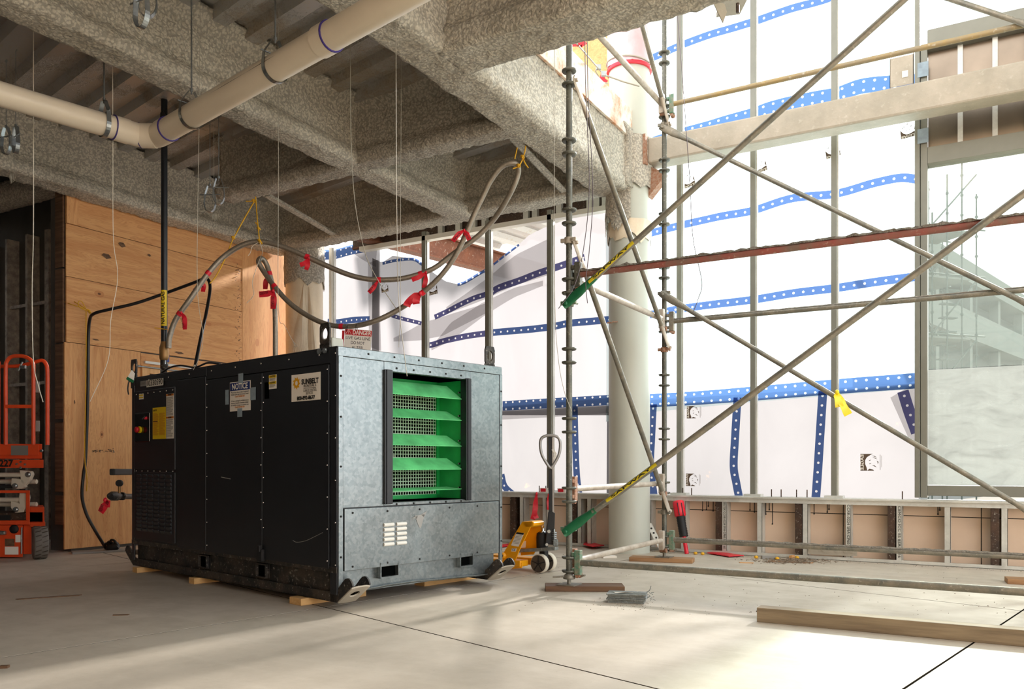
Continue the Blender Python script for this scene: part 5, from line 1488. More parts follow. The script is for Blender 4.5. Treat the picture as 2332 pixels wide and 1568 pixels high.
# connections at the far end: handle and gas inlet with gauge
mb = MB(); a_ = hb_(296, 1074, .25); MB().bar(a_, PD(255, 1074, 7.6), .05, .06).build('end_handle', M['blackrub'], hu, .01)
q0, q1 = hb_(300, 1130, .3), PD(232, 1128, 7.55)
gi = MB().lathe([(.028, 0), (.028, .2), (.04, .2), (.04, .24), (.03, .24), (.03, .32), (.045, .33), (.045, .42), (.03, .47)], q0, q1-q0, 10).build('gas_inlet', M['blackdirt'], hu)
g0 = PD(272, 1122, 7.55); MB().cyl(g0, g0+ZV*.06, .012, 8).build('gauge_stem', M['brass'], hu)
gg = MB().lathe([(.03, 0), (.032, .008), (.032, .025), (.028, .03)], g0+ZV*.09-FV*.015, FV, 14).build('pressure_gauge', M['blackrub'], hu)
def ribbon_thing(name, label, knot, tails, mat='redtape', cat='ribbon', group='red danger ribbons', w=.022, txt_=False):
    """knot point and tails: each a list of points the strip falls through"""
    mb = MB(); mb.lathe([(.5*w, -.4*w), (.8*w, 0), (.5*w, .4*w)], knot, RV, 8)
    o_ = None
    for i, tl in enumerate(tails):
        P = catmull([knot]+tl, 5); sd_ = []
        for j, p in enumerate(P):
            t_ = (P[min(j+1, len(P)-1)]-P[max(j-1, 0)]).normalized(); s_ = t_.cross(FV+RV*.25*math.sin(j*.8)).normalized()
            sd_.append(s_*(w*(.35+.65*min(1, j/4))))
        mb.ribbon(P, sd_)
        mb.ribbon([p+FV*.001 for p in P], sd_)
    o_ = mb.build(name, M[mat], origin=knot)
    o_['label'] = label; o_['category'] = cat; o_['group'] = group
    if txt_:
        for tl in tails:
            if len(tl) < 1: continue
            a1, b1 = knot, tl[-1]; d = (b1-a1)
            lettering(txt_, o_, a1+d*.62-FV*.02, d, d.cross(FV)*-1 if d.x > 0 else d.cross(FV), w*1.3, M['ink'], width=d.length*.55)
    return o_

# wooden blocks under the skids
G = 'wooden blocks under the heater'
for (y0, y1, x0, x1, lab) in ((.33, .47, -.06, .5, 'pale wooden block under the near corner of the black heater'), (1.83, 1.92, -.05, .45, 'pale wooden block under the middle of the heater\'s black side'),
                               (2.86, 2.95, -.05, .45, 'pale wooden block under the far left end of the black heater'), (.36, .48, 1.1, HW+.12, 'yellowish wooden block under the galvanised end, by the right skid nose')):
    a_ = Hp(x0, y0, 0)
    o = MB().obox(a_, E1*(x1-x0), E2*(y1-y0), ZV*.048).build('wood_block', M['block'], bevel=.003, origin=a_); tag(o, lab, 'block', G)

# ================================================================ SCAFFOLD
LX, LY1, LY2, LXR = -2.79, 5.71, 7.86, .45
sc = thing('scaffold', 'system scaffold bay of steel tubes with two legs, ledgers and long diagonal braces', 'scaffold', (LX, LY1, 0))
SR = .0242
def standard(X, Y, z0, z1, mats, zoff):
    mb = MB().cyl((X, Y, z0), (X, Y, z1), SR, 14)
    st = mb.build('standard', M[mats], sc)
    z = zoff
    while z < z1:
        for dz in (-.052, .052):
            if z+dz > z0:
                MB().lathe([(SR+.001, -.008), (.05, -.012), (.057, -.004), (.057, .006), (.05, .008), (SR+.001, .002)], (X, Y, z+dz), ZV, 16).build('rosette', M[mats], st)
        z += .533
    return st
standard(LX, LY1, .1, 5.0, 'pole_dark', .2); standard(LX, LY2, .1, 6.9, 'pole_dark', .2)
standard(LXR, LY1, .1, 6.0, 'pole', .2); standard(LXR, LY2, .1, 6.9, 'pole', .2)
for X, Y in ((LX, LY1), (LX, LY2), (LXR, LY1), (LXR, LY2)):
    bj = MB().lathe([(.016, .045), (.016, .2)], (X, Y, 0), ZV, 10).lathe([(.045, .085), (.05, .1), (.03, .125)], (X, Y, 0), ZV, 12).build('screw_jack', M['pole'], sc)
    MB().box(X-.075, X+.075, Y-.075, Y+.075, .041, .047).build('base_plate', M['pole'], bj)
    MB().bar((X-.02, Y-.02, .105), (X-.11, Y-.06, .1), .03, .012).bar((X+.02, Y+.02, .108), (X+.12, Y+.03, .116), .03, .012).build('jack_wing', M['pole'], bj)
def wedge_head(X, Y, z, d, mat):   # cast end bracket gripping two rosettes
    d = Vector(d); s = d.cross(ZV)
    c = Vector((X, Y, z))+d*.075
    m_ = MB().obox(c-d*.022-s*.025-ZV*.095, d*.05, s*.05, ZV*.19).obox(c-d*.05-s*.02+ZV*.045, d*.04, s*.04, ZV*.03).obox(c-d*.05-s*.02-ZV*.075, d*.04, s*.04, ZV*.03)
    o_ = m_.build('wedge_bracket', M[mat], sc, .005)
    MB().lathe([(.017, 0), (.017, .05), (.022, .05), (.022, .07)], c-ZV*.1+s*.02, -s, 8).build('wedge_bolt', M['rust'], o_)
    return c
DX, DY = Vector((1, 0, 0)), Vector((0, 1, 0))
def ledger(Y, z, mat, b='rust', zr=None, crust=0, dirx=True, X0=LX, X1=LXR, name='ledger', r=SR):
    if dirx: p0_, p1_ = Vector((X0+.085, Y, z)), Vector((X1-.085, Y, z)); d = DX
    else: p0_, p1_ = Vector((X0, LY1+.085, z)), Vector((X0, LY2-.085, z)); d = DY
    o_ = MB().cyl(p0_, p1_, r, 14).build(name, M[mat], sc)
    if dirx: wedge_head(X0, Y, z, d, b); wedge_head(X1, Y, z, -d, 'pole')
    else: wedge_head(X0, LY1, z, d, b); wedge_head(X0, LY2, z, -d, 'pole_pale')
    if crust:
        mb = MB(); n = 150; vs_ = []
        for i in range(n+1):
            q = p0_.lerp(p1_, i/n)
            for k, an in enumerate((-.95, -.45, 0, .45, .95)):
                hgt = r+.002+crust*max(0, .5+noise.noise(Vector((q.x*14, q.y*14, k)))+.5*noise.noise(Vector((q.x*40, k*3, 1))))*math.cos(an*1.3)
                vs_.append(q+d.cross(ZV)*(math.sin(an)*hgt)+ZV*(math.cos(an)*hgt))
        mb.add(vs_, [(i*5+k, i*5+k+1, i*5+k+6, i*5+k+5) for i in range(n) for k in range(4)], False)
        m_ = mb.build('mortar_crust', M['mortar'], o_)
ledger(LY1, .215, 'pole', 'green_old'); ledger(LY1, 2.41, 'pole_red', 'pole_dark', crust=.02)
ledger(LY2, .215, 'pole', 'green_old', crust=.008); ledger(LY2, 2.375, 'pole', 'pole', crust=.005); ledger(LY2, 4.52, 'pole_yel', 'green_old')
ledger(LY1, 4.52, 'pole', 'pole')
ledger(0, .215, 'pole_pale', 'rust', dirx=False, name='transom'); ledger(0, .775, 'pole_pale', 'rust', dirx=False, name='transom')
ledger(0, 2.395, 'pole_pale', 'pole_dark', dirx=False, name='transom', r=.027); ledger(0, 4.51, 'pole_pale', 'pole', dirx=False, name='transom', r=.027)
def coupler(X, Y, z, mat):
    MB().lathe([(SR+.002, -.024), (SR+.013, -.024), (SR+.013, .024), (SR+.002, .024)], (X, Y, z), ZV, 14).bar((X-.06, Y-.02, z), (X+.07, Y-.02, z), .022, .03).cyl((X+.05, Y-.04, z), (X+.05, Y+.04, z), .009, 8).build('swivel_clamp', M[mat], sc, .003)
def brace(p, q, mat, endmat, off, decal=None, flat0=True):
    p, q = Vector(p)+off, Vector(q)+off; d = (q-p).normalized(); L = (q-p).length
    n_ = off.normalized(); s = d.cross(n_).normalized(); A = p+d*.27; B_ = q-d*.27
    o_ = MB().cyl(A, B_, SR-.002, 14).build('diagonal_brace', M[mat], sc)
    for e0, e1_, dd in ((p, A, d), (q, B_, -d)):
        # flattened painted end: round tube section morphing to a paddle
        rows = [(0.0, .030, .008), (.04, .036, .008), (.16, .038, .009), (.24, .03, .016), (.33, SR-.001, SR-.001)]
        vs_ = []; n = 12
        for (t_, wd, th) in rows:
            for k in range(n):
                an = 2*PI*k/n; vs_.append(e0+dd*(t_-.03)+s*(wd*math.cos(an))+n_*(th*math.sin(an)))
        mb = MB().add(vs_, [(i*n+k, i*n+(k+1) % n, (i+1)*n+(k+1) % n, (i+1)*n+k) for i in range(len(rows)-1) for k in range(n)]+[tuple(range(n))], True)
        mb.lathe([(.016, -.012), (.016, .022), (.01, .026)], e0+dd*.0, n_, 8)
        mb.build('brace_end', M[endmat], o_)
    if decal:
        f0, f1, text = decal
        a_, b2 = p+d*L*f0, p+d*L*f1
        mb = MB(); vs_ = []; k_ = 8
        toc = (EYE-(a_+b2)/2).normalized(); u_ = (toc-d*toc.dot(d)).normalized(); w_ = d.cross(u_)
        for e in (a_, b2):
            for i in range(k_+1):
                an = -.75+1.0*i/k_; vs_.append(e+u_*(math.cos(an)*(SR+.001))+w_*(math.sin(an)*(SR+.001)))
        dc = mb.add(vs_, [(i, i+1, i+k_+2, i+k_+1) for i in range(k_)], True).build('brand_decal', M['decal'], o_)
        na = u_*math.cos(-.25)+w_*math.sin(-.25)
        lettering(text, dc, (a_+b2)/2+na*(SR+.002), d, na.cross(d), .024, M['ink'], width=(b2-a_).length*.8, bold=.0006)
    return o_
oF, oB = Vector((0, -.05, 0)), Vector((0, -.05, 0))
brace((LX, LY1, .452), (LXR, LY1, 2.734), 'pole', 'green', oF, (.105, .225, 'SAFWAY')); coupler(LX, LY1, .47, 'green_old')
brace((LX, LY1, 2.19), (LXR, LY1, 4.495), 'pole', 'green', oF, (.06, .17, 'SAFWAY')); coupler(LX, LY1, 2.2, 'green_old')
brace((LX, LY2, 2.64), (LXR, LY2, .473), 'pole', 'pole', oB); coupler(LX, LY2, 2.66, 'pole')
brace((LX, LY2, 4.29), (LXR, LY2, 2.133), 'pole', 'pole', oB); coupler(LX, LY2, 4.33, 'pole')
brace((LX, LY2, 6.5), (LXR, LY2, 4.375), 'pole', 'pole', oB)
oS = Vector((.05, 0, 0))
brace((LX, LY1, 3.90), (LX, LY2, 2.12), 'pole', 'pole_pale', oS); coupler(LX, LY2, 2.1, 'rust')
brace((LX, LY1, 2.66), (LX, LY2, .50), 'pole', 'pole_pale', oS); coupler(LX, LY2, .49, 'pole'); coupler(LX, LY1, 2.68, 'pole_pale')
brace((LX, LY1, 6.2), (LX, LY2, 4.32), 'pole', 'pole_pale', oS)
# boards under the scaffold legs
def board(label, c, d, L, W_, T, mat, name='sole_board', cat='board', group=None, z=0, bevel=.004):
    d = Vector(d).normalized(); s = d.cross(ZV)
    a_ = Vector(c)-d*L/2-s*W_/2; a_.z = z
    cu = Vector(c); cu.z = z
    me = MB().obox(a_-cu, d*L, s*W_, ZV*T)
    # rotate into object space so the grain follows the board
    ang = math.atan2(d.y, d.x); R_ = Matrix.Rotation(-ang, 4, 'Z')
    m_ = me.mesh(name, R_); m_.materials.append(M[mat])
    o_ = bpy.data.objects.new(name, m_); C.objects.link(o_); o_.location = cu; o_.rotation_euler = (0, 0, ang)
    PM[o_.name] = Matrix.Translation(cu) @ Matrix.Rotation(ang, 4, 'Z')
    if bevel: b = o_.modifiers.new('bevel', 'BEVEL'); b.width = bevel; b.segments = 2
    return tag(o_, label, cat, group)
board('worn brown board under the near scaffold leg', (LX+.10, LY1+.06, 0), RV*1.0-FV*.02, .60, .19, .041, 'plank')
board('newer tan board under the far scaffold leg by the column', (LX-.02, LY2-.02, 0), RV*1.0-FV*.35, .62, .19, .041, 'plank_new')
board('tan board at the right edge of the photo under the rear right scaffold leg', (LXR-.02, LY2+.02, 0), RV*1.0-FV*.45, .62, .19, .041, 'plank_new')
board('brown board under the front right scaffold leg beyond the end of the long timber', (LXR+.05, LY1, 0), RV*1.0-FV*.1, .60, .19, .041, 'plank')
# hanging weather-stained timber on the floor
ta, tb_ = PZ(1728, 1412, 0), PZ(2480, 1482, 0)
board('long weathered timber beam lying on the floor at the lower right', ((ta+tb_)/2), tb_-ta, (tb_-ta).length, .105, .088, 'timber', 'timber_beam', 'timber', bevel=.003)
p = PZ(1722, 1391, .025); o = MB().cyl(p, p+(tb_-ta).normalized()*.05, .004, 6).build('nail', M['darksteel'], origin=p); tag(o, 'bent dark nail sticking from the end of the long timber', 'nail')
# grey bundle
p = PZ(1432, 1370, 0); gb = thing('grey_bundle', 'grey block of folded scrap with a paper scrap on top near the sole board', 'block', p)
r_ = random.Random(4); mb = MB()
a_ = RV*1.0-FV*.25; a_.normalize(); b_v = a_.cross(ZV)
for i in range(6):
    mb.obox(p-a_*(.145+r_.uniform(-.006, .006))-b_v*.08+ZV*(.011*i), a_*(.26+r_.uniform(-.01, .02)), b_v*(.15+r_.uniform(-.01, .01)), ZV*.0105)
mb.build('layers', M['greyblock'], gb, .003)
mb = MB()
for i in range(14): q = p+a_*r_.uniform(.06, .16)+b_v*-.08+ZV*r_.uniform(.0, .07); mb.tube([q, q+a_*r_.uniform(.01, .03)-b_v*.01+ZV*r_.uniform(-.02, .03)], .002, 4)
mb.tube(catmull([p+a_*.12-b_v*.05+ZV*.066, p+a_*.14-b_v*.05+ZV*.08, p+a_*.15-b_v*.06+ZV*.11]), .003, 5); o = mb.build('frayed_edge', M['greyblock'], gb); o['kind'] = 'stuff'
MB().prism([p-a_*.11+ZV*.067, p+a_*.03+ZV*.067, p-a_*.02-b_v*-.05+ZV*.075, p-a_*.09+b_v*.05+ZV*.068], ZV*.001).build('paper_scrap', M['white'], gb)

# ================================================================ PALLET JACK
jw = PD(1227, 1283, 7.30); jp = Vector((jw.x, jw.y, 0))
jd = (-RV*math.cos(.62)+FV*math.sin(.62)).normalized(); jn = (RV*math.sin(.62)+FV*math.cos(.62)).normalized()   # fork direction, across
wa = (RV*math.sin(.57)+FV*math.cos(.57)).normalized()                                                            # steered axle
pj = thing('pallet_jack', 'yellow pallet jack with a black handle parked behind the heater', 'pallet jack', jp)
JR = .085
for k in (.02, .155):
    c = jp+wa*k+ZV*JR
    w = MB().lathe([(.045, -.028), (JR-.004, -.028), (JR, -.02), (JR, .02), (JR-.004, .028), (.045, .028)], c, wa, 28).build('steer_wheel', M['wheelw'], pj)
    MB().lathe([(JR-.008, -.0295), (.05, -.024), (.022, -.032), (.02, .032), (JR-.008, .0295)], c, wa, 22).build('wheel_hub', M['wheeld'], w)
    mb = MB(); u0 = wa.cross(ZV)
    for i in range(5): an = 2*PI*i/5+.3; mb.bar(c-wa*.029, c-wa*.029+(u0*math.cos(an)+ZV*math.sin(an))*.07, .01, .006, wa)
    mb.build('hub_spokes', M['blackrub'], w)
JN = -.12
def side_pt(px, py, v=JN):   # survey point on the vertical plane v metres across
    r = ray(px, py); k = ((jp+jn*v-EYE).dot(jn))/r.dot(jn); q = EYE+r*k-jp; return q.dot(jd), q.z
def Jp(u, v, z): return jp+jd*u+jn*v+ZV*z
def J(px, py, v=JN): u, z = side_pt(px, py, v); return Jp(u, v, z)
leg = [(1189, 1187), (1212, 1186), (1208, 1200), (1186, 1244), (1173, 1276), (1188, 1281), (1188, 1293), (1146, 1296), (1144, 1262)]
MB().prism([J(*p) for p in leg], jn*.012).build('side_plate', M['jack'], pj, .003)
MB().prism([J(1189, 1187), J(1211, 1186), J(1216, 1190), J(1215, 1197), J(1208, 1201), J(1196, 1201)], jn*.17).build('top_plate', M['jack'], pj, .008)
MB().prism([J(1192, 1190)+jn*.012, J(1148, 1262)+jn*.012, J(1148, 1262)+jn*.17, J(1192, 1190)+jn*.17], jd*-.012).build('bulkhead', M['jack'], pj)
MB().prism([J(p[0], p[1], JN+.158) for p in ((1208, 1198), (1238, 1196), (1226, 1240), (1214, 1262), (1186, 1264), (1184, 1246))], jn*.012).build('inner_gusset', M['jack'], pj)
for v in (-.13, .12): MB().obox(Jp(side_pt(1186, 1285)[0], v, .06), jd*1.1, jn*.13, ZV*.055).build('fork', M['jack'], pj, .008)
MB().obox(Jp(side_pt(1205, 1280)[0], .12, .05), jd*.3, jn*.08, ZV*.05).build('fork_toe', M['jack'], pj, .008)
MB().lathe([(.028, -.03), (.028, .02), (.014, .022)], J(1147, 1264)-jn*.01, -jn, 12).build('pivot_boss', M['jack'], pj); MB().lathe([(.016, 0), (.016, .004)], J(1147, 1264)-jn*.032, -jn, 10).build('pivot_bolt', M['ink'], pj)
q = [J(*p)-jn*.001 for p in ((1177, 1211), (1194, 1213), (1181, 1244), (1164, 1241))]
lb = MB().prism(q, -jn*.001).build('warning_label', M['white'], pj)
hq = [q[0]-jn*.0015, q[1]-jn*.0015, q[1].lerp(q[2], .13)-jn*.0015, q[0].lerp(q[3], .13)-jn*.0015]; MB().prism(hq, -jn*.0005).build('label_header', M['ink'], lb)
mb = MB()
for i in range(7):
    f = .2+.1*i; a_, b_ = q[0].lerp(q[3], f).lerp(q[1].lerp(q[2], f), .1), q[0].lerp(q[3], f).lerp(q[1].lerp(q[2], f), .9); mb.bar(a_-jn*.002, b_-jn*.002, .003, .001, jn)
o = mb.build('printed_lines', M['inkgrey'], lb); o['kind'] = 'stuff'
ce_ = MB().prism([J(*p)-jn*.001 for p in ((1166, 1248), (1177, 1248), (1175, 1255), (1164, 1255))], -jn*.001).build('mark_plate', M['white'], pj); lettering('CE', ce_, J(1170.5, 1251.5)-jn*.004, -jd, ZV, .03, M['blue_sign'])
MB().prism([J(p[0], p[1], JN+.155) for p in ((1188, 1232), (1198, 1231), (1197, 1246), (1186, 1247))], -jn*.001).build('rating_label', M['white'], pj)
# pump, ram, steering plate, handle
pc = J(1235, 1230, .05); pc.z = 0
MB().lathe([(.05, .215), (.052, .23), (.054, .31), (.05, .35), (.035, .36)], pc, ZV, 16).build('pump_body', M['blackrub'], pj)
MB().lathe([(.03, .35), (.03, .37), (.015, .37), (.015, .42)], pc, ZV, 12).build('ram', M['chrome'], pj)
a_, b_ = J(1177, 1265, -.02), J(1264, 1243, -.02); a_.z = .17; b_.z = .215
MB().obox(a_, b_-a_, jn*.06, ZV*.03).build('steering_plate', M['greyblock'], pj, .006)
ac = jp+wa*.0875; MB().obox(ac-jd*.03-jn*.03+ZV*.06, jd*.06, jn*.06, ZV*.13).cyl(jp+ZV*JR, jp+wa*.17+ZV*JR, .014, 10).build('axle_block', M['blackrub'], pj, .004)
h0, h1 = PD(1252, 1236, 7.26), PD(1254, 996, 7.26); h1.x, h1.y = h0.x, h0.y; hd = ZV
K = lambda x, y, dd=0: PD(x, y, 7.24+dd)
MB().prism([K(1242, 1238), K(1262, 1240), K(1264, 1168), K(1256, 1162), K(1249, 1166)], FV*.07).build('handle_socket', M['blackrub'], pj, .005)
MB().bar(PD(1254, 1180, 7.26), PD(1253, 994, 7.26), .032, .03, FV).build('handle_shaft', M['blackrub'], pj, .004)
MB().bar(PD(1260, 1180, 7.25), PD(1259, 996, 7.25), .014, .016, FV).build('control_rod', M['grip'], pj)
loop = [(1254, 1066), (1246, 1056), (1234, 1034), (1230.5, 1012), (1233, 998), (1243, 992), (1254, 991), (1264, 992), (1273, 998), (1276, 1012), (1273, 1034), (1262, 1056), (1254, 1066)]
MB().tube(catmull([PD(x, y, 7.24) for x, y in loop], 5), .0135, 10).build('grip_loop', M['grip'], pj)
MB().bar(K(1258, 1022), K(1266, 1034), .006, .02).bar(K(1266, 1034), K(1261, 1046), .006, .02).build('release_lever', M['steel'], pj)
mb = MB(); sc_ = K(1262, 1222)
for k in range(5): mb.torus(sc_+ZV*(-.03+k*.017), ZV, .019, .006, 12, 5)
mb.cyl(sc_-ZV*.04, sc_+ZV*.07, .01, 8); mb.build('release_spring', M['steel'], pj)
MB().cbox(K(1265, 1235), RV*.045, FV*.06, ZV*.055).build('release_block', M['greyblock'], pj, .008)
MB().lathe([(.015, 0), (.015, .02)], K(1250, 1209, .0), -FV, 10).lathe([(.013, 0), (.013, .02)], K(1245, 1239, .0), -FV, 10).build('pin', M['steel'], pj)

# ================================================================ SCISSOR LIFT (right-hand end in view)
ld = 8.45
LV = (FV-RV*.60).normalized()
lo = EYE+RV*((0-CX)/F*ld)+FV*ld; lo.z = 0
sl = thing('scissor_lift', 'orange scissor lift standing in the dark alcove at the left edge', 'lift', lo)
k_ = ld/F
def Lp(px, py, dd=0.0): return PD(px, py, ld+dd)   # on the lift's near face (its end plane), dd deeper
def lrect(name, mat, x0, x1, y0, y1, dd, th, bevel=.004, parent=None, label=None):
    a_ = Lp(x0, y1, 0); w = RV*((x1-x0)*k_); h_ = ZV*((y1-y0)*k_)
    return MB().obox(a_+LV*dd, w, LV*th, h_).build(name, M[mat], parent or sl, bevel, label=label)
lrect('platform_edge', 'orange', -300, 99, 1046, 1065, -.02, .9)
lrect('toe_board', 'orange', -300, 96, 1010, 1044, 0.01, .03); lrect('toe_board', 'orange', -10, 88, 1012, 1036, -.012, .02)
lb = lrect('data_plate', 'inkgrey', 25, 64, 1014, 1036, -.018, .004, 0)
mb = MB()
for i in range(6): mb.obox(Lp(29, 1018+i*3)-FV*.0, RV*(30*k_), -FV*.001, ZV*.004)
o = mb.build('printed_lines', M['labelgrey'], lb); o['kind'] = 'stuff'
for q in range(6): pass
pe = lettering('2227', sl, Lp(14, 1055)-FV*.04, RV, ZV, .095, M['ink'], width=.19, bold=.003)
mb = MB()
for px, py in ((41, 1056), (50, 1051), (60, 1057), (50, 1064)): mb.lathe([(.012, 0), (.01, .01)], Lp(px, py)-FV*.02, -FV, 8)
mb.lathe([(.016, 0), (.014, .012)], Lp(95, 1026)-FV*.0, -FV, 10)
mb.build('edge_bolts', M['steel'], sl)
def rail(pts, name='guard_rail', dd=0.0, r=.019, mat='orange'): return MB().tube(catmull([Lp(*p)+FV*dd for p in pts], 6), r, 12).build(name, M[mat], sl)
rail([(13, 1012), (13, 930), (13, 840), (16, 822), (26, 812), (45, 810), (62, 814), (73, 824), (76, 842), (76, 930), (76, 1012)])
MB().bar(Lp(13, 925), Lp(76, 925), .034, .034).build('mid_rail', M['orange'], sl)
rail([(93, 1012), (93, 900), (93, 845), (90, 826), (80, 817), (60, 822), (20, 830), (-60, 830)], dd=.12)
rail([(-4, 1012), (-4, 930), (-4, 840), (-8, 822), (-60, 816)], dd=-.0)
for y0, y1 in ((868, 893), (957, 982)): lrect('hinge_pad', 'labelgrey', 78, 91, y0, y1, .02, .05, .006)
MB().bar(Lp(54, 824)-FV*.02, Lp(46, 844)-FV*.03, .02, .014).cbox(Lp(57, 836)-FV*.03, RV*.05, FV*.03, ZV*.03).build('gate_latch', M['steel'], sl, .003)
# scissor stack
for y, dd, dx in ((1081, .06, 0), (1097, .2, 0), (1138, .06, 0), (1150, .2, 0)):
    MB().cyl(Lp(-200, y)+FV*dd, Lp(58+dx, y)+FV*dd, .024, 12).build('scissor_cross_tube', M['cream_paint'], sl)
for pts in ([(40, 1070), (66, 1072), (69, 1080), (64, 1092), (52, 1106), (44, 1100)], [(22, 1088), (50, 1092), (53, 1108), (46, 1113), (28, 1113), (20, 1104)], [(40, 1122), (58, 1124), (60, 1134), (52, 1160), (44, 1160), (38, 1140)], [(20, 1140), (40, 1146), (52, 1158), (50, 1166), (30, 1168), (20, 1156)]):
    MB().prism([Lp(*p)+FV*.03 for p in pts], FV*.05).build('scissor_arm', M['cream_paint'], sl, .006)
for px, py in ((30, 1106), (32, 1160), (60, 1080)): MB().lathe([(.03, 0), (.026, .012), (.012, .016)], Lp(px, py)+FV*.03, -FV, 12).build('scissor_pin', M['steel'], sl)
lrect('scissor_pad', 'blackrub', -100, 40, 1105, 1112, .12, .3)
# chassis
lrect('guard_bar', 'orange', -200, 67, 1116, 1122, -.01, .04); lrect('guard_post', 'orange', 59, 68, 1116, 1192, -.01, .04)
lrect('chassis_top', 'orange', -300, 68, 1184, 1194, -.03, .6); lrect('chassis_deck', 'darksteel', -300, 60, 1168, 1184, .04, .5)
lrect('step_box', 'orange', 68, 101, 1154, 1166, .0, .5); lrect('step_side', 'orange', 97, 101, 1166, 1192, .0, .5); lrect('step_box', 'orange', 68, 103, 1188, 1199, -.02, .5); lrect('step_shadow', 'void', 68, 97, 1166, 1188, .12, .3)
lrect('chassis_side', 'orange', -300, 52, 1195, 1268, .0, .5); lrect('chassis_end', 'orange', 53, 72, 1194, 1262, .03, .5)
MB().cyl(Lp(51, 1200)-FV*.01, Lp(50, 1260)-FV*.01, .008, 8).build('latch_rod', M['steel'], sl)
MB().lathe([(.045, 0), (.045, .015), (.02, .02)], Lp(33, 1204)-FV*.0, -FV, 14).build('plug_socket', M['blackrub'], sl); MB().cbox(Lp(6, 1212)-FV*.02, RV*.09, FV*.04, ZV*.04).build('tray_latch', M['steel'], sl, .01)
for x0, x1, y0, y1 in ((11, 42, 1244, 1262), (35, 47, 1217, 1234), (73, 86, 1192, 1196)): 
    lb = lrect('label', 'white' if y0 > 1200 else 'ink', x0, x1, y0, y1, -.006, .003, 0)
lrect('pocket', 'plank', 11, 33, 1226, 1243, -.003, .004, 0); lrect('rating_plate', 'ink', -10, 24, 1172, 1184, -.034, .004, 0)
wcx = PD(76, 1239, ld-.05)
wv = (FV*.95-RV*.3).normalized(); wax = (RV*.8+FV*.6).normalized()
wc = PZ(78, 1274, 0)+FV*.1; wc.z = .165
w = MB().lathe([(.09, -.062), (.155, -.062), (.165, -.05), (.165, .05), (.155, .062), (.09, .062)], wc, wax, 30).build('wheel', M['tyre'], sl)
MB().lathe([(.09, -.05), (.02, -.058), (.02, .05)], wc, wax, 16).build('wheel_hub', M['blackrub'], w)
mb = MB()
u0 = wax.cross(ZV).normalized()
for k in range(20):
    an = 2*PI*k/20; q = wc+(u0*math.cos(an)+ZV*math.sin(an))*.166; tg = (-u0*math.sin(an)+ZV*math.cos(an))
    for sgn in (-1, 1):
        mb.bar(q+wax*(sgn*.004)+tg*(.012*sgn), q+wax*(sgn*.055)+tg*(.03*sgn), .009, .006, (u0*math.cos(an)+ZV*math.sin(an)))
mb.build('tread_grooves', M['wheeld'], w)

# ================================================================ OVERHEAD PIPES AND HANGERS
ZP = 3.55
ec = PZ(345, 316, ZP)
pr = .086
dp = thing('drain_pipe', 'white plastic drain pipe with an elbow hung under the ceiling', 'pipe', ec)
A1 = ec-E1*.19; A2 = ec-E2*.19
def pipe_px(px, py): r = ray(px, py); return EYE+r*((ZP-H)/r.z)
def along(px, base, d):    # point on line base + d*t whose image column is px
    k = (px-CX)/F; b = base-EYE; t = -((b.dot(RV))-k*b.dot(FV))/(d.dot(RV)-k*d.dot(FV)); return base+d*t
MB().cyl(along(-120, ec, -E1), A1, pr, 24).build('pipe_run', M['pvc'], dp)
pr_end = ec-E2*4.6
MB().cyl(A2, pr_end, pr, 24).build('pipe_run', M['pvc'], dp)
arc = [A1, ec-E1*.11, ec-E1*.04-E2*.04, ec-E2*.11, A2]
MB().tube(catmull(arc, 6), pr+.004, 24).build('elbow', M['pvc'], dp)
for c_, d in ((A1-E1*.05, E1), (A2-E2*.05, E2), (ec-E1*.045-E2*.045, (E1-E2).normalized()), (ec-E2*2.32, E2)):
    MB().lathe([(pr+.008, -.055), (pr+.008, .055)], c_, d, 24).build('socket', M['pvc'], dp)
    MB().lathe([(pr+.009, -.062), (pr+.010, -.055)], c_, d, 24).build('primer_ring', M['purple'], dp)
mb = MB(); q = [along(p, ec, -E2) for p in (500, 540, 590, 625, 660)]
mb.tube([x+(-RV*.62-FV*.45+ZV*.1).normalized()*(pr+.0005) for x in q], [.0006, .002, .001, .0025, .0006], 5); mb.build('scuff_streak', M['ink'], dp)
def clevis(parent, c_, d, R_, drop, ztop, rod=.006, wx=1.0):
    """hanger loop around centre c_ in the plane square to d, rod up to ztop"""
    s = d.cross(ZV).normalized(); n = 14; pts = []
    for i in range(n+1):
        an = PI+PI*i/n; pts.append(c_+s*(math.cos(an)*R_*wx)+ZV*(math.sin(an)*R_))
    pts = [c_-s*.02+ZV*(R_+drop), c_-s*R_*.9*wx+ZV*(R_*.9)]+pts+[c_+s*R_*.9*wx+ZV*(R_*.9), c_+s*.02+ZV*(R_+drop)]
    mb = MB(); mb.ribbon(pts, [d*.016]*len(pts), False); mb.ribbon([p+(p-c_).normalized()*.003 for p in pts], [d*.016]*len(pts), False)
    b = mb.build('strap', M['steel'], parent)
    MB().cyl(c_-s*R_*1.15+ZV*(R_*.92), c_+s*R_*1.15+ZV*(R_*.92), .005, 6).build('cross_bolt', M['steel'], parent)
    MB().cyl(c_+ZV*(R_+drop-.02), Vector((c_.x, c_.y, ztop)), rod, 8).lathe([(.012, 0), (.012, .02)], c_+ZV*(R_+drop), ZV, 6).lathe([(.012, 0), (.012, .02)], Vector((c_.x, c_.y, ztop-.03)), ZV, 6).build('rod', M['steel'], parent)
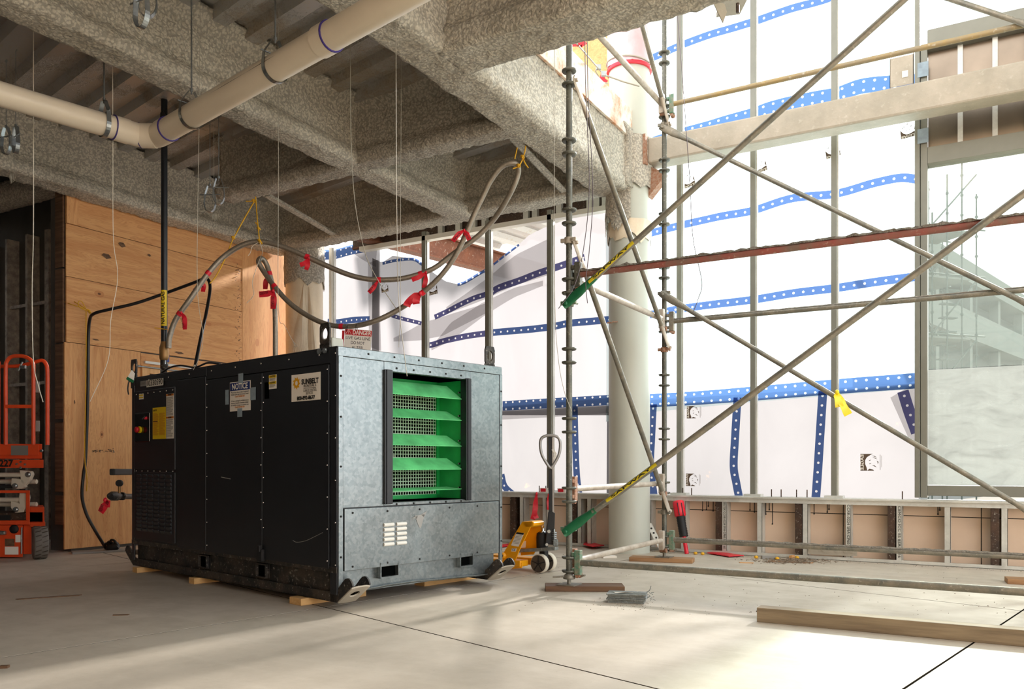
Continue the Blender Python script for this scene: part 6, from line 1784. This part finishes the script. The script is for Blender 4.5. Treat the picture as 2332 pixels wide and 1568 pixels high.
for px, d, bs, lab in ((237, -E1, ec, 'steel pipe hanger on the left run of the white drain pipe, before the elbow'), (436, -E2, ec, 'steel pipe hanger on the white drain pipe just right of the elbow'), (627, -E2, ec, 'steel pipe hanger on the white drain pipe nearest the top of the photo')):
    c_ = along(px, bs, d); t = thing('pipe_hanger', lab, 'hanger', c_, group='hangers carrying the drain pipe'); clevis(t, c_, d, pr+.006, .09, 4.5)
G = 'empty clevis hangers'
for px, py, dd, r_, sx_, lab in ((478, 462, 7.4, .062, .8, 'empty clevis hanger at the left of the pair over the plywood wall'), (498, 445, 7.1, .058, .9, 'empty clevis hanger at the right of the pair over the plywood wall'),
                             (322, 30, 4.6, .062, .3, 'empty clevis hanger at the top edge, upright loop of the pair'), (336, 8, 4.7, .06, 1, 'empty clevis hanger at the top edge, cut by the frame'),
                             (14, 330, 7.2, .062, .5, 'empty clevis hanger at the left edge below the white pipe, wide loop'), (36, 328, 7.0, .058, 0, 'empty clevis hanger at the left edge below the white pipe, narrow loop')):
    c_ = PD(px, py, dd); d = (FV*.9+RV*(.75-sx_*.9)).normalized()
    t = thing('clevis_hanger', lab, 'hanger', c_, group=G); clevis(t, c_, d, r_*1.3, .07, 4.5, .003, .62)
def coil(label, px, py, dd, R_):
    c_ = PD(px, py, dd); mb = MB()
    for k in range(4): mb.torus(c_+RV*(.004*k), (RV*(.9-.2*k)+FV*.5), R_*(1-.05*k), .002, 18, 4)
    mb.cyl(c_+ZV*R_, Vector((c_.x, c_.y, 4.5)), .0015, 4)
    o = mb.build('wire_coil', M['wire'], origin=c_); tag(o, label, 'wire')
coil('small coil of tie wire hanging under the left-edge hangers', 25, 404, 7.1, .05)
coil('loop of wire hanging below the pair of hangers over the plywood', 487, 493, 7.3, .045)
p = PD(370, 280, 7.9)
o = MB().prism([p-RV*.02+ZV*.1, p+RV*.005+ZV*.12, p+RV*.05+ZV*.02, p+RV*.02-ZV*.08, p-RV*.03-ZV*.05], FV*.05).build('pipe_bracket', M['blackrub'], origin=p); tag(o, 'black bracket flap beside the elbow of the white drain pipe', 'bracket')

# gas pipe
GD = 7.95
gx = lambda y, x=375: PD(x, y, GD)
gp_ = thing('gas_pipe', 'vertical black gas pipe with a yellow lettered band and a bronze valve', 'pipe', gx(840))
gt, gb2 = gx(262), gx(768, 374); gt.x, gt.y = gb2.x, gb2.y
MB().cyl(Vector((gb2.x, gb2.y, gb2.z-.12)), Vector((gb2.x, gb2.y, 4.5)), .030, 16).build('pipe', M['black'], gp_)
MB().lathe([(.034, -.12), (.042, -.11), (.045, -.08), (.045, .0), (.034, .04), (.031, .06)], gx(792, 374), ZV, 14).build('union', M['brass'], gp_)
MB().lathe([(.034, -.06), (.034, 0), (.036, .005), (.036, .03), (.028, .035)], gx(815, 374), ZV, 10).build('valve_body', M['steel'], gp_)
MB().lathe([(.026, -.14), (.026, -.06), (.036, -.06), (.036, .02), (.028, .03)], gx(825, 374), ZV, 8).build('reducer', M['blackdirt'], gp_)
MB().bar(gx(806, 381), gx(824, 381), .02, .03).build('valve_lever', M['blue_sign'], gp_)
MB().cyl(gx(842, 371), gx(880, 371), .024, 10).build('nipple', M['steel'], gp_)
lc = gx(702, 375); lc.x, lc.y = gb2.x, gb2.y
mb = MB(); vs_ = []; toc = Vector((EYE.x-lc.x, EYE.y-lc.y, 0)).normalized(); sw = toc.cross(ZV)
for dz in (-.172, .172):
    for i in range(13): an = -1.45+2.3*i/12; vs_.append(lc+ZV*dz+toc*(math.cos(an)*.0312)+sw*(-math.sin(an)*.0312))
gl = mb.add(vs_, [(i, i+1, i+14, i+13) for i in range(12)], True).build('yellow_band', M['yellow'], gp_)
nd = (toc*math.cos(-.3)+sw*(-math.sin(-.3)))
lettering('NATURAL GAS', gl, lc+nd*.0335, ZV, nd.cross(ZV)*-1 if False else ZV.cross(nd)*-1, .042, M['ink'], width=.31, bold=.001)

# ================================================================ GAS HOSE
HP = [(384, 792, 7.9), (386, 768, 7.9), (400, 728, 7.9), (432, 682, 7.9), (474, 622, 7.95), (510, 584, 8.0), (552, 558, 8.0), (592, 550, 8.0), (640, 560, 8.0), (700, 585, 8.0), (780, 620, 8.0), (830, 634, 8.0), (880, 637, 8.0), (930, 631, 8.0), (985, 612, 8.0), (1032, 578, 8.0), (1085, 540, 7.95), (1120, 505, 7.9), (1146, 468, 7.8), (1168, 428, 7.7), (1180, 395, 7.65), (1178, 376, 7.6), (1164, 371, 7.58), (1142, 380, 7.6), (1118, 410, 7.65), (1100, 446, 7.7), (1078, 492, 7.75), (1058, 540, 7.8), (1032, 590, 7.85), (998, 634, 7.9), (955, 672, 7.95), (905, 706, 8.0), (850, 732, 8.0), (795, 743, 8.05), (745, 738, 8.1), (700, 718, 8.15), (660, 690, 8.2), (625, 652, 8.25), (602, 620, 8.3), (589, 597, 8.3), (595, 588, 8.35), (606, 600, 8.4), (615, 628, 8.4), (622, 660, 8.4), (626, 700, 8.4), (627, 750, 8.4), (627, 830, 8.4)]
hz_ = thing('gas_hose', 'long braided grey gas hose looping through the air above the heater', 'hose', PD(384, 792, 7.9))
HPTS = catmull([PD(*p) for p in HP], 6)
MB().tube(HPTS, .0255, 12).build('hose', M['hose'], hz_)
for px, py, dd in ((476, 630, 7.95), (412, 712, 7.9), (864, 636, 8.0), (700, 588, 8.0), (961, 622, 8.0), (959, 668, 7.95), (1060, 530, 7.78), (779, 742, 8.06), (612, 626, 8.4), (624, 665, 8.3)):
    p = PD(px, py, dd); i = min(range(len(HPTS)), key=lambda j: (HPTS[j]-p).length); t_ = (HPTS[min(i+1, len(HPTS)-1)]-HPTS[max(i-1, 0)]).normalized()
    MB().lathe([(.0275, -.02), (.0285, 0), (.0275, .02)], HPTS[i], t_, 12).build('tape_wrap', M['redtape'], hz_)
# black cable
cb = [PX(240, 1246, -8.45), PX(234, 1236, -8.5), PX(217, 1208, -8.6), PX(197, 1170, -8.66), PX(187, 1130, -8.68), PX(190, 1080, -8.68), PX(195, 1040, -8.68), PX(200, 900, -8.68), PX(201, 780, -8.66), PX(204, 730, -8.6), PX(214, 714, -8.5), PX(250, 704, -8.35), PX(310, 690, -8.15), PX(380, 666, -7.9), PX(440, 644, -7.6), PX(466, 634, -7.45), PX(476, 640, -7.4), PX(478, 662, -7.35), PX(470, 710, -7.2), PX(458, 765, -7.05), PX(447, 820, -6.95), PX(443, 845, -6.9)]
cbt = thing('power_cable', 'thick black power cable from the floor up over a rope and down to the heater', 'cable', cb[0])
MB().tube(catmull(cb, 6), .017, 10).build('cable', M['cable'], cbt)
q = cb[0]; mb = MB()
mb.lathe([(.03, 0), (.05, .02), (.05, .1), (.035, .13)], q-ZV*.02+RV*.02, ZV*.4+RV, 10); mb.build('plug', M['blackrub'], cbt)
mb = MB()
for k in range(3): mb.torus(q+RV*(.03+.03*k)+ZV*(.02*k), (RV*.4+FV*.8+ZV*.3), .05, .013, 14, 6)
mb.build('cable_coil', M['cable'], cbt)
fp = PZ(236, 1256, 0)
board('broken pale board on the floor by the plywood with a cable plug on it', fp, RV*1.0+FV*.6, .62, .22, .02, 'labelgrey', name='floor_board')
for k in range(2): pass
# yellow ropes
def rope(label, segs, r=.006, knots=(), mat='rope', cat='rope', name='rope', group=None):
    mb = MB(); o_ = segs[0][0]
    for s_ in segs: mb.tube(catmull(s_, 5), r, 6)
    for k in knots: mb.torus(k, (.3, .5, .8), .016, r*1.3, 10, 5).torus(k, (.8, .2, .1), .014, r*1.2, 10, 5)
    o = mb.build(name, M[mat], origin=o_); return tag(o, label, cat, group)
rope('yellow rope tied to the ceiling that holds the top of the hose arch', [[PD(582, 448, 8.2), PD(586, 500, 8.1), PD(591, 549, 8.0)], [PD(574, 458, 8.2), PD(560, 458, 8.2)], [PD(578, 460, 8.2), PD(555, 500, 8.1), PD(530, 545, 8.05)], [PD(530, 545, 8.05), PD(512, 590, 8.0), PD(492, 628, 7.96), PD(478, 645, 7.9)], [PD(586, 512, 8.1), PD(582, 506, 8.1)]], .006, [PD(578, 457, 8.2), PD(531, 541, 8.05), PD(589, 520, 8.1), PD(591, 548, 7.97), PD(593, 552, 7.97)])
rope('yellow rope tying the tall hose loop to the ceiling angle', [[PD(1197, 332, 7.6), PD(1194, 350, 7.6), PD(1183, 376, 7.58), PD(1168, 384, 7.57)], [PD(1190, 358, 7.6), PD(1196, 372, 7.58), PD(1203, 382, 7.58)], [PD(1178, 336, 7.6), PD(1172, 362, 7.6)]], .006, [PD(1181, 377, 7.56), PD(1190, 357, 7.58)])
rope('yellow rope holding the black cable to the dark stud wall', [[PX(124, 678, -9.3), PX(160, 692, -8.68), PX(205, 706, -8.6)], [PX(140, 672, -9.1), PX(175, 690, -8.68), PX(206, 710, -8.6)], [PX(205, 710, -8.58), PX(182, 700, -8.6), PX(178, 688, -8.62), PX(186, 686, -8.6), PX(196, 704, -8.58)], [PX(196, 706, -8.6), PX(196, 800, -8.67), PX(194, 950, -8.68), PX(193, 1040, -8.66), PX(198, 1090, -8.64), PX(197, 1118, -8.64)]], .005, [PX(204, 710, -8.57)])
rope('short yellow tie around the black gas pipe', [[PD(352, 746, GD-.05), PD(366, 748, GD-.05), PD(381, 750, GD-.04)], [PD(381, 764, GD-.06), PD(390, 768, GD-.06)]], .004)
# red and yellow ribbons
D = lambda x, y, d: PD(x, y, d)
R0 = ribbon_thing
R0('red_ribbon', 'red lettered ribbon at the low left of the hose arch', D(413, 712, 7.86), [[D(420, 725, 7.85), D(421, 750, 7.85)]], txt_='DO NOT')
R0('red_ribbon', 'red ribbon behind the hose arch above the black cable', D(458, 650, 7.98), [[D(450, 655, 8.0), D(442, 662, 8.0)], [D(464, 650, 8.0), D(462, 664, 8.0)]])
R0('red_ribbon', 'red ribbon with two tails on the hose by the wrapped column', D(703, 587, 7.96), [[D(695, 598, 7.95), D(683, 603, 7.95)], [D(701, 602, 7.95), D(697, 614, 7.95)]])
R0('red_ribbon', 'red lettered ribbon at the lowest point of the upper hose', D(861, 639, 7.96), [[D(850, 655, 7.95), D(840, 666, 7.95)]], txt_='DAN')
R0('red_ribbon', 'red ribbon with two long tails right of the stud on the upper hose', D(970, 620, 7.95), [[D(955, 630, 7.94), D(938, 637, 7.94)], [D(969, 640, 7.94), D(965, 655, 7.94)]])
R0('red_ribbon', 'crumpled red ribbon on the rising hose left of the stud', D(957, 668, 7.9), [[D(945, 675, 7.9), D(930, 688, 7.9), D(926, 697, 7.9)], [D(948, 682, 7.9), D(948, 692, 7.9)]], w=.035)
R0('red_ribbon', 'red ribbon high on the hose near the ceiling', D(1057, 524, 7.75), [[D(1044, 533, 7.74), D(1031, 549, 7.74)], [D(1064, 534, 7.74), D(1069, 546, 7.74)]], txt_='DAN')
R0('red_ribbon', 'red lettered ribbon with crossed tails below the small hose loop', D(622, 662, 8.2), [[D(610, 668, 8.2), D(590, 670, 8.2)], [D(623, 680, 8.2), D(622, 703, 8.2)]], w=.03, txt_='PELIGRO')
R0('red_ribbon', 'red lettered ribbon behind the small hose loop', D(613, 628, 8.42), [[D(606, 640, 8.42), D(604, 658, 8.42)]], w=.026)
R0('red_ribbon', 'red lettered ribbon on the gas inlet at the left end of the heater', D(240, 1138, 7.5), [[D(238, 1150, 7.48), D(229, 1166, 7.48)], [D(244, 1146, 7.48), D(251, 1147, 7.48)]], w=.032, txt_='DANGER')
R0('red_ribbon', 'long red ribbon hanging from the sill behind the pallet jack', PY(1222, 1124, 8.77), [[PY(1219, 1150, 8.76), PY(1218, 1168, 8.76), PY(1222, 1180, 8.76)], [PY(1219, 1160, 8.75), PY(1213, 1182, 8.75)]], w=.03)
R0('red_ribbon', 'thin red ribbon hanging beside the pallet jack handle', PY(1249, 1126, 8.77), [[PY(1249, 1145, 8.76), PY(1250, 1160, 8.76)]], w=.022)
R0('yellow_ribbon', 'yellow ribbon tied to the scaffold brace crossing', PD(1906, 893, 7.2), [[PD(1902, 905, 7.2), PD(1912, 925, 7.2)], [PD(1920, 915, 7.2), PD(1932, 945, 7.2)]], mat='yelltape', group=None, w=.045) if False else None
yr_ = ribbon_thing('yellow_ribbon', 'yellow ribbon tied where a brace crosses the window stud', PD(1906, 893, 7.3), [[PD(1908, 905, 7.28), PD(1912, 926, 7.28)], [PD(1918, 918, 7.28), PD(1932, 944, 7.28)]], mat='yelltape', group='yellow ribbons', w=.035)
R0('red_ribbon', 'red ribbon bow on the cable rail of the floor above', PD(1316, 100, 7.2), [[PD(1308, 94, 7.2), PD(1306, 106, 7.2)], [PD(1326, 98, 7.2), PD(1330, 104, 7.2)]], w=.03)
R0('red_ribbon', 'red ribbon on the cable rail next to the pink-wrapped column', PD(1371, 168, 8.6), [[PD(1372, 180, 8.6), PD(1380, 189, 8.6)]], w=.03)
# cable rail on the floor above
cr = thing('cable_rail', 'steel cable guard rail on the floor above the slab edge', 'cable', PD(1308, 90, 7.0))
MB().tube([PD(1290, 70, 6.6), PD(1316, 102, 7.2), PD(1362, 155, 8.2), PD(1375, 170, 8.5), PD(1420, 186, 8.5), PD(1456, 196, 8.55)], .008, 6).tube([PD(1362, 155, 8.2), PD(1356, 162, 8.2), PD(1370, 186, 8.5), PD(1384, 190, 8.6)], .006, 6).build('cable', M['wire'], cr)
for x, y in ((1363, 153), (1375, 168)): MB().cbox(PD(x, y, 8.25), RV*.05, FV*.03, ZV*.05).build('cable_clamp', M['steel'], cr, .004)

# danger sign hung from the hose
sgc = PD(815, 773, 7.98); dr = (RV*.995+FV*.05).normalized(); du = (ZV+RV*.035).normalized(); W_, H_ = .262, .196
dsn = thing('danger_sign', 'white and red danger sign tied under the hose behind the heater', 'sign', sgc)
dr = (RV-ZV*.07).normalized(); du = (ZV+RV*.07).normalized()
MB().obox(sgc-dr*W_/2-du*H_/2, dr*W_, FV*.003, du*H_).build('board', M['white'], dsn)
hd_ = MB().obox(sgc-dr*W_*.49+du*H_*.2-FV*.001, dr*W_*.98, FV*.001, du*H_*.28).build('red_header', M['red'], dsn)
lettering('DANGER', hd_, sgc+dr*W_*.13+du*H_*.34-FV*.002, dr, du, .06, M['white'], width=W_*.68, bold=.0012)
c_ = sgc-dr*W_*.36+du*H_*.33-FV*.002
tri = [c_+du*.026, c_-dr*.03-du*.022, c_+dr*.03-du*.022]
mb = MB(); 
for i in range(3): mb.bar(tri[i], tri[(i+1) % 3], .002, .004, FV)
mb.bar(c_+du*.012, c_-du*.006, .002, .004, FV).bar(c_-du*.012, c_-du*.016, .002, .004, FV); mb.build('warning_triangle', M['white'], hd_)
for i, s_ in enumerate(('LIVE GAS LINE', 'DO NOT', 'ALTER')): lettering(s_, dsn, sgc+du*(H_*(.06-.23*i))-FV*.001, dr, du, .042, M['ink'], width=W_*(.9, .5, .42)[i])
for x in (790, 812): MB().torus(PD(x, 747, 8.0), RV, .035, .003, 14, 5).build('zip_tie', M['ink'], dsn)
MB().prism([PD(779, 752, 8.0), PD(785, 752, 8.0), PD(782, 790, 8.0), PD(778, 785, 8.0)], FV*.002).build('red_tail', M['redtape'], dsn)

# thin hanging wires and strings
def wire(label, pts, r=.0028, mat='wire', group='thin ceiling hanger wires'):
    P = [PD(*p) for p in pts]
    if pts[0][1] <= 0 and P[0].z < 4.5:
        P = [Vector((P[0].x, P[0].y, 4.5))]+P if (4.5-P[0].z) > .1 else P
    o = MB().tube(catmull(P, 6), r, 5).build('hanging_wire', M[mat], origin=P[0]); return tag(o, label, 'wire', group)
wire('pale hanger wire in front of the dark alcove, touching the orange lift', [(76, 0, 6.4), (76, 200, 6.4), (76, 520, 6.4), (73, 660, 6.4), (76, 820, 6.4), (88, 880, 6.4), (98, 915, 6.4)], .0035, 'wire_white')
wire('pale hanger wire curling in front of the plywood wall', [(256, 0, 6.4), (257, 330, 6.4), (258, 540, 6.4), (268, 630, 6.4), (252, 730, 6.4), (246, 820, 6.4), (205, 914, 6.4)], .0025, 'wire_white')
wire('thin hanger wire falling just right of the black gas pipe', [(456, 0, 6.2), (453, 300, 6.2), (449, 640, 6.2), (462, 760, 6.2), (455, 810, 6.2), (440, 842, 6.2)], .002)
wire('thin hanger wire ending in a loop beside the wrapped column', [(634, 0, 6.6), (634, 400, 6.6), (634, 700, 6.6), (648, 740, 6.6), (668, 778, 6.6), (677, 786, 6.6), (672, 789, 6.6), (668, 778, 6.6)], .0022)
wire('grey hanger wire curving across the upper hose to the plastic', [(800, 0, 6.4), (798, 240, 6.4), (806, 440, 6.4), (830, 570, 6.4), (862, 640, 6.4), (902, 702, 6.4)], .003)
wire('long hanger wire reaching down to the green louvres', [(902, 0, 5.4), (902, 300, 5.4), (905, 600, 5.4), (911, 720, 5.4), (920, 800, 5.4), (927, 856, 5.4)], .0025)
wire('thin hanger wire behind the long one above the heater', [(914, 130, 6.6), (912, 500, 6.6), (912, 700, 6.6), (908, 790, 6.6)], .002)
wire('hanger wire left of the near scaffold leg, bowing at its end', [(1263, 0, 6.0), (1262, 400, 6.0), (1264, 700, 6.0), (1272, 820, 6.0), (1285, 890, 6.0), (1302, 936, 6.0)], .0022)
wire('left of two dark wires by the near scaffold leg', [(1331, 0, 5.9), (1334, 200, 5.9), (1342, 420, 5.9), (1330, 560, 5.9), (1308, 650, 5.9), (1272, 702, 5.9)], .003, 'wire_dark', 'dark wires by the scaffold')
wire('right of two dark wires by the near scaffold leg', [(1337, 0, 5.9), (1339, 200, 5.9), (1350, 430, 5.9), (1343, 560, 5.9), (1334, 640, 5.9), (1338, 690, 5.9)], .003, 'wire_dark', 'dark wires by the scaffold')
wire('dark purplish wire hanging in front of the upper plastic', [(1540, 0, 6.6), (1552, 150, 6.6), (1570, 400, 6.6), (1578, 540, 6.6), (1598, 640, 6.6), (1590, 680, 6.6), (1578, 712, 6.6)], .003, 'wire_dark', 'dark wires by the scaffold')
o = MB().tube(catmull([PD(430, 876, 7.0), PD(436, 860, 7.0), PD(432, 848, 7.0), PD(438, 838, 7.0), PD(444, 830, 7.0)]), .004, 5).tube(catmull([PD(433, 839, 7.0), PD(437, 850, 7.0), PD(433, 866, 7.0), PD(428, 878, 7.0)]), .004, 5).build('string_tail', M['wire_white'], origin=PD(430, 876, 7.0)); tag(o, 'white knotted string hanging over the top edge of the black heater', 'string')
o = MB().tube(catmull([PD(588, 552, 7.95), PD(575, 560, 7.95), PD(570, 575, 7.95), PD(565, 582, 7.95)]), .003, 5).tube(catmull([PD(592, 552, 7.95), PD(598, 575, 7.95), PD(592, 588, 8.2), PD(575, 640, 8.2), PD(578, 670, 8.2), PD(562, 690, 8.2)]), .003, 5).build('string_tail', M['wire_white'], origin=PD(588, 552, 7.95)); tag(o, 'white strings dangling from the top of the hose arch', 'string')

# ================================================================ SMALL THINGS ALONG THE WALL
# leaning red pole with black ribbed sleeve
b0, t0 = PZ(1562, 1258, 0), PY(1544, 1140, 8.72)
b0 = PY(1564, 1258, 8.62); b0.z = .0
lp_ = thing('wrapped_pole', 'red pole with a black ribbed sleeve leaning on the knee wall', 'pole', b0)
dv = (t0-b0); MB().cyl(b0, b0+dv*.4, .022, 10).build('pole', M['redtape'], lp_)
prf = []; 
for i in range(27): z = .32+.4*i/26; prf.append((.05 if i % 2 else .042, z*dv.length))
MB().lathe(prf, b0, dv, 16).build('ribbed_sleeve', M['blackrub'], lp_)
MB().lathe([(.05, .70*dv.length), (.062, .72*dv.length), (.062, .98*dv.length), (.05, 1.0*dv.length), (.03, .99*dv.length)], b0, dv, 12).build('red_cap', M['redtape'], lp_)
mb = MB()
for s in (-.35, .35): mb.bar(b0+dv*.73+RV*.062*s-FV*.058, b0+dv*.97+RV*.062*s-FV*.058, .008, .018, FV)
mb.build('cap_stripe', M['ink'], lp_)
# perforated angle leaning by the column
a0, a1 = PY(1510, 1255, 8.68), PY(1478, 1192, 8.72)
a0.z = .01; d = (a1-a0).normalized(); s = d.cross(FV).normalized()
pa = thing('perforated_angle', 'pale perforated angle iron leaning between column and knee wall', 'angle iron', a0)
MB().obox(a0-s*.03, a1-a0, s*.06, FV*.006).obox(a0-s*.03, a1-a0, s*.006, FV*.05).build('angle', M['white_paint'], pa)
for i in range(5): q = a0.lerp(a1, .15+.17*i); MB().lathe([(.011, 0), (.011, .004)], q-FV*.0, -FV, 10).build('hole', M['ink'], pa)
# red flags on sill and floor
def flat_red(label, pts, z, name='red_flag', mat='redtape', cat='flag', grp=None):
    P = [PZ(x, y, z) for x, y in pts]; o = MB().prism(P, ZV*.008).build(name, M[mat], origin=P[0]); return tag(o, label, cat, grp)
flat_red('red plastic strip lying on the floor along the knee wall', [(1610, 1259), (1632, 1256), (1660, 1260), (1694, 1265), (1660, 1267), (1630, 1262)], .01, 'red_strip', cat='strip')
flat_red('red plastic strip on the floor left of the column', [(1328, 1240), (1338, 1230), (1350, 1236), (1376, 1242), (1350, 1245)], .03, 'red_strip', cat='strip')
flat_red('pinkish red strip on the floor behind the pallet jack', [(1142, 1240), (1170, 1237), (1172, 1241), (1142, 1245)], .01, 'red_strip', cat='strip')
for px, lab in ((1238, 'small red and white tag on the sill left of the pallet jack handle'), (1278, 'small red and white tag on the sill right of the pallet jack handle')):
    p = PY(px, 1119, 8.84); t = thing('sill_tag', lab, 'tag', Vector((p.x, p.y, .622)))
    MB().box(p.x-.05, p.x+.06, 8.84, 8.845, .622, .675).build('card', M['white'], t); MB().box(p.x-.04, p.x+.03, 8.838, 8.84, .63, .668).build('red_print', M['redtape'], t)
# sawdust heap and scraps
r_ = random.Random(11)
def scrap(label, px, py, L, W_, T, ang, mat, name, cat='scrap', grp=None, z=0):
    c_ = PZ(px, py, 0); d = RV*math.cos(ang)+FV*math.sin(ang); s = d.cross(ZV)
    P = [c_-d*L/2-s*W_/2, c_+d*L/2-s*W_*.4, c_+d*L/2*.9+s*W_/2, c_-d*L*.45+s*W_*.45]
    o = MB().prism([p+ZV*z for p in P], ZV*T).build(name, M[mat], origin=c_); return tag(o, label, cat, grp)
scrap('thin dark sliver of wood on the shaded floor left of the heater', 112, 1360, .42, .03, .006, .5, 'plank', 'wood_sliver')
scrap('orange lath on the heap of sweepings by the knee wall', 1800, 1280, .42, .02, .01, -.35, 'plank_new', 'wood_lath')
scrap('grey metal offcut at the left of the heap of sweepings', 1752, 1272, .16, .06, .03, -.2, 'labelgrey', 'metal_offcut')
scrap('bent piece of wood on the heap of sweepings', 1806, 1270, .12, .03, .03, .8, 'litter', 'wood_scrap')
scrap('flat cardboard scrap on the floor beyond the lower ledger', 1700, 1281, .14, .06, .004, -.2, 'litter', 'cardboard_scrap')
scrap('pale paper scrap crumpled on the floor before the column', 1386, 1269, .16, .1, .02, .2, 'white', 'paper_scrap')
scrap('small dark mark-like wood chip on the floor under the heater shade', 275, 1400, .1, .03, .004, .2, 'plank', 'wood_chip')
scrap('tiny brown crumb on the floor at the lower left edge', 10, 1520, .04, .03, .012, .2, 'plank', 'wood_chip')
mb = MB()
for i in range(420):
    c_ = PZ(r_.gauss(1800, 42), 1278+abs(r_.gauss(0, 3.2))*r_.choice((-1, 1)), 0); a = r_.random()*6.3; l = r_.uniform(.01, .04)
    d = Vector((math.cos(a), math.sin(a), 0)); mb.obox(c_+ZV*r_.uniform(0, .012), d*l, d.cross(ZV)*.006, ZV*.004)
o = mb.build('sweepings', M['grit'], origin=PZ(1800, 1278, 0)); tag(o, 'heap of grey sweepings on the floor at the knee wall', 'debris', kind='stuff')
mb = MB()
for i in range(520):
    u = r_.random()
    if u < .45: c_ = PZ(r_.uniform(1480, 2330), 0, 0) if False else PY(r_.uniform(1150, 2340), 1250, 8.62+r_.random()*.16); c_.z = 0
    elif u < .6: c_ = PZ(r_.gauss(1440, 40), r_.gauss(1375, 8), 0)
    else: c_ = PZ(r_.uniform(1180, 2300), r_.uniform(1262, 1400), 0)
    s_ = r_.uniform(.0014, .0045); d = Vector((math.cos(i), math.sin(i), 0)); mb.obox(c_, d*s_*r_.uniform(1, 2.5), d.cross(ZV)*s_, ZV*s_*.7)
o = mb.build('floor_grit', M['grit'], origin=(-1, 7, 0)); tag(o, 'scattered grit and crumbs on the concrete floor', 'debris', kind='stuff')
for px, py, lab in ((1600, 1263, 'yellowish foam crumb left of the red strip on the floor'), (1722, 1271, 'yellowish foam crumb just right of the red strip on the floor'), (1770, 1274, 'yellowish foam crumb at the left of the heap of sweepings'), (1815, 1272, 'yellowish foam crumb at the right of the heap of sweepings'), (1584, 1262, 'yellowish foam crumb nearest the far scaffold leg')):
    c_ = PZ(px, py, 0); o = MB().lathe([(.008, 0), (.022, .008), (.02, .022), (.006, .03)], c_, ZV, 8).build('foam_crumb', M['rope'], origin=c_); tag(o, lab, 'crumb', 'foam crumbs by the knee wall')
# green and white tag hung on the far lug
p = hb_(296, 858, -.03); tg = thing('hanging_tag', 'green and white tag hanging from the far lifting lug of the heater', 'tag', p)
MB().prism([PD(300, 842, 7.3), PD(307, 850, 7.3), PD(303, 872, 7.3), PD(288, 862, 7.3)], FV*.003).build('card', M['white'], tg); MB().prism([PD(290, 857, 7.295), PD(305, 866, 7.295), PD(303, 872, 7.295), PD(287, 863, 7.295)], FV*.002).build('green_part', M['green'], tg)
MB().tube(catmull([PD(293, 870, 7.3), PD(291, 885, 7.3), PD(293, 898, 7.3)]), .006, 6).build('lead', M['cable'], tg)
